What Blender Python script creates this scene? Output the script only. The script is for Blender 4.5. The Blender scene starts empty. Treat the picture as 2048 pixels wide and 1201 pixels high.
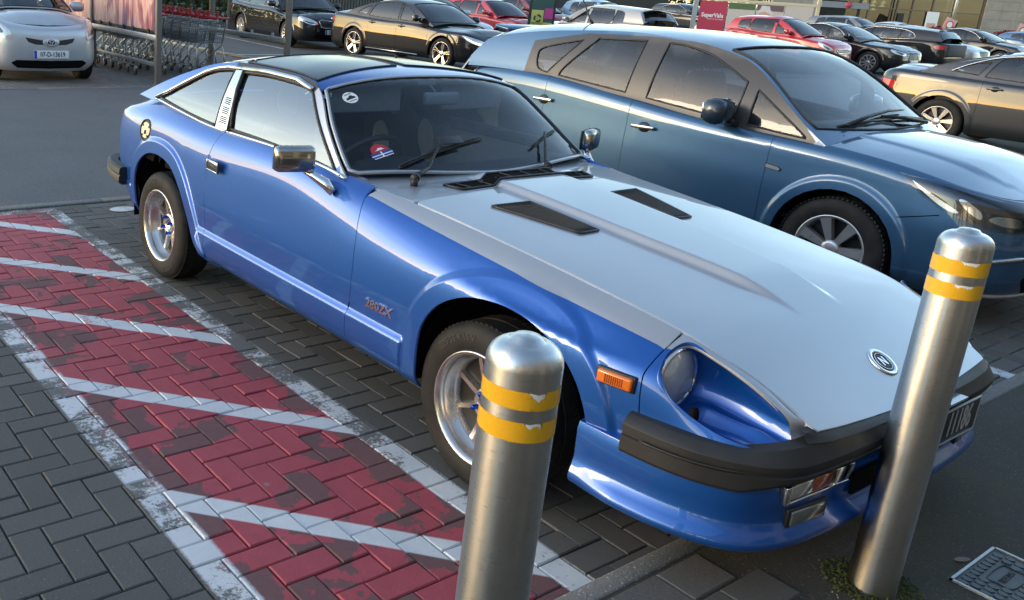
import bpy, bmesh, math, random
import numpy as np
from mathutils import Matrix, Vector
from mathutils.geometry import delaunay_2d_cdt
random.seed(7); RNG = np.random.default_rng(11)
SC = bpy.context.scene
COL = SC.collection
# ------------------------------------------------------------------ camera
cd = bpy.data.cameras.new('camera'); CAM = bpy.data.objects.new('camera', cd); COL.objects.link(CAM)
_R = (0.563553, 0.823706, 0.062582); _U = (-0.265603, 0.108939, 0.957908); _F = (-0.782217, 0.556454, -0.280172)
CAM.matrix_world = Matrix(((_R[0], _U[0], -_F[0], 3.0235), (_R[1], _U[1], -_F[1], -1.0450), (_R[2], _U[2], -_F[2], 1.6583), (0, 0, 0, 1)))
cd.sensor_width = 36.0; cd.lens = 1787.156 / 2048 * 36.0
cd.shift_x = (1024 - 633.39) / 2048; cd.shift_y = (492.04 - 600.5) / 2048
cd.clip_start = 0.05; cd.clip_end = 600
SC.camera = CAM
# ------------------------------------------------------------------ light
SUN_AZ = math.atan2(-0.88, -0.48)          # compass of the low sun (maths angle in x/y)
SUN_EL = math.radians(13.0)
W = bpy.data.worlds.new('World'); SC.world = W; W.use_nodes = True
nt = W.node_tree; nt.nodes.clear()
wo = nt.nodes.new('ShaderNodeOutputWorld'); bg = nt.nodes.new('ShaderNodeBackground'); sk = nt.nodes.new('ShaderNodeTexSky')
sk.sky_type = 'NISHITA'; sk.sun_disc = False; sk.sun_elevation = SUN_EL
sk.sun_rotation = math.pi / 2 - SUN_AZ
sk.air_density = 1.0; sk.dust_density = 0.6; sk.ozone_density = 1.5; sk.altitude = 20
bg.inputs['Strength'].default_value = 0.15
# thin evening clouds over the whole sky
tc = nt.nodes.new('ShaderNodeTexCoord'); sp = nt.nodes.new('ShaderNodeSeparateXYZ'); nt.links.new(tc.outputs['Generated'], sp.inputs[0])
cz = nt.nodes.new('ShaderNodeMath'); cz.operation = 'ADD'; cz.inputs[1].default_value = 0.12; nt.links.new(sp.outputs['Z'], cz.inputs[0])
dv = nt.nodes.new('ShaderNodeVectorMath'); dv.operation = 'DIVIDE'; nt.links.new(tc.outputs['Generated'], dv.inputs[0])
cb = nt.nodes.new('ShaderNodeCombineXYZ')
for i in range(3): nt.links.new(cz.outputs[0], cb.inputs[i])
nt.links.new(cb.outputs[0], dv.inputs[1])
cn = nt.nodes.new('ShaderNodeTexNoise'); cn.inputs['Scale'].default_value = 1.6; cn.inputs['Detail'].default_value = 7; cn.inputs['Distortion'].default_value = 0.6
nt.links.new(dv.outputs[0], cn.inputs['Vector'])
cr = nt.nodes.new('ShaderNodeMapRange'); cr.inputs['From Min'].default_value = 0.46; cr.inputs['From Max'].default_value = 0.75; cr.inputs['To Min'].default_value = 1.0; cr.inputs['To Max'].default_value = 1.3
nt.links.new(cn.outputs['Fac'], cr.inputs['Value'])
cm = nt.nodes.new('ShaderNodeVectorMath'); cm.operation = 'SCALE'
nt.links.new(sk.outputs[0], cm.inputs[0]); nt.links.new(cr.outputs[0], cm.inputs['Scale'])
wt = nt.nodes.new('ShaderNodeVectorMath'); wt.operation = 'MULTIPLY'; wt.inputs[1].default_value = (1.05, 0.98, 0.89)   # warm white balance multiplied into the sky colour
nt.links.new(cm.outputs[0], wt.inputs[0]); nt.links.new(wt.outputs[0], bg.inputs['Color']); nt.links.new(bg.outputs[0], wo.inputs[0])
sl = bpy.data.lights.new('sun', 'SUN'); SUN = bpy.data.objects.new('sun', sl); COL.objects.link(SUN)
sl.energy = 0.12; sl.angle = math.radians(12); sl.color = (1.0, 0.80, 0.58)
_sd = Vector((math.cos(SUN_AZ) * math.cos(SUN_EL), math.sin(SUN_AZ) * math.cos(SUN_EL), math.sin(SUN_EL)))
SUN.rotation_euler = _sd.to_track_quat('Z', 'Y').to_euler()
vs = SC.view_settings; vs.view_transform = 'Standard'; vs.look = 'None'; vs.exposure = 1.75; vs.gamma = 1.0; vs.use_curve_mapping = False
# ------------------------------------------------------------------ materials
MAT = {}
def new_mat(name):
    m = bpy.data.materials.new(name); m.use_nodes = True
    n = m.node_tree.nodes; b = n.get('Principled BSDF'); MAT[name] = m
    return m, m.node_tree, b
def setp(b, **k):
    for a, v in k.items():
        nm = {'base': 'Base Color', 'rough': 'Roughness', 'metal': 'Metallic', 'coat': 'Coat Weight', 'coatr': 'Coat Roughness', 'ior': 'IOR', 'spec': 'Specular IOR Level', 'trans': 'Transmission Weight', 'emit': 'Emission Color', 'emits': 'Emission Strength', 'alpha': 'Alpha', 'aniso': 'Anisotropic', 'sheen': 'Sheen Weight'}[a]
        b.inputs[nm].default_value = tuple(v) + (1,) if isinstance(v, (tuple, list)) and len(v) == 3 else v
def nd(t, typ, **k):
    n = t.nodes.new(typ)
    for a, v in k.items(): setattr(n, a, v)
    return n
def lk(t, a, b): t.links.new(a, b)
def noise(t, vec, scale, detail=4, rough=0.55, dist=0.0):
    n = nd(t, 'ShaderNodeTexNoise'); n.inputs['Scale'].default_value = scale; n.inputs['Detail'].default_value = detail
    n.inputs['Roughness'].default_value = rough; n.inputs['Distortion'].default_value = dist
    if vec is not None: lk(t, vec, n.inputs['Vector'])
    return n.outputs['Fac']
def mrange(t, v, a, b, c=0.0, d=1.0):
    n = nd(t, 'ShaderNodeMapRange'); n.inputs[1].default_value = a; n.inputs[2].default_value = b; n.inputs[3].default_value = c; n.inputs[4].default_value = d
    lk(t, v, n.inputs[0]); return n.outputs[0]
def mth(t, op, a, b=None, c=None):
    n = nd(t, 'ShaderNodeMath', operation=op)
    for i, v in enumerate((a, b, c)):
        if v is None: continue
        if isinstance(v, (int, float)): n.inputs[i].default_value = v
        else: lk(t, v, n.inputs[i])
    return n.outputs[0]
def mixc(t, f, a, b):
    n = nd(t, 'ShaderNodeMix', data_type='RGBA')
    for i, v in ((0, f), (6, a), (7, b)):
        if isinstance(v, (int, float)): n.inputs[i].default_value = v
        elif isinstance(v, (tuple, list)): n.inputs[i].default_value = tuple(v) + (1,)
        else: lk(t, v, n.inputs[i])
    return n.outputs[2]
def bump(t, b, h, strength=0.3, dist=0.01):
    n = nd(t, 'ShaderNodeBump'); n.inputs['Strength'].default_value = strength; n.inputs['Distance'].default_value = dist
    lk(t, h, n.inputs['Height']); lk(t, n.outputs[0], b.inputs['Normal']); return n
def simple(name, base, rough=0.5, metal=0.0, var=0.12, scale=30, **k):
    m, t, b = new_mat(name); setp(b, base=base, rough=rough, metal=metal, **k)
    if var:
        g = nd(t, 'ShaderNodeTexCoord'); f = noise(t, g.outputs['Object'], scale, 4)
        lk(t, mixc(t, f, tuple(c * (1 - var) for c in base), tuple(min(1, c * (1 + var)) for c in base)), b.inputs['Base Color'])
        lk(t, mrange(t, f, 0.2, 0.8, max(0, rough - 0.06), min(1, rough + 0.06)), b.inputs['Roughness'])
    return m
def paint(name, base, metal=0.55, rough=0.38, dirt=0.25, flake=0.06, spec=0.5):
    """metallic car paint under clear coat, with fine flakes and a film of road dust"""
    m, t, b = new_mat(name); setp(b, base=base, metal=metal, rough=rough, coat=1.0, coatr=0.025, spec=spec)
    g = nd(t, 'ShaderNodeTexCoord')
    v = nd(t, 'ShaderNodeTexVoronoi'); v.inputs['Scale'].default_value = 900; lk(t, g.outputs['Object'], v.inputs['Vector'])
    nm = nd(t, 'ShaderNodeBump'); nm.inputs['Strength'].default_value = flake; nm.inputs['Distance'].default_value = 0.001
    lk(t, v.outputs['Distance'], nm.inputs['Height']); lk(t, nm.outputs[0], b.inputs['Normal'])
    f1 = noise(t, g.outputs['Object'], 2.2, 8, 0.65); f2 = noise(t, g.outputs['Object'], 60, 4, 0.6)
    s = nd(t, 'ShaderNodeSeparateXYZ'); lk(t, g.outputs['Object'], s.inputs[0])
    low = mrange(t, s.outputs['Z'], 0.15, 0.55, 1.0, 0.12)
    d = mth(t, 'MULTIPLY', mth(t, 'MULTIPLY', mrange(t, f1, 0.35, 0.75), mrange(t, f2, 0.3, 0.75)), low)
    d = mth(t, 'MULTIPLY', d, dirt)
    lk(t, mixc(t, d, base, (0.22, 0.20, 0.18)), b.inputs['Base Color'])
    lk(t, mth(t, 'ADD', mth(t, 'MULTIPLY', d, 0.5), 0.02), b.inputs['Coat Roughness'])
    lk(t, mth(t, 'SUBTRACT', 1.0, mth(t, 'MULTIPLY', d, 0.6)), b.inputs['Coat Weight'])
    return m
def glass(name, tint, refl=1.9, film=0.0):
    m, t, b = new_mat(name); t.nodes.remove(b)
    o = t.nodes.get('Material Output')
    fr = nd(t, 'ShaderNodeFresnel'); fr.inputs['IOR'].default_value = refl
    tr = nd(t, 'ShaderNodeBsdfTransparent'); tr.inputs['Color'].default_value = tuple(tint) + (1,)
    gl = nd(t, 'ShaderNodeBsdfGlossy'); gl.inputs['Roughness'].default_value = 0.01; gl.inputs['Color'].default_value = (1, 1, 1, 1)
    g = nd(t, 'ShaderNodeTexCoord')
    mx = nd(t, 'ShaderNodeMixShader'); lk(t, fr.outputs[0], mx.inputs[0]); lk(t, tr.outputs[0], mx.inputs[1]); lk(t, gl.outputs[0], mx.inputs[2])
    if film:   # dusty film
        df = nd(t, 'ShaderNodeBsdfDiffuse'); df.inputs['Color'].default_value = (0.5, 0.5, 0.48, 1)
        f = mth(t, 'MULTIPLY', mrange(t, noise(t, g.outputs['Object'], 3, 8, 0.7), 0.3, 0.8), film)
        m2 = nd(t, 'ShaderNodeMixShader'); lk(t, f, m2.inputs[0]); lk(t, mx.outputs[0], m2.inputs[1]); lk(t, df.outputs[0], m2.inputs[2]); mx = m2
    lk(t, mx.outputs[0], o.inputs[0])
    return m
paint('blue_paint', (0.003, 0.083, 0.37), metal=0.50, rough=0.38, dirt=0.15, flake=0.04)
paint('silver_paint', (0.38, 0.40, 0.43), metal=0.45, rough=0.40, dirt=0.12)
paint('steel_blue_paint', (0.028, 0.098, 0.20), metal=0.45, rough=0.36)
paint('mirror_navy', (0.010, 0.024, 0.045), metal=0.2, rough=0.4, dirt=0.05)  # hatchback's steel blue, darkened so the mirror casing's dark reflection sits in the colour
paint('graphite_paint', (0.026, 0.032, 0.042), metal=0.3, rough=0.4, dirt=0.05, flake=0.03, spec=0.2)
paint('black_paint', (0.006, 0.007, 0.010), metal=0.0, rough=0.5, dirt=0.02, flake=0.0, spec=0.1)
paint('red_paint', (0.50, 0.012, 0.018), metal=0.15, rough=0.35)
paint('dark_red_paint', (0.22, 0.012, 0.012), metal=0.2, rough=0.35)
paint('light_silver_paint', (0.55, 0.56, 0.58), metal=0.5, rough=0.38)
paint('beige_silver_paint', (0.36, 0.34, 0.32), metal=0.5, rough=0.38)
paint('grey_paint', (0.16, 0.17, 0.18), metal=0.5, rough=0.36)
paint('pale_blue_paint', (0.22, 0.34, 0.46), metal=0.4, rough=0.36)
simple('black_trim', (0.018, 0.018, 0.019), 0.5)
simple('pillar_dark', (0.050, 0.047, 0.047), 0.30, var=0.0)
simple('bumper_rubber', (0.018, 0.019, 0.020), 0.55, var=0.3, scale=14)
simple('grille_plastic', (0.022, 0.021, 0.020), 0.42)
simple('well_black', (0.006, 0.006, 0.006), 0.9, spec=0.08)
simple('mirror_case', (0.42, 0.40, 0.37), 0.14, 1.0, var=0.04)
simple('chrome', (0.78, 0.77, 0.75), 0.09, 1.0, var=0.04)
simple('brushed_trim', (0.62, 0.61, 0.60), 0.24, 1.0, var=0.06)
simple('lamp_front', (0.46, 0.46, 0.45), 0.10, 0.15, coat=1.0, var=0.25, scale=24)
simple('lip_alloy', (0.58, 0.56, 0.54), 0.26, 0.9, var=0.06, scale=8)
simple('lamp_silver', (0.50, 0.50, 0.50), 0.30, 0.5, var=0.1)
simple('polished_alloy', (0.74, 0.72, 0.70), 0.22, 1.0, var=0.05, scale=8)
simple('alloy_paint', (0.55, 0.55, 0.56), 0.32, 0.8, var=0.05)
simple('dark_alloy', (0.05, 0.05, 0.055), 0.35, 0.6)
simple('spoke_black', (0.012, 0.012, 0.012), 0.45)
simple('anodised_blue', (0.01, 0.05, 0.42), 0.3, 0.8)
simple('seat_dark', (0.020, 0.024, 0.036), 0.75)
simple('seat_cream', (0.55, 0.52, 0.42), 0.6)
simple('cabin_dark', (0.022, 0.025, 0.034), 0.65)
simple('cabin_grey', (0.20, 0.22, 0.24), 0.7)
simple('visor_grey', (0.30, 0.32, 0.33), 0.7)
simple('amber_lens', (0.70, 0.16, 0.01), 0.12, coat=1.0)
simple('dull_amber_lens', (0.32, 0.07, 0.02), 0.15, coat=1.0)
simple('red_lens', (0.50, 0.012, 0.012), 0.12, coat=1.0)
simple('clear_lens', (0.60, 0.60, 0.58), 0.10, 0.55, coat=1.0)
simple('fog_glass', (0.16, 0.17, 0.16), 0.08, 0.3, coat=1.0)
simple('lamp_dark', (0.06, 0.06, 0.065), 0.12, 0.4, coat=1.0)
simple('plate_white', (0.75, 0.76, 0.76), 0.35)
simple('plate_black', (0.014, 0.014, 0.015), 0.4)
simple('plate_silver', (0.55, 0.55, 0.55), 0.4, 0.3)
simple('plate_blue', (0.01, 0.07, 0.42), 0.4)
simple('ink_black', (0.012, 0.012, 0.014), 0.5)
simple('ink_white', (0.80, 0.80, 0.78), 0.5)
simple('ink_red', (0.50, 0.02, 0.03), 0.5)
simple('ink_blue', (0.03, 0.06, 0.28), 0.5)
simple('galvanised', (0.42, 0.43, 0.43), 0.45, 0.75, var=0.25, scale=18)
simple('trolley_zinc', (0.40, 0.43, 0.45), 0.32, 0.85, var=0.12)
simple('trolley_red', (0.42, 0.012, 0.02), 0.4)
simple('trolley_pale', (0.70, 0.62, 0.66), 0.4)
simple('wheel_rubber', (0.025, 0.025, 0.026), 0.6)
glass('side_glass', (0.76, 0.82, 0.84), 2.8, 0.02)
glass('screen_glass', (0.84, 0.91, 0.96), 1.45, 0.008)
glass('tinted_glass', (0.16, 0.19, 0.20), 1.75, 0.04)
glass('hatch_side_glass', (0.70, 0.75, 0.77), 1.62, 0.01)
glass('car_glass', (0.42, 0.48, 0.50), 1.7, 0.004)
glass('headlamp_glass', (0.92, 0.94, 0.95), 1.7, 0.5)
glass('lens_glass', (0.90, 0.92, 0.93), 1.5)
def mk_tyre():
    m, t, b = new_mat('tyre_rubber'); setp(b, base=(0.020, 0.020, 0.021), rough=0.66, spec=0.25)
    g = nd(t, 'ShaderNodeTexCoord'); f = noise(t, g.outputs['Object'], 9, 6, 0.6); f2 = noise(t, g.outputs['Object'], 140, 3)
    lk(t, mixc(t, mrange(t, f, 0.35, 0.8), (0.011, 0.011, 0.012), (0.034, 0.032, 0.029)), b.inputs['Base Color'])
    bump(t, b, f2, 0.15, 0.002)
mk_tyre()
def mk_ttop():
    m, t, b = new_mat('ttop_dark'); setp(b, base=(0.012, 0.013, 0.016), rough=0.16, spec=0.35)
mk_ttop()
def mk_steel():
    m, t, b = new_mat('brushed_steel'); setp(b, base=(0.60, 0.59, 0.57), rough=0.30, metal=1.0, aniso=0.8)
    g = nd(t, 'ShaderNodeTexCoord'); mp = nd(t, 'ShaderNodeMapping'); mp.inputs['Scale'].default_value = (1, 1, 26); lk(t, g.outputs['Object'], mp.inputs['Vector'])
    tg = nd(t, 'ShaderNodeTangent'); tg.direction_type = 'RADIAL'; tg.axis = 'Z'; lk(t, tg.outputs[0], b.inputs['Tangent'])
    b.inputs['Anisotropic Rotation'].default_value = 0.25
    f = noise(t, mp.outputs[0], 30, 6, 0.65); f2 = noise(t, g.outputs['Object'], 7, 6, 0.6); f3 = noise(t, g.outputs['Object'], 60, 4, 0.7)
    lk(t, mrange(t, f, 0.25, 0.75, 0.25, 0.36), b.inputs['Roughness'])
    c = mixc(t, mrange(t, f2, 0.3, 0.75), (0.56, 0.55, 0.53), (0.70, 0.69, 0.67))
    lk(t, mixc(t, mrange(t, f3, 0.66, 0.74, 0.0, 0.5), c, (0.30, 0.29, 0.27)), b.inputs['Base Color'])
    bump(t, b, f, 0.018, 0.002)
mk_steel()
def mk_tape():
    m, t, b = new_mat('yellow_tape'); setp(b, base=(0.75, 0.40, 0.015), rough=0.35, coat=0.5)
    g = nd(t, 'ShaderNodeTexCoord')
    v = nd(t, 'ShaderNodeTexVoronoi'); v.inputs['Scale'].default_value = 240; v.feature = 'DISTANCE_TO_EDGE'; lk(t, g.outputs['Object'], v.inputs['Vector'])
    f = noise(t, g.outputs['Object'], 25, 5, 0.65)
    c = mixc(t, mrange(t, v.outputs['Distance'], 0.0, 0.08), (0.66, 0.34, 0.01), (0.78, 0.42, 0.015))
    lk(t, mixc(t, mrange(t, f, 0.62, 0.72), c, (0.35, 0.16, 0.02)), b.inputs['Base Color'])
mk_tape()
# ------------------------------------------------------------------ mesh helpers
def link(name, me, mat=None, parent=None, loc=None):
    o = bpy.data.objects.new(name, me); COL.objects.link(o)
    if mat is not None and me is not None:
        ms = mat if isinstance(mat, (list, tuple)) else [mat]
        me.materials.clear()
        for q in ms: me.materials.append(MAT[q] if isinstance(q, str) else q)
    if parent is not None: o.parent = parent
    if loc is not None: o.location = loc
    return o
def thing(name, label, cat, loc=(0, 0, 0), rz=0.0, group=None):
    o = bpy.data.objects.new(name, None); COL.objects.link(o); o.empty_display_size = 0.2
    o.location = loc; o.rotation_euler = (0, 0, rz); o['label'] = label; o['category'] = cat
    if group: o['group'] = group
    return o
def tag(o, label, cat, group=None):
    o['label'] = label; o['category'] = cat
    if group: o['group'] = group
    return o
def structure(o): o['kind'] = 'structure'; return o
def stuff(o): o['kind'] = 'stuff'; return o
def mesh(name, V, F, smooth=False, N=None):
    me = bpy.data.meshes.new(name); me.from_pydata([tuple(map(float, v)) for v in V], [], [tuple(map(int, f)) for f in F])
    if smooth or N is not None: me.polygons.foreach_set('use_smooth', [True] * len(me.polygons))
    if N is not None: me.normals_split_custom_set_from_vertices([tuple(map(float, n)) for n in N])
    me.update(); return me
class MB:
    """collects simple solids into one mesh; m = current material slot"""
    def __init__(s): s.V = []; s.F = []; s.S = []; s.M = []; s.m = 0
    def add(s, V, F, smooth=False, T=None):
        o = len(s.V)
        for v in V:
            v = Vector(v)
            if T is not None: v = T @ v
            s.V.append(tuple(v))
        for f in F: s.F.append(tuple(i + o for i in f)); s.S.append(smooth); s.M.append(s.m)
        return s
    def box(s, c, d, T=None, bev=0.0):
        x, y, z = d[0] / 2, d[1] / 2, d[2] / 2
        if bev <= 0:
            V = [(c[0] + a * x, c[1] + b * y, c[2] + e * z) for a in (-1, 1) for b in (-1, 1) for e in (-1, 1)]
            F = [(0, 1, 3, 2), (4, 6, 7, 5), (0, 4, 5, 1), (2, 3, 7, 6), (0, 2, 6, 4), (1, 5, 7, 3)]
            return s.add(V, F, False, T)
        bm = bmesh.new(); bmesh.ops.create_cube(bm, size=1.0)
        for v in bm.verts: v.co = (v.co.x * d[0], v.co.y * d[1], v.co.z * d[2])
        bmesh.ops.bevel(bm, geom=bm.edges[:], offset=min(bev, min(d) * 0.45), segments=2, profile=0.5, affect='EDGES')
        bm.verts.index_update()
        V = [(v.co.x + c[0], v.co.y + c[1], v.co.z + c[2]) for v in bm.verts]; F = [[v.index for v in f.verts] for f in bm.faces]; bm.free()
        return s.add(V, F, True, T)
    def tube(s, pts, r, n=8, T=None, cap=True, closed=False):
        P = [Vector(p) for p in pts]; V = []; F = []; L = len(P)
        rr = r if isinstance(r, (list, tuple)) else [r] * L
        up = Vector((0, 0, 1)); prev = None
        for i, p in enumerate(P):
            a = P[(i - 1) % L] if (closed or i > 0) else P[0]; b = P[(i + 1) % L] if (closed or i < L - 1) else P[-1]
            d = (b - a).normalized()
            if prev is None: u = d.cross(up if abs(d.z) < 0.9 else Vector((1, 0, 0))).normalized()
            else:
                u = prev - d * prev.dot(d)
                u = u.normalized() if u.length > 1e-6 else d.cross(Vector((1, 0, 0))).normalized()
            prev = u; w = d.cross(u)
            for k in range(n):
                t = 2 * math.pi * k / n; V.append(p + (u * math.cos(t) + w * math.sin(t)) * rr[i])
        m = L if closed else L - 1
        for i in range(m):
            for k in range(n):
                a = i * n + k; b = i * n + (k + 1) % n; c = ((i + 1) % L) * n + (k + 1) % n; e = ((i + 1) % L) * n + k
                F.append((a, b, c, e))
        if cap and not closed: F.append(tuple(range(n))[::-1]); F.append(tuple((L - 1) * n + k for k in range(n)))
        return s.add(V, F, True, T)
    def lathe(s, prof, n=48, T=None, close=False, axis='y'):
        """profile (r, h) turned about the axis"""
        V = []; F = []; L = len(prof)
        for k in range(n):
            t = 2 * math.pi * k / n; c, q = math.cos(t), math.sin(t)
            for r, h in prof: V.append((r * c, h, r * q) if axis == 'y' else (r * c, r * q, h))
        for k in range(n):
            for i in range(L - 1 + (1 if close else 0)):
                a = k * L + i; b = k * L + (i + 1) % L; c = ((k + 1) % n) * L + (i + 1) % L; e = ((k + 1) % n) * L + i
                F.append((a, e, c, b) if axis == 'y' else (a, b, c, e)[::-1])
        return s.add(V, F, True, T)
    def prism(s, poly, h0, h1, T=None, axis='z'):
        n = len(poly); f = {'z': lambda p, h: (p[0], p[1], h), 'y': lambda p, h: (p[0], h, p[1]), 'x': lambda p, h: (h, p[0], p[1])}[axis]
        V = [f(p, h0) for p in poly] + [f(p, h1) for p in poly]
        F = [tuple(range(n))[::-1], tuple(range(n, 2 * n))] + [(i, (i + 1) % n, n + (i + 1) % n, n + i) for i in range(n)]
        return s.add(V, F, False, T)
    def make(s, name, mat, parent=None, loc=None, auto=None):
        me = bpy.data.meshes.new(name); me.from_pydata(s.V, [], s.F)
        me.polygons.foreach_set('use_smooth', s.S); me.polygons.foreach_set('material_index', s.M)
        bm = bmesh.new(); bm.from_mesh(me); bmesh.ops.recalc_face_normals(bm, faces=bm.faces[:]); bm.to_mesh(me); bm.free()
        if auto:
            try: me.set_sharp_from_angle(angle=math.radians(auto))
            except Exception: pass
        me.update()
        return link(name, me, mat, parent, loc)
def text_mesh(txt, size, depth=0.0, xs=1.0, align='CENTER', bold=0.0, res=2):
    cu = bpy.data.curves.new('txt', 'FONT'); cu.body = txt; cu.size = size; cu.extrude = depth; cu.align_x = align; cu.align_y = 'CENTER'
    cu.resolution_u = res; cu.offset = bold; cu.space_character = 1.0
    o = bpy.data.objects.new('txt', cu); COL.objects.link(o)
    dg = bpy.context.evaluated_depsgraph_get(); dg.update()
    me = bpy.data.meshes.new_from_object(o.evaluated_get(dg)); bpy.data.objects.remove(o); bpy.data.curves.remove(cu)
    V = [(v.co.x * xs, v.co.y, v.co.z) for v in me.vertices]; F = [tuple(p.vertices) for p in me.polygons]; bpy.data.meshes.remove(me)
    return V, F
def text_ob(name, txt, size, M4, mat, parent, depth=0.001, xs=1.0, align='CENTER', bold=0.0):
    V, F = text_mesh(txt, size, depth, xs, align, bold)
    me = mesh(name, [M4 @ Vector(v) for v in V], F); return link(name, me, mat, parent)
def frame(o, xa, ya):
    """matrix with origin o, local x and y along xa, ya"""
    x = Vector(xa).normalized(); y = Vector(ya); y = (y - x * y.dot(x)).normalized(); z = x.cross(y)
    return Matrix(((x.x, y.x, z.x, o[0]), (x.y, y.y, z.y, o[1]), (x.z, y.z, z.z, o[2]), (0, 0, 0, 1)))
# ------------------------------------------------------------------ smooth surfaces
class NB:
    """natural cubic spline basis on given knots (linear in the data)"""
    def __init__(s, k):
        s.k = np.asarray(k, float); n = len(s.k); h = np.diff(s.k); A = np.eye(n); B = np.zeros((n, n))
        for i in range(1, n - 1):
            A[i, i - 1] = h[i - 1]; A[i, i] = 2 * (h[i - 1] + h[i]); A[i, i + 1] = h[i]
            B[i, i - 1] += 6 / h[i - 1]; B[i, i] -= 6 / h[i - 1] + 6 / h[i]; B[i, i + 1] += 6 / h[i]
        s.M = np.linalg.solve(A, B); s.n = n
    def w(s, x):
        x = np.asarray(x, float); i = np.clip(np.searchsorted(s.k, x) - 1, 0, s.n - 2); h = s.k[i + 1] - s.k[i]
        a = (s.k[i + 1] - x) / h; b = 1 - a
        o = np.clip(np.maximum(a, b) - 1, 0, None)
        out = np.zeros((len(x), s.n)); r = np.arange(len(x)); out[r, i] += a; out[r, i + 1] += b
        ca = np.where(o > 0, 0, (a ** 3 - a) * h * h / 6); cb_ = np.where(o > 0, 0, (b ** 3 - b) * h * h / 6)
        out += ca[:, None] * s.M[i] + cb_[:, None] * s.M[i + 1]
        return out
class Spl:
    def __init__(s, pts):
        p = sorted(pts); s.x = np.array([q[0] for q in p], float); s.y = np.array([q[1] for q in p], float)
        h = np.diff(s.x); d = np.diff(s.y) / h; n = len(s.x); m = np.zeros(n)      # monotone (pchip) tangents
        for i in range(1, n - 1):
            if d[i - 1] * d[i] > 0:
                w1 = 2 * h[i] + h[i - 1]; w2 = h[i] + 2 * h[i - 1]; m[i] = (w1 + w2) / (w1 / d[i - 1] + w2 / d[i])
        m[0] = d[0]; m[-1] = d[-1]; s.m = m
    def __call__(s, x):
        x = np.asarray(x, float); i = np.clip(np.searchsorted(s.x, x) - 1, 0, len(s.x) - 2); h = s.x[i + 1] - s.x[i]
        t = np.clip((x - s.x[i]) / h, 0, 1); y0, y1, m0, m1 = s.y[i], s.y[i + 1], s.m[i], s.m[i + 1]
        return (2 * t**3 - 3 * t**2 + 1) * y0 + (t**3 - 2 * t**2 + t) * h * m0 + (3 * t**2 - 2 * t**3) * y1 + (t**3 - t**2) * h * m1
class Surf:
    sign = 1.0
    def normal(s, Q, e=2e-3):
        Q = np.asarray(Q, float); a = np.array([e, 0]); b = np.array([0, e])
        n = np.cross(s.ev(Q + a) - s.ev(Q - a), s.ev(Q + b) - s.ev(Q - b)) * s.sign
        return n / np.maximum(np.linalg.norm(n, axis=1), 1e-12)[:, None]
class Side(Surf):
    """flank given as half width w(x, z); y = -w"""
    sign = 1.0
    def __init__(s, f): s.f = f
    def ev(s, Q): return np.stack([Q[:, 0], -s.f(Q[:, 0], Q[:, 1]), Q[:, 1]], -1)
class Top(Surf):
    """height field z(x, y)"""
    sign = 1.0
    def __init__(s, f): s.f = f
    def ev(s, Q): return np.stack([Q[:, 0], Q[:, 1], s.f(Q[:, 0], Q[:, 1])], -1)
class Shell(Surf):
    """bicubic surface through control points ctrl[row][station] = (x, w, z); y = -w"""
    def __init__(s, ctrl, disp=None):
        c = np.asarray(ctrl, float).copy(); c[..., 1] *= -1; s.c = c
        du = np.linalg.norm(np.diff(c, axis=1), axis=2).mean(0); dt = np.linalg.norm(np.diff(c, axis=0), axis=2).mean(1)
        s.ku = np.concatenate([[0], np.cumsum(du)]); s.kt = np.concatenate([[0], np.cumsum(dt)])
        s.bu = NB(s.ku); s.bt = NB(s.kt); s.disp = disp; s.sign = 1.0
        gu, gt = np.meshgrid(np.linspace(0, s.ku[-1], 260), np.linspace(0, s.kt[-1], 60), indexing='ij')
        s.g = np.stack([gu.ravel(), gt.ravel()], -1); s.gp = s.ev(s.g)
    def ev(s, Q):
        P = np.einsum('nk,ns,ksd->nd', s.bt.w(Q[:, 1]), s.bu.w(Q[:, 0]), s.c, optimize=True)
        if s.disp is not None: P = P + s.disp(P)
        return P
    def inv(s, pts, ax=(0, 2), lim=None):
        """(u, t) whose surface point has the given two coordinates"""
        pts = np.asarray(pts, float); A = s.gp[:, ax]; ok = np.ones(len(s.g), bool) if lim is None else lim(s.gp)
        g = s.g[ok]; A = A[ok]; q = np.array([g[np.argmin(((A - p) ** 2).sum(1))] for p in pts])
        for _ in range(12):
            f = s.ev(q)[:, ax] - pts; e = 1e-4
            ju = (s.ev(q + [e, 0])[:, ax] - s.ev(q - [e, 0])[:, ax]) / (2 * e); jt = (s.ev(q + [0, e])[:, ax] - s.ev(q - [0, e])[:, ax]) / (2 * e)
            det = ju[:, 0] * jt[:, 1] - ju[:, 1] * jt[:, 0]; det = np.where(np.abs(det) < 1e-6, 1e-6, det)
            d = np.stack([(f[:, 0] * jt[:, 1] - f[:, 1] * jt[:, 0]) / det, (ju[:, 0] * f[:, 1] - ju[:, 1] * f[:, 0]) / det], -1)
            q = q - np.clip(d, -0.06, 0.06)
            q[:, 0] = np.clip(q[:, 0], 0, s.ku[-1]); q[:, 1] = np.clip(q[:, 1], 0, s.kt[-1])
        return q
def densify(P, d):
    P = np.asarray(P, float); out = []
    for i in range(len(P)):
        a, b = P[i], P[(i + 1) % len(P)]; n = max(1, int(math.ceil(np.linalg.norm(b - a) / d)))
        for k in range(n): out.append(a + (b - a) * k / n)
    return np.array(out)
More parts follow.
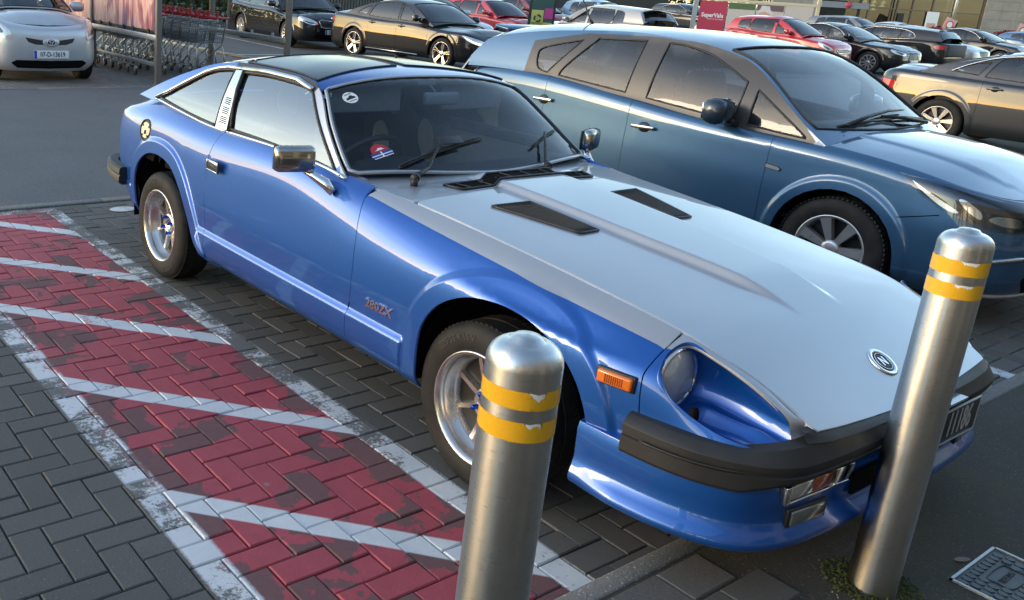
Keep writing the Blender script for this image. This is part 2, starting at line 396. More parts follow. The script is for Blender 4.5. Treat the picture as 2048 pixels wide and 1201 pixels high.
def smooth_poly(P, n=6, closed=True):
    """Catmull-Rom through points; points given twice in a row stay corners"""
    P = [np.asarray(p, float) for p in P]; L = len(P); out = []
    for i in range(L if closed else L - 1):
        p0, p1, p2, p3 = P[(i - 1) % L], P[i], P[(i + 1) % L], P[(i + 2) % L]
        if not closed and i == 0: p0 = p1
        if not closed and i == L - 2: p3 = p2
        if np.allclose(p1, p2): continue
        for k in range(n):
            t = k / n; out.append(0.5 * (2 * p1 + (p2 - p0) * t + (2 * p0 - 5 * p1 + 4 * p2 - p3) * t * t + (3 * p1 - p0 - 3 * p2 + p3) * t ** 3))
    if not closed: out.append(P[-1])
    return np.array(out)
def inpoly(Q, P):
    x, y = Q[:, 0][:, None], Q[:, 1][:, None]; a = P; b = np.roll(P, -1, 0)
    c = ((a[:, 1] > y) != (b[:, 1] > y)) & (x < (b[:, 0] - a[:, 0]) * (y - a[:, 1]) / np.where(b[:, 1] == a[:, 1], 1e-12, b[:, 1] - a[:, 1]) + a[:, 0])
    return c.sum(1) % 2 == 1
def dist_poly(Q, P):
    a = P; b = np.roll(P, -1, 0); ab = b - a; l2 = np.maximum((ab ** 2).sum(1), 1e-12); D = np.full(len(Q), 1e9)
    for i in range(len(a)):
        t = np.clip(((Q - a[i]) @ ab[i]) / l2[i], 0, 1); D = np.minimum(D, np.linalg.norm(Q - a[i] - t[:, None] * ab[i], axis=1))
    return D
def inset(P, d):
    """shrink polygon by d"""
    P = np.asarray(P, float); a = np.sum(P[:, 0] * np.roll(P[:, 1], -1) - np.roll(P[:, 0], -1) * P[:, 1])
    e = np.roll(P, -1, 0) - P; e /= np.maximum(np.linalg.norm(e, axis=1), 1e-9)[:, None]; n = np.stack([-e[:, 1], e[:, 0]], -1) * (1 if a > 0 else -1)
    m = n + np.roll(n, 1, 0); l = np.maximum(np.linalg.norm(m, axis=1), 0.5); return P + m / l[:, None] * d / np.maximum(l / 2, 0.5)[:, None]
def cdt(outline, holes, sp, lines=()):
    rings = [outline] + list(holes); V = []; E = []
    for r in rings:
        o = len(V); V += [Vector(p) for p in r]; E += [(o + i, o + (i + 1) % len(r)) for i in range(len(r))]
    LP = []
    for l in lines:                                     # inner guide lines, kept as edges
        l = np.asarray(l, float); k = inpoly(l, outline) & (dist_poly(l, outline) > sp * .12)
        for h in holes: k &= ~inpoly(l, h) & (dist_poly(l, h) > sp * .12)
        prev = -9
        for i in np.nonzero(k)[0]:
            V.append(Vector(l[i])); LP.append(l[i])
            if prev == i - 1: E.append((len(V) - 2, len(V) - 1))
            prev = i
    lo = outline.min(0); hi = outline.max(0)
    gx, gy = np.meshgrid(np.arange(lo[0], hi[0] + sp, sp), np.arange(lo[1], hi[1] + sp, sp * 0.87), indexing='ij'); gx = gx + (np.arange(gx.shape[1]) % 2)[None, :] * sp / 2
    G = np.stack([gx.ravel(), gy.ravel()], -1); ok = inpoly(G, outline)
    for h in holes: ok &= ~inpoly(G, h)
    G = G[ok]
    if len(G):
        D = dist_poly(G, outline)
        for h in holes: D = np.minimum(D, dist_poly(G, h))
        if LP:
            LPa = np.array(LP); D = np.minimum(D, np.array([np.sqrt(((LPa - g) ** 2).sum(1).min()) for g in G]))
        G = G[D > sp * 0.35]
    nb = len(V); V += [Vector(p) for p in G]
    v, e, f, ov, oe, of = delaunay_2d_cdt(V, E, [], 0, 1e-7)
    v = np.array([tuple(p) for p in v]); f = np.array([t for t in f if len(t) == 3], int)
    c = v[f].mean(1); ok = inpoly(c, outline)
    for h in holes: ok &= ~inpoly(c, h)
    f = f[ok]; t = v[f]; area = (t[:, 1, 0] - t[:, 0, 0]) * (t[:, 2, 1] - t[:, 0, 1]) - (t[:, 2, 0] - t[:, 0, 0]) * (t[:, 1, 1] - t[:, 0, 1])
    f[area < 0] = f[area < 0][:, ::-1]
    return v, f[np.abs(area) > 1e-10]
def panel_data(surf, outline, holes=(), sp=0.05, d=0.02, gap=0.002, flange=0.012, off=0.0, mirror=False, lines=()):
    o = densify(outline, d); o = inset(o, gap) if gap else o
    hs = [densify(h, d) for h in holes]; hs = [inset(h, -gap) if gap else h for h in hs]
    v, f = cdt(o, hs, sp, lines); P = surf.ev(v); N = surf.normal(v); P = P + N * off
    fl = f
    V = [P]; NN = [N]; FF = [f[:, ::1]]
    # orient faces with the normals
    t = P[f]; fn = np.cross(t[:, 1] - t[:, 0], t[:, 2] - t[:, 0]); flip = (fn * N[f[:, 0]]).sum(1) < 0; f = f.copy(); f[flip] = f[flip][:, ::-1]; FF = [f]
    if flange:
        ed = {}
        for tri in f:
            for i in range(3):
                a, b = tri[i], tri[(i + 1) % 3]; ed[(a, b)] = ed.get((a, b), 0) + 1
        B = [(a, b) for (a, b) in ed if (b, a) not in ed]; base = len(P); Q = []; QN = []; QF = []
        for a, b in B:
            e = P[b] - P[a]; sn = np.cross(e, N[a]); sn = sn / max(np.linalg.norm(sn), 1e-9); k = base + len(Q)
            ra = N[a] * 0.75 + sn * 0.65; rb = N[b] * 0.75 + sn * 0.65
            Q += [P[a], P[b], P[b] - N[b] * flange, P[a] - N[a] * flange]; QN += [ra, rb, sn, sn]; QF.append((k, k + 3, k + 2, k + 1))
        if Q: V.append(np.array(Q)); NN.append(np.array(QN)); FF.append(QF)
    V = np.concatenate(V); NN = np.concatenate(NN); F = [tuple(q) for q in FF[0]] + ([tuple(q) for q in FF[1]] if len(FF) > 1 else [])
    if mirror: V = V * [1, -1, 1]; NN = NN * [1, -1, 1]; F = [q[::-1] for q in F]
    return V, F, NN
def panel(name, surf, outline, mat, parent, **k):
    V, F, N = panel_data(surf, outline, **k); return link(name, mesh(name, V, F, N=N), mat, parent)
def join_panels(name, datas, mat, parent):
    V = []; F = []; N = []; o = 0
    for a, b, c in datas: V.append(a); N.append(c); F += [tuple(i + o for i in q) for q in b]; o += len(a)
    return link(name, mesh(name, np.concatenate(V), F, N=np.concatenate(N)), mat, parent)
def copy_tree(o, parent=None):
    c = o.copy(); COL.objects.link(c)
    if parent is not None: c.parent = parent
    for ch in o.children: copy_tree(ch, c)
    return c
# ================================================================== GROUND
S = 0.10201                      # paving module
KERB_X = 1.736; PATH_Z = 0.09
def gz(x, y): return 0.0068 * max(0.0, math.hypot(x, y) - 15.0)
def mk_asphalt(name, c1, c2, moss=0.0):
    m, t, b = new_mat(name); setp(b, rough=0.85)
    g = nd(t, 'ShaderNodeNewGeometry'); p = g.outputs['Position']
    f1 = noise(t, p, 1.1, 8, 0.65); f2 = noise(t, p, 190, 3, 0.7); f3 = noise(t, p, 55, 5, 0.75)
    c = mixc(t, mrange(t, f1, 0.3, 0.7), c1, c2)
    v = nd(t, 'ShaderNodeTexVoronoi'); v.inputs['Scale'].default_value = 105; lk(t, p, v.inputs['Vector'])
    st = mrange(t, v.outputs['Distance'], 0.05, 0.45, 1.0, 0.0)
    wn = nd(t, 'ShaderNodeSeparateXYZ'); lk(t, v.outputs['Color'], wn.inputs[0])
    c = mixc(t, mth(t, 'MULTIPLY', st, mrange(t, wn.outputs[0], 0.55, 1.0, 0.0, 0.75)), c, tuple(min(1, q * 3.6 + 0.02) for q in c2))
    c = mixc(t, mrange(t, f2, 0.3, 0.7, 0.55, 0.0), c, tuple(q * 0.3 for q in c1))
    if moss:
        f4 = noise(t, p, 2.6, 7, 0.7)
        c = mixc(t, mth(t, 'MULTIPLY', mrange(t, f4, 0.45, 0.7), mth(t, 'MULTIPLY', mrange(t, f3, 0.4, 0.6), moss)), c, (0.055, 0.062, 0.018))
    lk(t, c, b.inputs['Base Color'])
    bump(t, b, mth(t, 'ADD', f2, mth(t, 'MULTIPLY', st, 0.5)), 0.6, 0.004)
mk_asphalt('road_asphalt', (0.105, 0.106, 0.113), (0.135, 0.137, 0.144))
mk_asphalt('park_asphalt', (0.10, 0.097, 0.094), (0.14, 0.135, 0.13))
mk_asphalt('path_tarmac', (0.042, 0.038, 0.032), (0.072, 0.066, 0.055), 0.85)
mk_asphalt('kerb_concrete', (0.16, 0.155, 0.145), (0.24, 0.235, 0.225), 0.5)
mk_asphalt('joint_sand', (0.022, 0.021, 0.014), (0.042, 0.040, 0.024), 1.0)
def band(t, v, a, b, soft=0.06):
    return mth(t, 'MULTIPLY', mrange(t, v, a - soft, a + soft), mrange(t, v, b - soft, b + soft, 1.0, 0.0))
def mk_paving(name, obj_random):
    """grey concrete blocks; road paint is laid out in the ground plane and is worn where traffic wears it"""
    m, t, b = new_mat(name); setp(b, rough=0.8)
    g = nd(t, 'ShaderNodeNewGeometry'); p = g.outputs['Position']
    s = nd(t, 'ShaderNodeSeparateXYZ'); lk(t, p, s.inputs[0])
    wob = mth(t, 'MULTIPLY', mth(t, 'SUBTRACT', noise(t, p, 22, 5, 0.7), 0.5), 0.35)
    wob2 = mth(t, 'MULTIPLY', mth(t, 'SUBTRACT', noise(t, p, 90, 3, 0.7), 0.5), 0.12)
    w = mth(t, 'ADD', wob2, mth(t, 'MULTIPLY', wob, 0.2))
    u = mth(t, 'ADD', mth(t, 'DIVIDE', s.outputs['X'], S), w); v = mth(t, 'ADD', mth(t, 'DIVIDE', s.outputs['Y'], S), w)
    if obj_random: rnd = nd(t, 'ShaderNodeObjectInfo').outputs['Random']
    else:
        a = nd(t, 'ShaderNodeAttribute'); a.attribute_name = 'rnd'; rnd = a.outputs['Fac']
    fb = noise(t, p, 3.0, 6, 0.6); fine = noise(t, p, 150, 3, 0.7); big = noise(t, p, 0.9, 5, 0.6)
    c = mixc(t, rnd, (0.078, 0.074, 0.069), (0.116, 0.110, 0.102))
    c = mixc(t, mrange(t, fb, 0.35, 0.75, 0.0, 0.6), c, (0.092, 0.088, 0.080))
    vo = nd(t, 'ShaderNodeTexVoronoi'); vo.inputs['Scale'].default_value = 120; lk(t, p, vo.inputs['Vector'])
    wn = nd(t, 'ShaderNodeSeparateXYZ'); lk(t, vo.outputs['Color'], wn.inputs[0])
    speck = mth(t, 'MULTIPLY', mrange(t, vo.outputs['Distance'], 0.05, 0.35, 1, 0), mrange(t, wn.outputs[0], 0.90, 0.98))
    c = mixc(t, mth(t, 'MULTIPLY', speck, 0.6), c, (0.32, 0.31, 0.29))
    c = mixc(t, mrange(t, fine, 0.25, 0.55, 0.45, 0.0), c, (0.034, 0.034, 0.035))
    # old maroon coat, then bright red coat that has flaked off in patches
    zone = mth(t, 'MULTIPLY', band(t, v, 0.75, 9.1), band(t, u, -30.4, 16.4))
    old = mth(t, 'MULTIPLY', zone, mrange(t, mth(t, 'ADD', noise(t, p, 5, 6, 0.65), mth(t, 'MULTIPLY', rnd, 0.25)), 0.36, 0.46))
    fn_mar = mixc(t, noise(t, p, 40, 4, 0.7), (0.115, 0.052, 0.054), (0.185, 0.080, 0.080))
    c = mixc(t, mth(t, 'MULTIPLY', old, 0.93), c, fn_mar)
    n1 = noise(t, p, 3.4, 7, 0.62, 0.3); n1b = noise(t, p, 30, 3, 0.5)
    rm = mth(t, 'ADD', mth(t, 'ADD', n1, mth(t, 'MULTIPLY', n1b, 0.05)), mth(t, 'MULTIPLY', rnd, 0.26))
    rm = mth(t, 'ADD', rm, mrange(t, u, -26, -14, 0.10, 0.0))
    edge = mth(t, 'MULTIPLY', band(t, v, 1.9, 8.3, 0.8), 0.16)
    red = mth(t, 'MULTIPLY', zone, mrange(t, mth(t, 'ADD', rm, edge), 0.735, 0.745))
    redc = mixc(t, noise(t, p, 14, 5, 0.7), (0.27, 0.042, 0.055), (0.42, 0.070, 0.092))
    redc = mixc(t, mrange(t, fine, 0.28, 0.42, 0.7, 0.0), redc, (0.12, 0.03, 0.03))
    c = mixc(t, red, c, redc)
    # white lines and hatching
    L = mth(t, 'MULTIPLY', band(t, v, 0.14, 1.16), mrange(t, u, -31.2, -31.0)); Rr = mth(t, 'MULTIPLY', band(t, v, 9.0, 10.0), mrange(t, u, -30.2, -30.0))
    tp = mth(t, 'MULTIPLY', band(t, u, -30.95, -29.95), band(t, v, -14, 9.9))
    h = mth(t, 'ADD', mth(t, 'SUBTRACT', u, mth(t, 'MULTIPLY', v, 1.05)), 5.1 + 97.5)
    h = mth(t, 'MODULO', h, 9.75)
    hat = mth(t, 'MULTIPLY', mth(t, 'MULTIPLY', band(t, h, 0.06, 1.5), band(t, v, 1.0, 9.1)), band(t, u, -30, 16.3))
    fr = mth(t, 'MULTIPLY', band(t, v, 41.0, 42.0), mrange(t, u, -31, -30.8))
    wear = mth(t, 'ADD', mth(t, 'MULTIPLY', noise(t, p, 5.5, 8, 0.72), 0.7), mth(t, 'MULTIPLY', noise(t, p, 70, 3, 0.7), 0.3))
    wear = mth(t, 'ADD', wear, mth(t, 'MULTIPLY', mth(t, 'SUBTRACT', rnd, 0.5), 0.12))
    wear = mth(t, 'ADD', wear, mrange(t, u, -2, 12, 0.0, 0.075))
    okL = mrange(t, wear, 0.485, 0.55, 0.10, 1.0); okH = mrange(t, wear, 0.38, 0.41, 0.25, 1.0)
    L = mth(t, 'MULTIPLY', L, mrange(t, u, 17.02, 17.1, 1.0, 0.0)); Rr = mth(t, 'MULTIPLY', Rr, mrange(t, u, 17.02, 17.1, 1.0, 0.0))
    lines = mth(t, 'MULTIPLY', mth(t, 'MAXIMUM', mth(t, 'MAXIMUM', L, Rr), mth(t, 'MAXIMUM', tp, fr)), okL)
    wm = mth(t, 'MAXIMUM', lines, mth(t, 'MULTIPLY', hat, okH))
    wc = mixc(t, noise(t, p, 9, 6, 0.7), (0.46, 0.48, 0.50), (0.66, 0.67, 0.68))
    wc = mixc(t, mrange(t, fine, 0.26, 0.36, 0.85, 0.0), wc, (0.12, 0.12, 0.12))
    c = mixc(t, wm, c, wc)
    # bay arrow on the far side of the line (two short white marks) and old chewing gum
    gum = nd(t, 'ShaderNodeTexVoronoi'); gum.inputs['Scale'].default_value = 2.6; lk(t, p, gum.inputs['Vector'])
    c = mixc(t, mrange(t, gum.outputs['Distance'], 0.030, 0.036, 0.75, 0.0), c, (0.20, 0.19, 0.18))
    lk(t, c, b.inputs['Base Color'])
    lk(t, mth(t, 'SUBTRACT', 0.86, mth(t, 'MULTIPLY', mth(t, 'MAXIMUM', wm, mth(t, 'MULTIPLY', red, 0.6)), 0.22)), b.inputs['Roughness'])
    bump(t, b, mth(t, 'ADD', fine, mth(t, 'MULTIPLY', wm, 0.6)), 0.55, 0.0025)
mk_paving('paving_block_paint', True); mk_paving('paving_bulk_paint', False)
def mk_farpave():
    m, t, b = new_mat('far_paving'); setp(b, rough=0.85)
    g = nd(t, 'ShaderNodeNewGeometry'); p = g.outputs['Position']
    br = nd(t, 'ShaderNodeTexBrick'); br.inputs['Scale'].default_value = 1.0; br.inputs['Brick Width'].default_value = 0.2; br.inputs['Row Height'].default_value = 0.1; br.inputs['Mortar Size'].default_value = 0.006
    br.inputs['Color1'].default_value = (0.15, 0.135, 0.125, 1); br.inputs['Color2'].default_value = (0.21, 0.19, 0.175, 1); br.inputs['Mortar'].default_value = (0.04, 0.04, 0.035, 1)
    lk(t, p, br.inputs['Vector']); f = noise(t, p, 1.3, 6, 0.6)
    lk(t, mixc(t, mrange(t, f, 0.3, 0.75, 0.0, 0.5), br.outputs['Color'], (0.07, 0.065, 0.06)), b.inputs['Base Color']); bump(t, b, br.outputs['Fac'], 0.4, 0.004)
mk_farpave()
def mk_lines():
    m, t, b = new_mat('line_paint'); setp(b, rough=0.7)
    g = nd(t, 'ShaderNodeNewGeometry'); f = noise(t, g.outputs['Position'], 6, 8, 0.7)
    lk(t, mixc(t, mrange(t, f, 0.3, 0.6), (0.22, 0.22, 0.22), (0.58, 0.58, 0.57)), b.inputs['Base Color'])
mk_lines()
def sheet(name, x0, x1, y0, y1, dz, mat, step=3.0, slope=True, kind='structure'):
    nx = max(1, int((x1 - x0) / step)); ny = max(1, int((y1 - y0) / step))
    V = []; F = []
    for i in range(nx + 1):
        for j in range(ny + 1):
            x = x0 + (x1 - x0) * i / nx; y = y0 + (y1 - y0) * j / ny; V.append((x, y, (gz(x, y) if slope else 0) + dz))
    for i in range(nx):
        for j in range(ny): a = i * (ny + 1) + j; F.append((a, a + ny + 1, a + ny + 2, a + 1))
    o = link(name, mesh(name, V, F), mat); o['kind'] = kind; return o
BACK_X = -32.4 * S; LANE_X = -9.62
sheet('ground', -260, 120, -160, 320, -0.06, 'park_asphalt', 5.0)
sheet('road', LANE_X, BACK_X, -60, 120, 0.0, 'road_asphalt')
sheet('far_parking_bays', -14.9, LANE_X - 0.12, -60, 12.0, 0.002, 'far_paving')
sheet('car_park', -90, -14.9, -60, 140, -0.004, 'park_asphalt')
sheet('far_car_park', -14.9, LANE_X - 0.12, 12.0, 140, -0.002, 'park_asphalt')
sheet('footpath', KERB_X + 0.060, 9.0, -20, 60, PATH_Z, 'path_tarmac', slope=False)
PAVE = sheet('pavement', BACK_X + 0.1, KERB_X - 0.006, -6, 60, -0.014, 'joint_sand', slope=False)
def kerb(name, x0, x1, y0, y1, z0, z1, L, label):
    e = thing(name, label, 'kerb', ((x0 + x1) / 2, y0, 0)); y = 0.0; me = None
    while y < y1 - y0:
        if me is None:
            q = MB(); q.box((0, L / 2, (z0 + z1) / 2), (x1 - x0, L - 0.006, z1 - z0), bev=0.008); o = q.make('kerb_stone', 'kerb_concrete', e); me = o.data
        else: o = link('kerb_stone', me, None, e)
        o.location = (0, y, random.uniform(-0.002, 0.002)); y += L
    return e
kerb('front_kerb', KERB_X, KERB_X + 0.066, -3.0, 12.0, -0.1, PATH_Z + 0.004, 0.915, 'pale concrete kerb in front of the parked blue sports car')
kerb('flush_kerb', BACK_X - 0.005, BACK_X + 0.095, -5.0, 13.0, -0.1, 0.003, 0.915, 'flush concrete edging between the grey lane and the block paving')
kerb('lane_kerb', LANE_X - 0.12, LANE_X - 0.004, -8.0, 12.0, -0.1, 0.006, 0.915, 'pale concrete edging on the far side of the lane by the silver hatchback')
# ---- herringbone blocks
def block_mesh(name, lx, ly):
    c = 0.004; j = 0.0022; h = 0.06; X, Y = lx / 2 - j, ly / 2 - j
    V = [(-X + c, -Y + c, 0), (X - c, -Y + c, 0), (X - c, Y - c, 0), (-X + c, Y - c, 0), (-X, -Y, -c), (X, -Y, -c), (X, Y, -c), (-X, Y, -c), (-X, -Y, -h), (X, -Y, -h), (X, Y, -h), (-X, Y, -h)]
    F = [(0, 1, 2, 3)] + [(4 + i, 4 + (i + 1) % 4, (i + 1) % 4, i) for i in range(4)] + [(8 + i, 8 + (i + 1) % 4, 4 + (i + 1) % 4, 4 + i) for i in range(4)]
    return V, F
CELLS = []
U0, U1, V0, V1 = -31, 17, -14, 64
for v in range(V0, V1):
    for u in range(-40, 24):
        if (u - (v - 2)) % 4 == 0:                      # block lying along the bay
            a, b = max(u, U0), min(u + 2, U1)
            if b > a: CELLS.append((a, b, v, v + 1))
for u in range(U0, U1):
    for v in range(V0 - 4, V1):
        if (v - (u - 1)) % 4 == 0: CELLS.append((u, u + 1, v, v + 2))
def project(p):
    d = Vector(p) - CAM.matrix_world.translation; R = Vector(_R); U = Vector(_U); Fw = Vector(_F); z = d.dot(Fw)
    if z < 0.1: return None
    return (633.39 + 1787.156 * d.dot(R) / z, 492.04 - 1787.156 * d.dot(U) / z, z)
def seen(c):
    u, v = (c[0] + c[1]) / 2, (c[2] + c[3]) / 2; p = project((u * S, v * S, 0))
    if p is None or not (-20 < p[0] < 2068 and 380 < p[1] < 1220): return 0
    x, y = u * S, v * S
    lim = 1.05 if (x < -1.2 or 0.75 < x < 1.25) else 1.38
    if 1.25 < x: lim = 1.5
    if not (y < lim or (y > 3.6 and x > 1.0)): return 0
    return (c[1] - c[0]) * (c[3] - c[2]) / p[2] ** 3
CELLS.sort(key=seen, reverse=True)
single, bulk = CELLS[:300], CELLS[300:]
bm_cache = {}
for a, b, c, d in single:
    k = (b - a, d - c)
    if k not in bm_cache: bm_cache[k] = mesh('paving_block', *block_mesh('b', k[0] * S, k[1] * S))
    o = link('paving_block', bm_cache[k], None, PAVE)
    if not bm_cache[k].materials: bm_cache[k].materials.append(MAT['paving_block_paint'])
    o.location = ((a + b) / 2 * S, (c + d) / 2 * S, random.uniform(-0.0022, 0.0022)); o.rotation_euler = (random.gauss(0, 0.008), random.gauss(0, 0.008), random.gauss(0, 0.004))
V = []; F = []; RN = []
for a, b, c, d in bulk:
    bv, bf = block_mesh('b', (b - a) * S, (d - c) * S); o = len(V); z = random.uniform(-0.002, 0.002); tx, ty = random.gauss(0, 0.006), random.gauss(0, 0.006)
    V += [(x + (a + b) / 2 * S, y + (c + d) / 2 * S, q + z + x * tx + y * ty) for x, y, q in bv]; F += [tuple(i + o for i in f) for f in bf]; RN += [random.random()] * len(bf)
me = mesh('paving_blocks', V, F); at = me.attributes.new('rnd', 'FLOAT', 'FACE'); at.data.foreach_set('value', RN)
stuff(link('paving_blocks', me, 'paving_bulk_paint', PAVE))
# a few blocks laid in the footpath behind the kerb
fp = thing('path_blocks', 'short row of dark paving blocks set behind the kerb near the bollard', 'paving', (KERB_X + 0.07, 0, PATH_Z - 0.018))
m2 = mesh('paving_block', *block_mesh('b', 1.3 * S, 2 * S)); m2.materials.append(MAT['paving_block_paint'])
for i in range(3):
    for k in range(8):
        o = link('paving_block', m2, None, fp); o.location = (0.072 + i * 0.137, -0.25 + k * 0.205 + 0.1 * (i % 2), 0.0235 + random.uniform(-0.001, 0.001))
# white bay lines on the far asphalt
def line_mark(name, a, b, w, z=0.006):
    a = Vector(a); b = Vector(b); d = (b - a).normalized(); n = Vector((-d.y, d.x)) * w / 2; L = (b - a).length; k = max(1, int(L / 2)); V = []; F = []
    for i in range(k + 1):
        p = a + (b - a) * i / k
        for s_ in (1, -1): q = p + n * s_; V.append((q.x, q.y, gz(q.x, q.y) + z))
    for i in range(k): F.append((2 * i, 2 * i + 1, 2 * i + 3, 2 * i + 2))
    return structure(link(name, mesh(name, V, F), 'line_paint'))
line_mark('road_marking', (-21.5, 11.75), (-16.4, 11.42), 0.10)
line_mark('road_marking', (-26, 15.2), (-17, 14.9), 0.10)
line_mark('road_marking', (-15.0, 9.2), (-15.0, 40), 0.10)
# bay arrow marks beside the rear wheel
for nm, cx_, cy_, r1, r2 in (('bay_marking', -2.93, 1.44, 0.10, 0.055), ('bay_marking', -2.74, 1.75, 0.16, 0.05)):
    V = [(cx_ + r2 * math.cos(a) * 1.3, cy_ + r1 * math.sin(a), 0.005) for a in np.linspace(0, 2 * math.pi, 14)[:-1]]
    structure(link(nm, mesh(nm, V, [tuple(range(13))]), 'line_paint'))
# ================================================================== BOLLARDS
def bollard(loc, label, band_z, torn, ztop):
    e = thing('bollard', label, 'bollard', loc, 0, 'steel bollards along the kerb'); r = 0.0625; H = ztop - PATH_Z
    q = MB(); prof = [(r, -0.05), (r, 0.05), (r, H * 0.42), (r, H * 0.42 + 0.001), (r, H - 0.052)]
    for i in range(1, 9):
        a = i / 8 * math.pi / 2; prof.append((r - 0.034 + 0.034 * math.cos(a), H - 0.052 + 0.036 * math.sin(a)))
    for rr, hh in ((0.022, -0.0115), (0.012, -0.0095), (0.0, -0.0085)): prof.append((rr, H + hh + 0.0035))
    q.lathe(prof, 64, axis='z'); q.make('post', 'brushed_steel', e)
    q = MB(); q.lathe([(r + 0.0001, H * 0.425), (r + 0.0004, H * 0.425 + 0.0010), (r + 0.0001, H * 0.425 + 0.002)], 64, axis='z'); q.make('weld_ring', 'brushed_steel', e)
    rg = random.Random(torn)
    for z0, z1 in [(a_ - PATH_Z, b_ - PATH_Z) for a_, b_ in band_z]:                                   # tape with a torn top edge on the weather side
        n = 120; V = []; F = []; top = []
        lev = 0.0
        for i in range(n):
            a = i / n * 2 * math.pi
            inside = torn_arc[torn][0] < a < torn_arc[torn][1]
            lev = lev * 0.6 + rg.uniform(0, 0.0085) if inside else rg.uniform(0, 0.0006)
            top.append(z1 - min(lev, (z1 - z0) * 0.6))
        for i in range(n):
            a = i / n * 2 * math.pi
            for k in range(3): V.append(((r + 0.0009) * math.cos(a), (r + 0.0009) * math.sin(a), z0 + (top[i] - z0) * k / 2))
        for i in range(n):
            j = (i + 1) % n
            for k in range(2): F.append((i * 3 + k, j * 3 + k, j * 3 + k + 1, i * 3 + k + 1))
        link('tape_band', mesh('tape_band', V, F, smooth=True), 'yellow_tape', e)
        V2 = []; F2 = []                                    # white backing left where the tape tore
        for i in range(n):
            a = i / n * 2 * math.pi
            inside = torn_arc[torn][0] < a < torn_arc[torn][1]; d = (z1 - top[i]) * (0.75 if inside else 0)
            V2 += [((r + 0.0006) * math.cos(a), (r + 0.0006) * math.sin(a), top[i] - 0.001), ((r + 0.0006) * math.cos(a), (r + 0.0006) * math.sin(a), top[i] + d)]
        for i in range(n):
            j = (i + 1) % n
            if torn_arc[torn][0] < i / n * 2 * math.pi < torn_arc[torn][1] - 0.06: F2.append((2 * i, 2 * j, 2 * j + 1, 2 * i + 1))
        link('tape_backing', mesh('tape_backing', V2, F2), 'ink_white', e)
    return e
# angles are measured from +x anticlockwise; the camera sees the (-x.., -y) side
torn_arc = {1: (5.62, 6.12), 2: (5.0, 5.75)}
bollard((2.131, 0.0165, PATH_Z), 'stainless steel bollard in front of the front wheel, top cut close to the camera', ((0.981, 1.016), (1.037, 1.0685)), 1, 1.148)
bollard((2.163, 1.616, PATH_Z), 'stainless steel bollard leaning past the bonnet badge and hiding part of the number plate', ((0.988, 1.028), (1.049, 1.089)), 2, 1.170)
# ---- manhole cover, moss and leaf on the footpath
def mk_cover():
    m, t, b = new_mat('cast_iron'); setp(b, base=(0.050, 0.060, 0.068), rough=0.5, metal=0.35)
    g = nd(t, 'ShaderNodeTexCoord'); f = noise(t, g.outputs['Object'], 30, 5, 0.65); lk(t, mixc(t, f, (0.030, 0.036, 0.042), (0.085, 0.098, 0.108)), b.inputs['Base Color'])
mk_cover()
x0, y0 = 2.277, 1.860; LX, LY = 0.62, 0.315
e = thing('manhole_cover', 'cast iron access cover with raised scale pattern in the tarmac path', 'manhole cover', (x0, y0, PATH_Z))
q = MB(); q.box((LX / 2, LY / 2, -0.02), (LX, LY, 0.042)); q.make('cover_plate', 'cast_iron', e)
q = MB()
for a, b in (((0, 0), (LX, 0)), ((LX, 0), (LX, LY)), ((LX, LY), (0, LY)), ((0, LY), (0, 0))):
    q.box(((a[0] + b[0]) / 2, (a[1] + b[1]) / 2, 0), (abs(a[0] - b[0]) + 0.008, abs(a[1] - b[1]) + 0.008, 0.012))
q.make('frame', 'galvanised', e)
q = MB(); n = 0
for i in range(21):
    for j in range(12):
        cx_ = 0.022 + i * 0.029; cy_ = 0.018 + j * 0.0285 + (0.014 if i % 2 else 0)
        if cy_ > LY - 0.012 or (0.05 < cx_ < 0.13 and 0.10 < cy_ < 0.24): continue
        P = [(cx_ + 0.0135 * math.cos(a) * (1.15 if math.cos(a) > 0 else 0.9), cy_ + 0.0125 * math.sin(a)) for a in np.linspace(0, 2 * math.pi, 9)[:-1]]
        q.prism(P, 0.0, 0.0042)
q.make('scale', 'cast_iron', e)
q = MB(); fr = smooth_poly([(0.052, 0.115), (0.052, 0.225), (0.08, 0.232), (0.118, 0.225), (0.118, 0.115), (0.08, 0.108)], 5)
q.tube([(p[0], p[1], 0.003) for p in fr], 0.002, 6, closed=True); q.make('cartouche', 'cast_iron', e)
text_ob('lettering', 'TELECOM', 0.024, Matrix.Translation((0.085, 0.17, 0.0025)) @ Matrix.Rotation(math.pi / 2, 4, 'Z'), 'cast_iron', e, 0.0018, 0.8)
def leaf(loc, rz, label, L=0.06):
    q = smooth_poly([(-L / 2, 0), (-L * 0.2, L * 0.17), (L * 0.25, L * 0.15), (L / 2, 0), (L * 0.25, -L * 0.15), (-L * 0.2, -L * 0.17)], 4)
    V = [(p[0], p[1], 0.004 + 0.10 * abs(p[1])) for p in q] + [(0, 0, 0.003)]; n = len(q)
    o = link('fallen_leaf', mesh('fallen_leaf', V, [(i, (i + 1) % n, n) for i in range(n)]), 'leaf_brown'); o.location = loc; o.rotation_euler = (0, 0, rz); tag(o, label, 'leaf'); return o
simple('leaf_brown', (0.20, 0.16, 0.14), 0.8)
leaf((2.252, 2.003, PATH_Z + 0.001), 1.2, 'pale dry leaf on the dark tarmac beside the access cover')
def mk_moss():
    simple('moss', (0.050, 0.062, 0.012), 0.95, var=0.6, scale=90); simple('grit', (0.42, 0.38, 0.26), 0.9)
mk_moss()
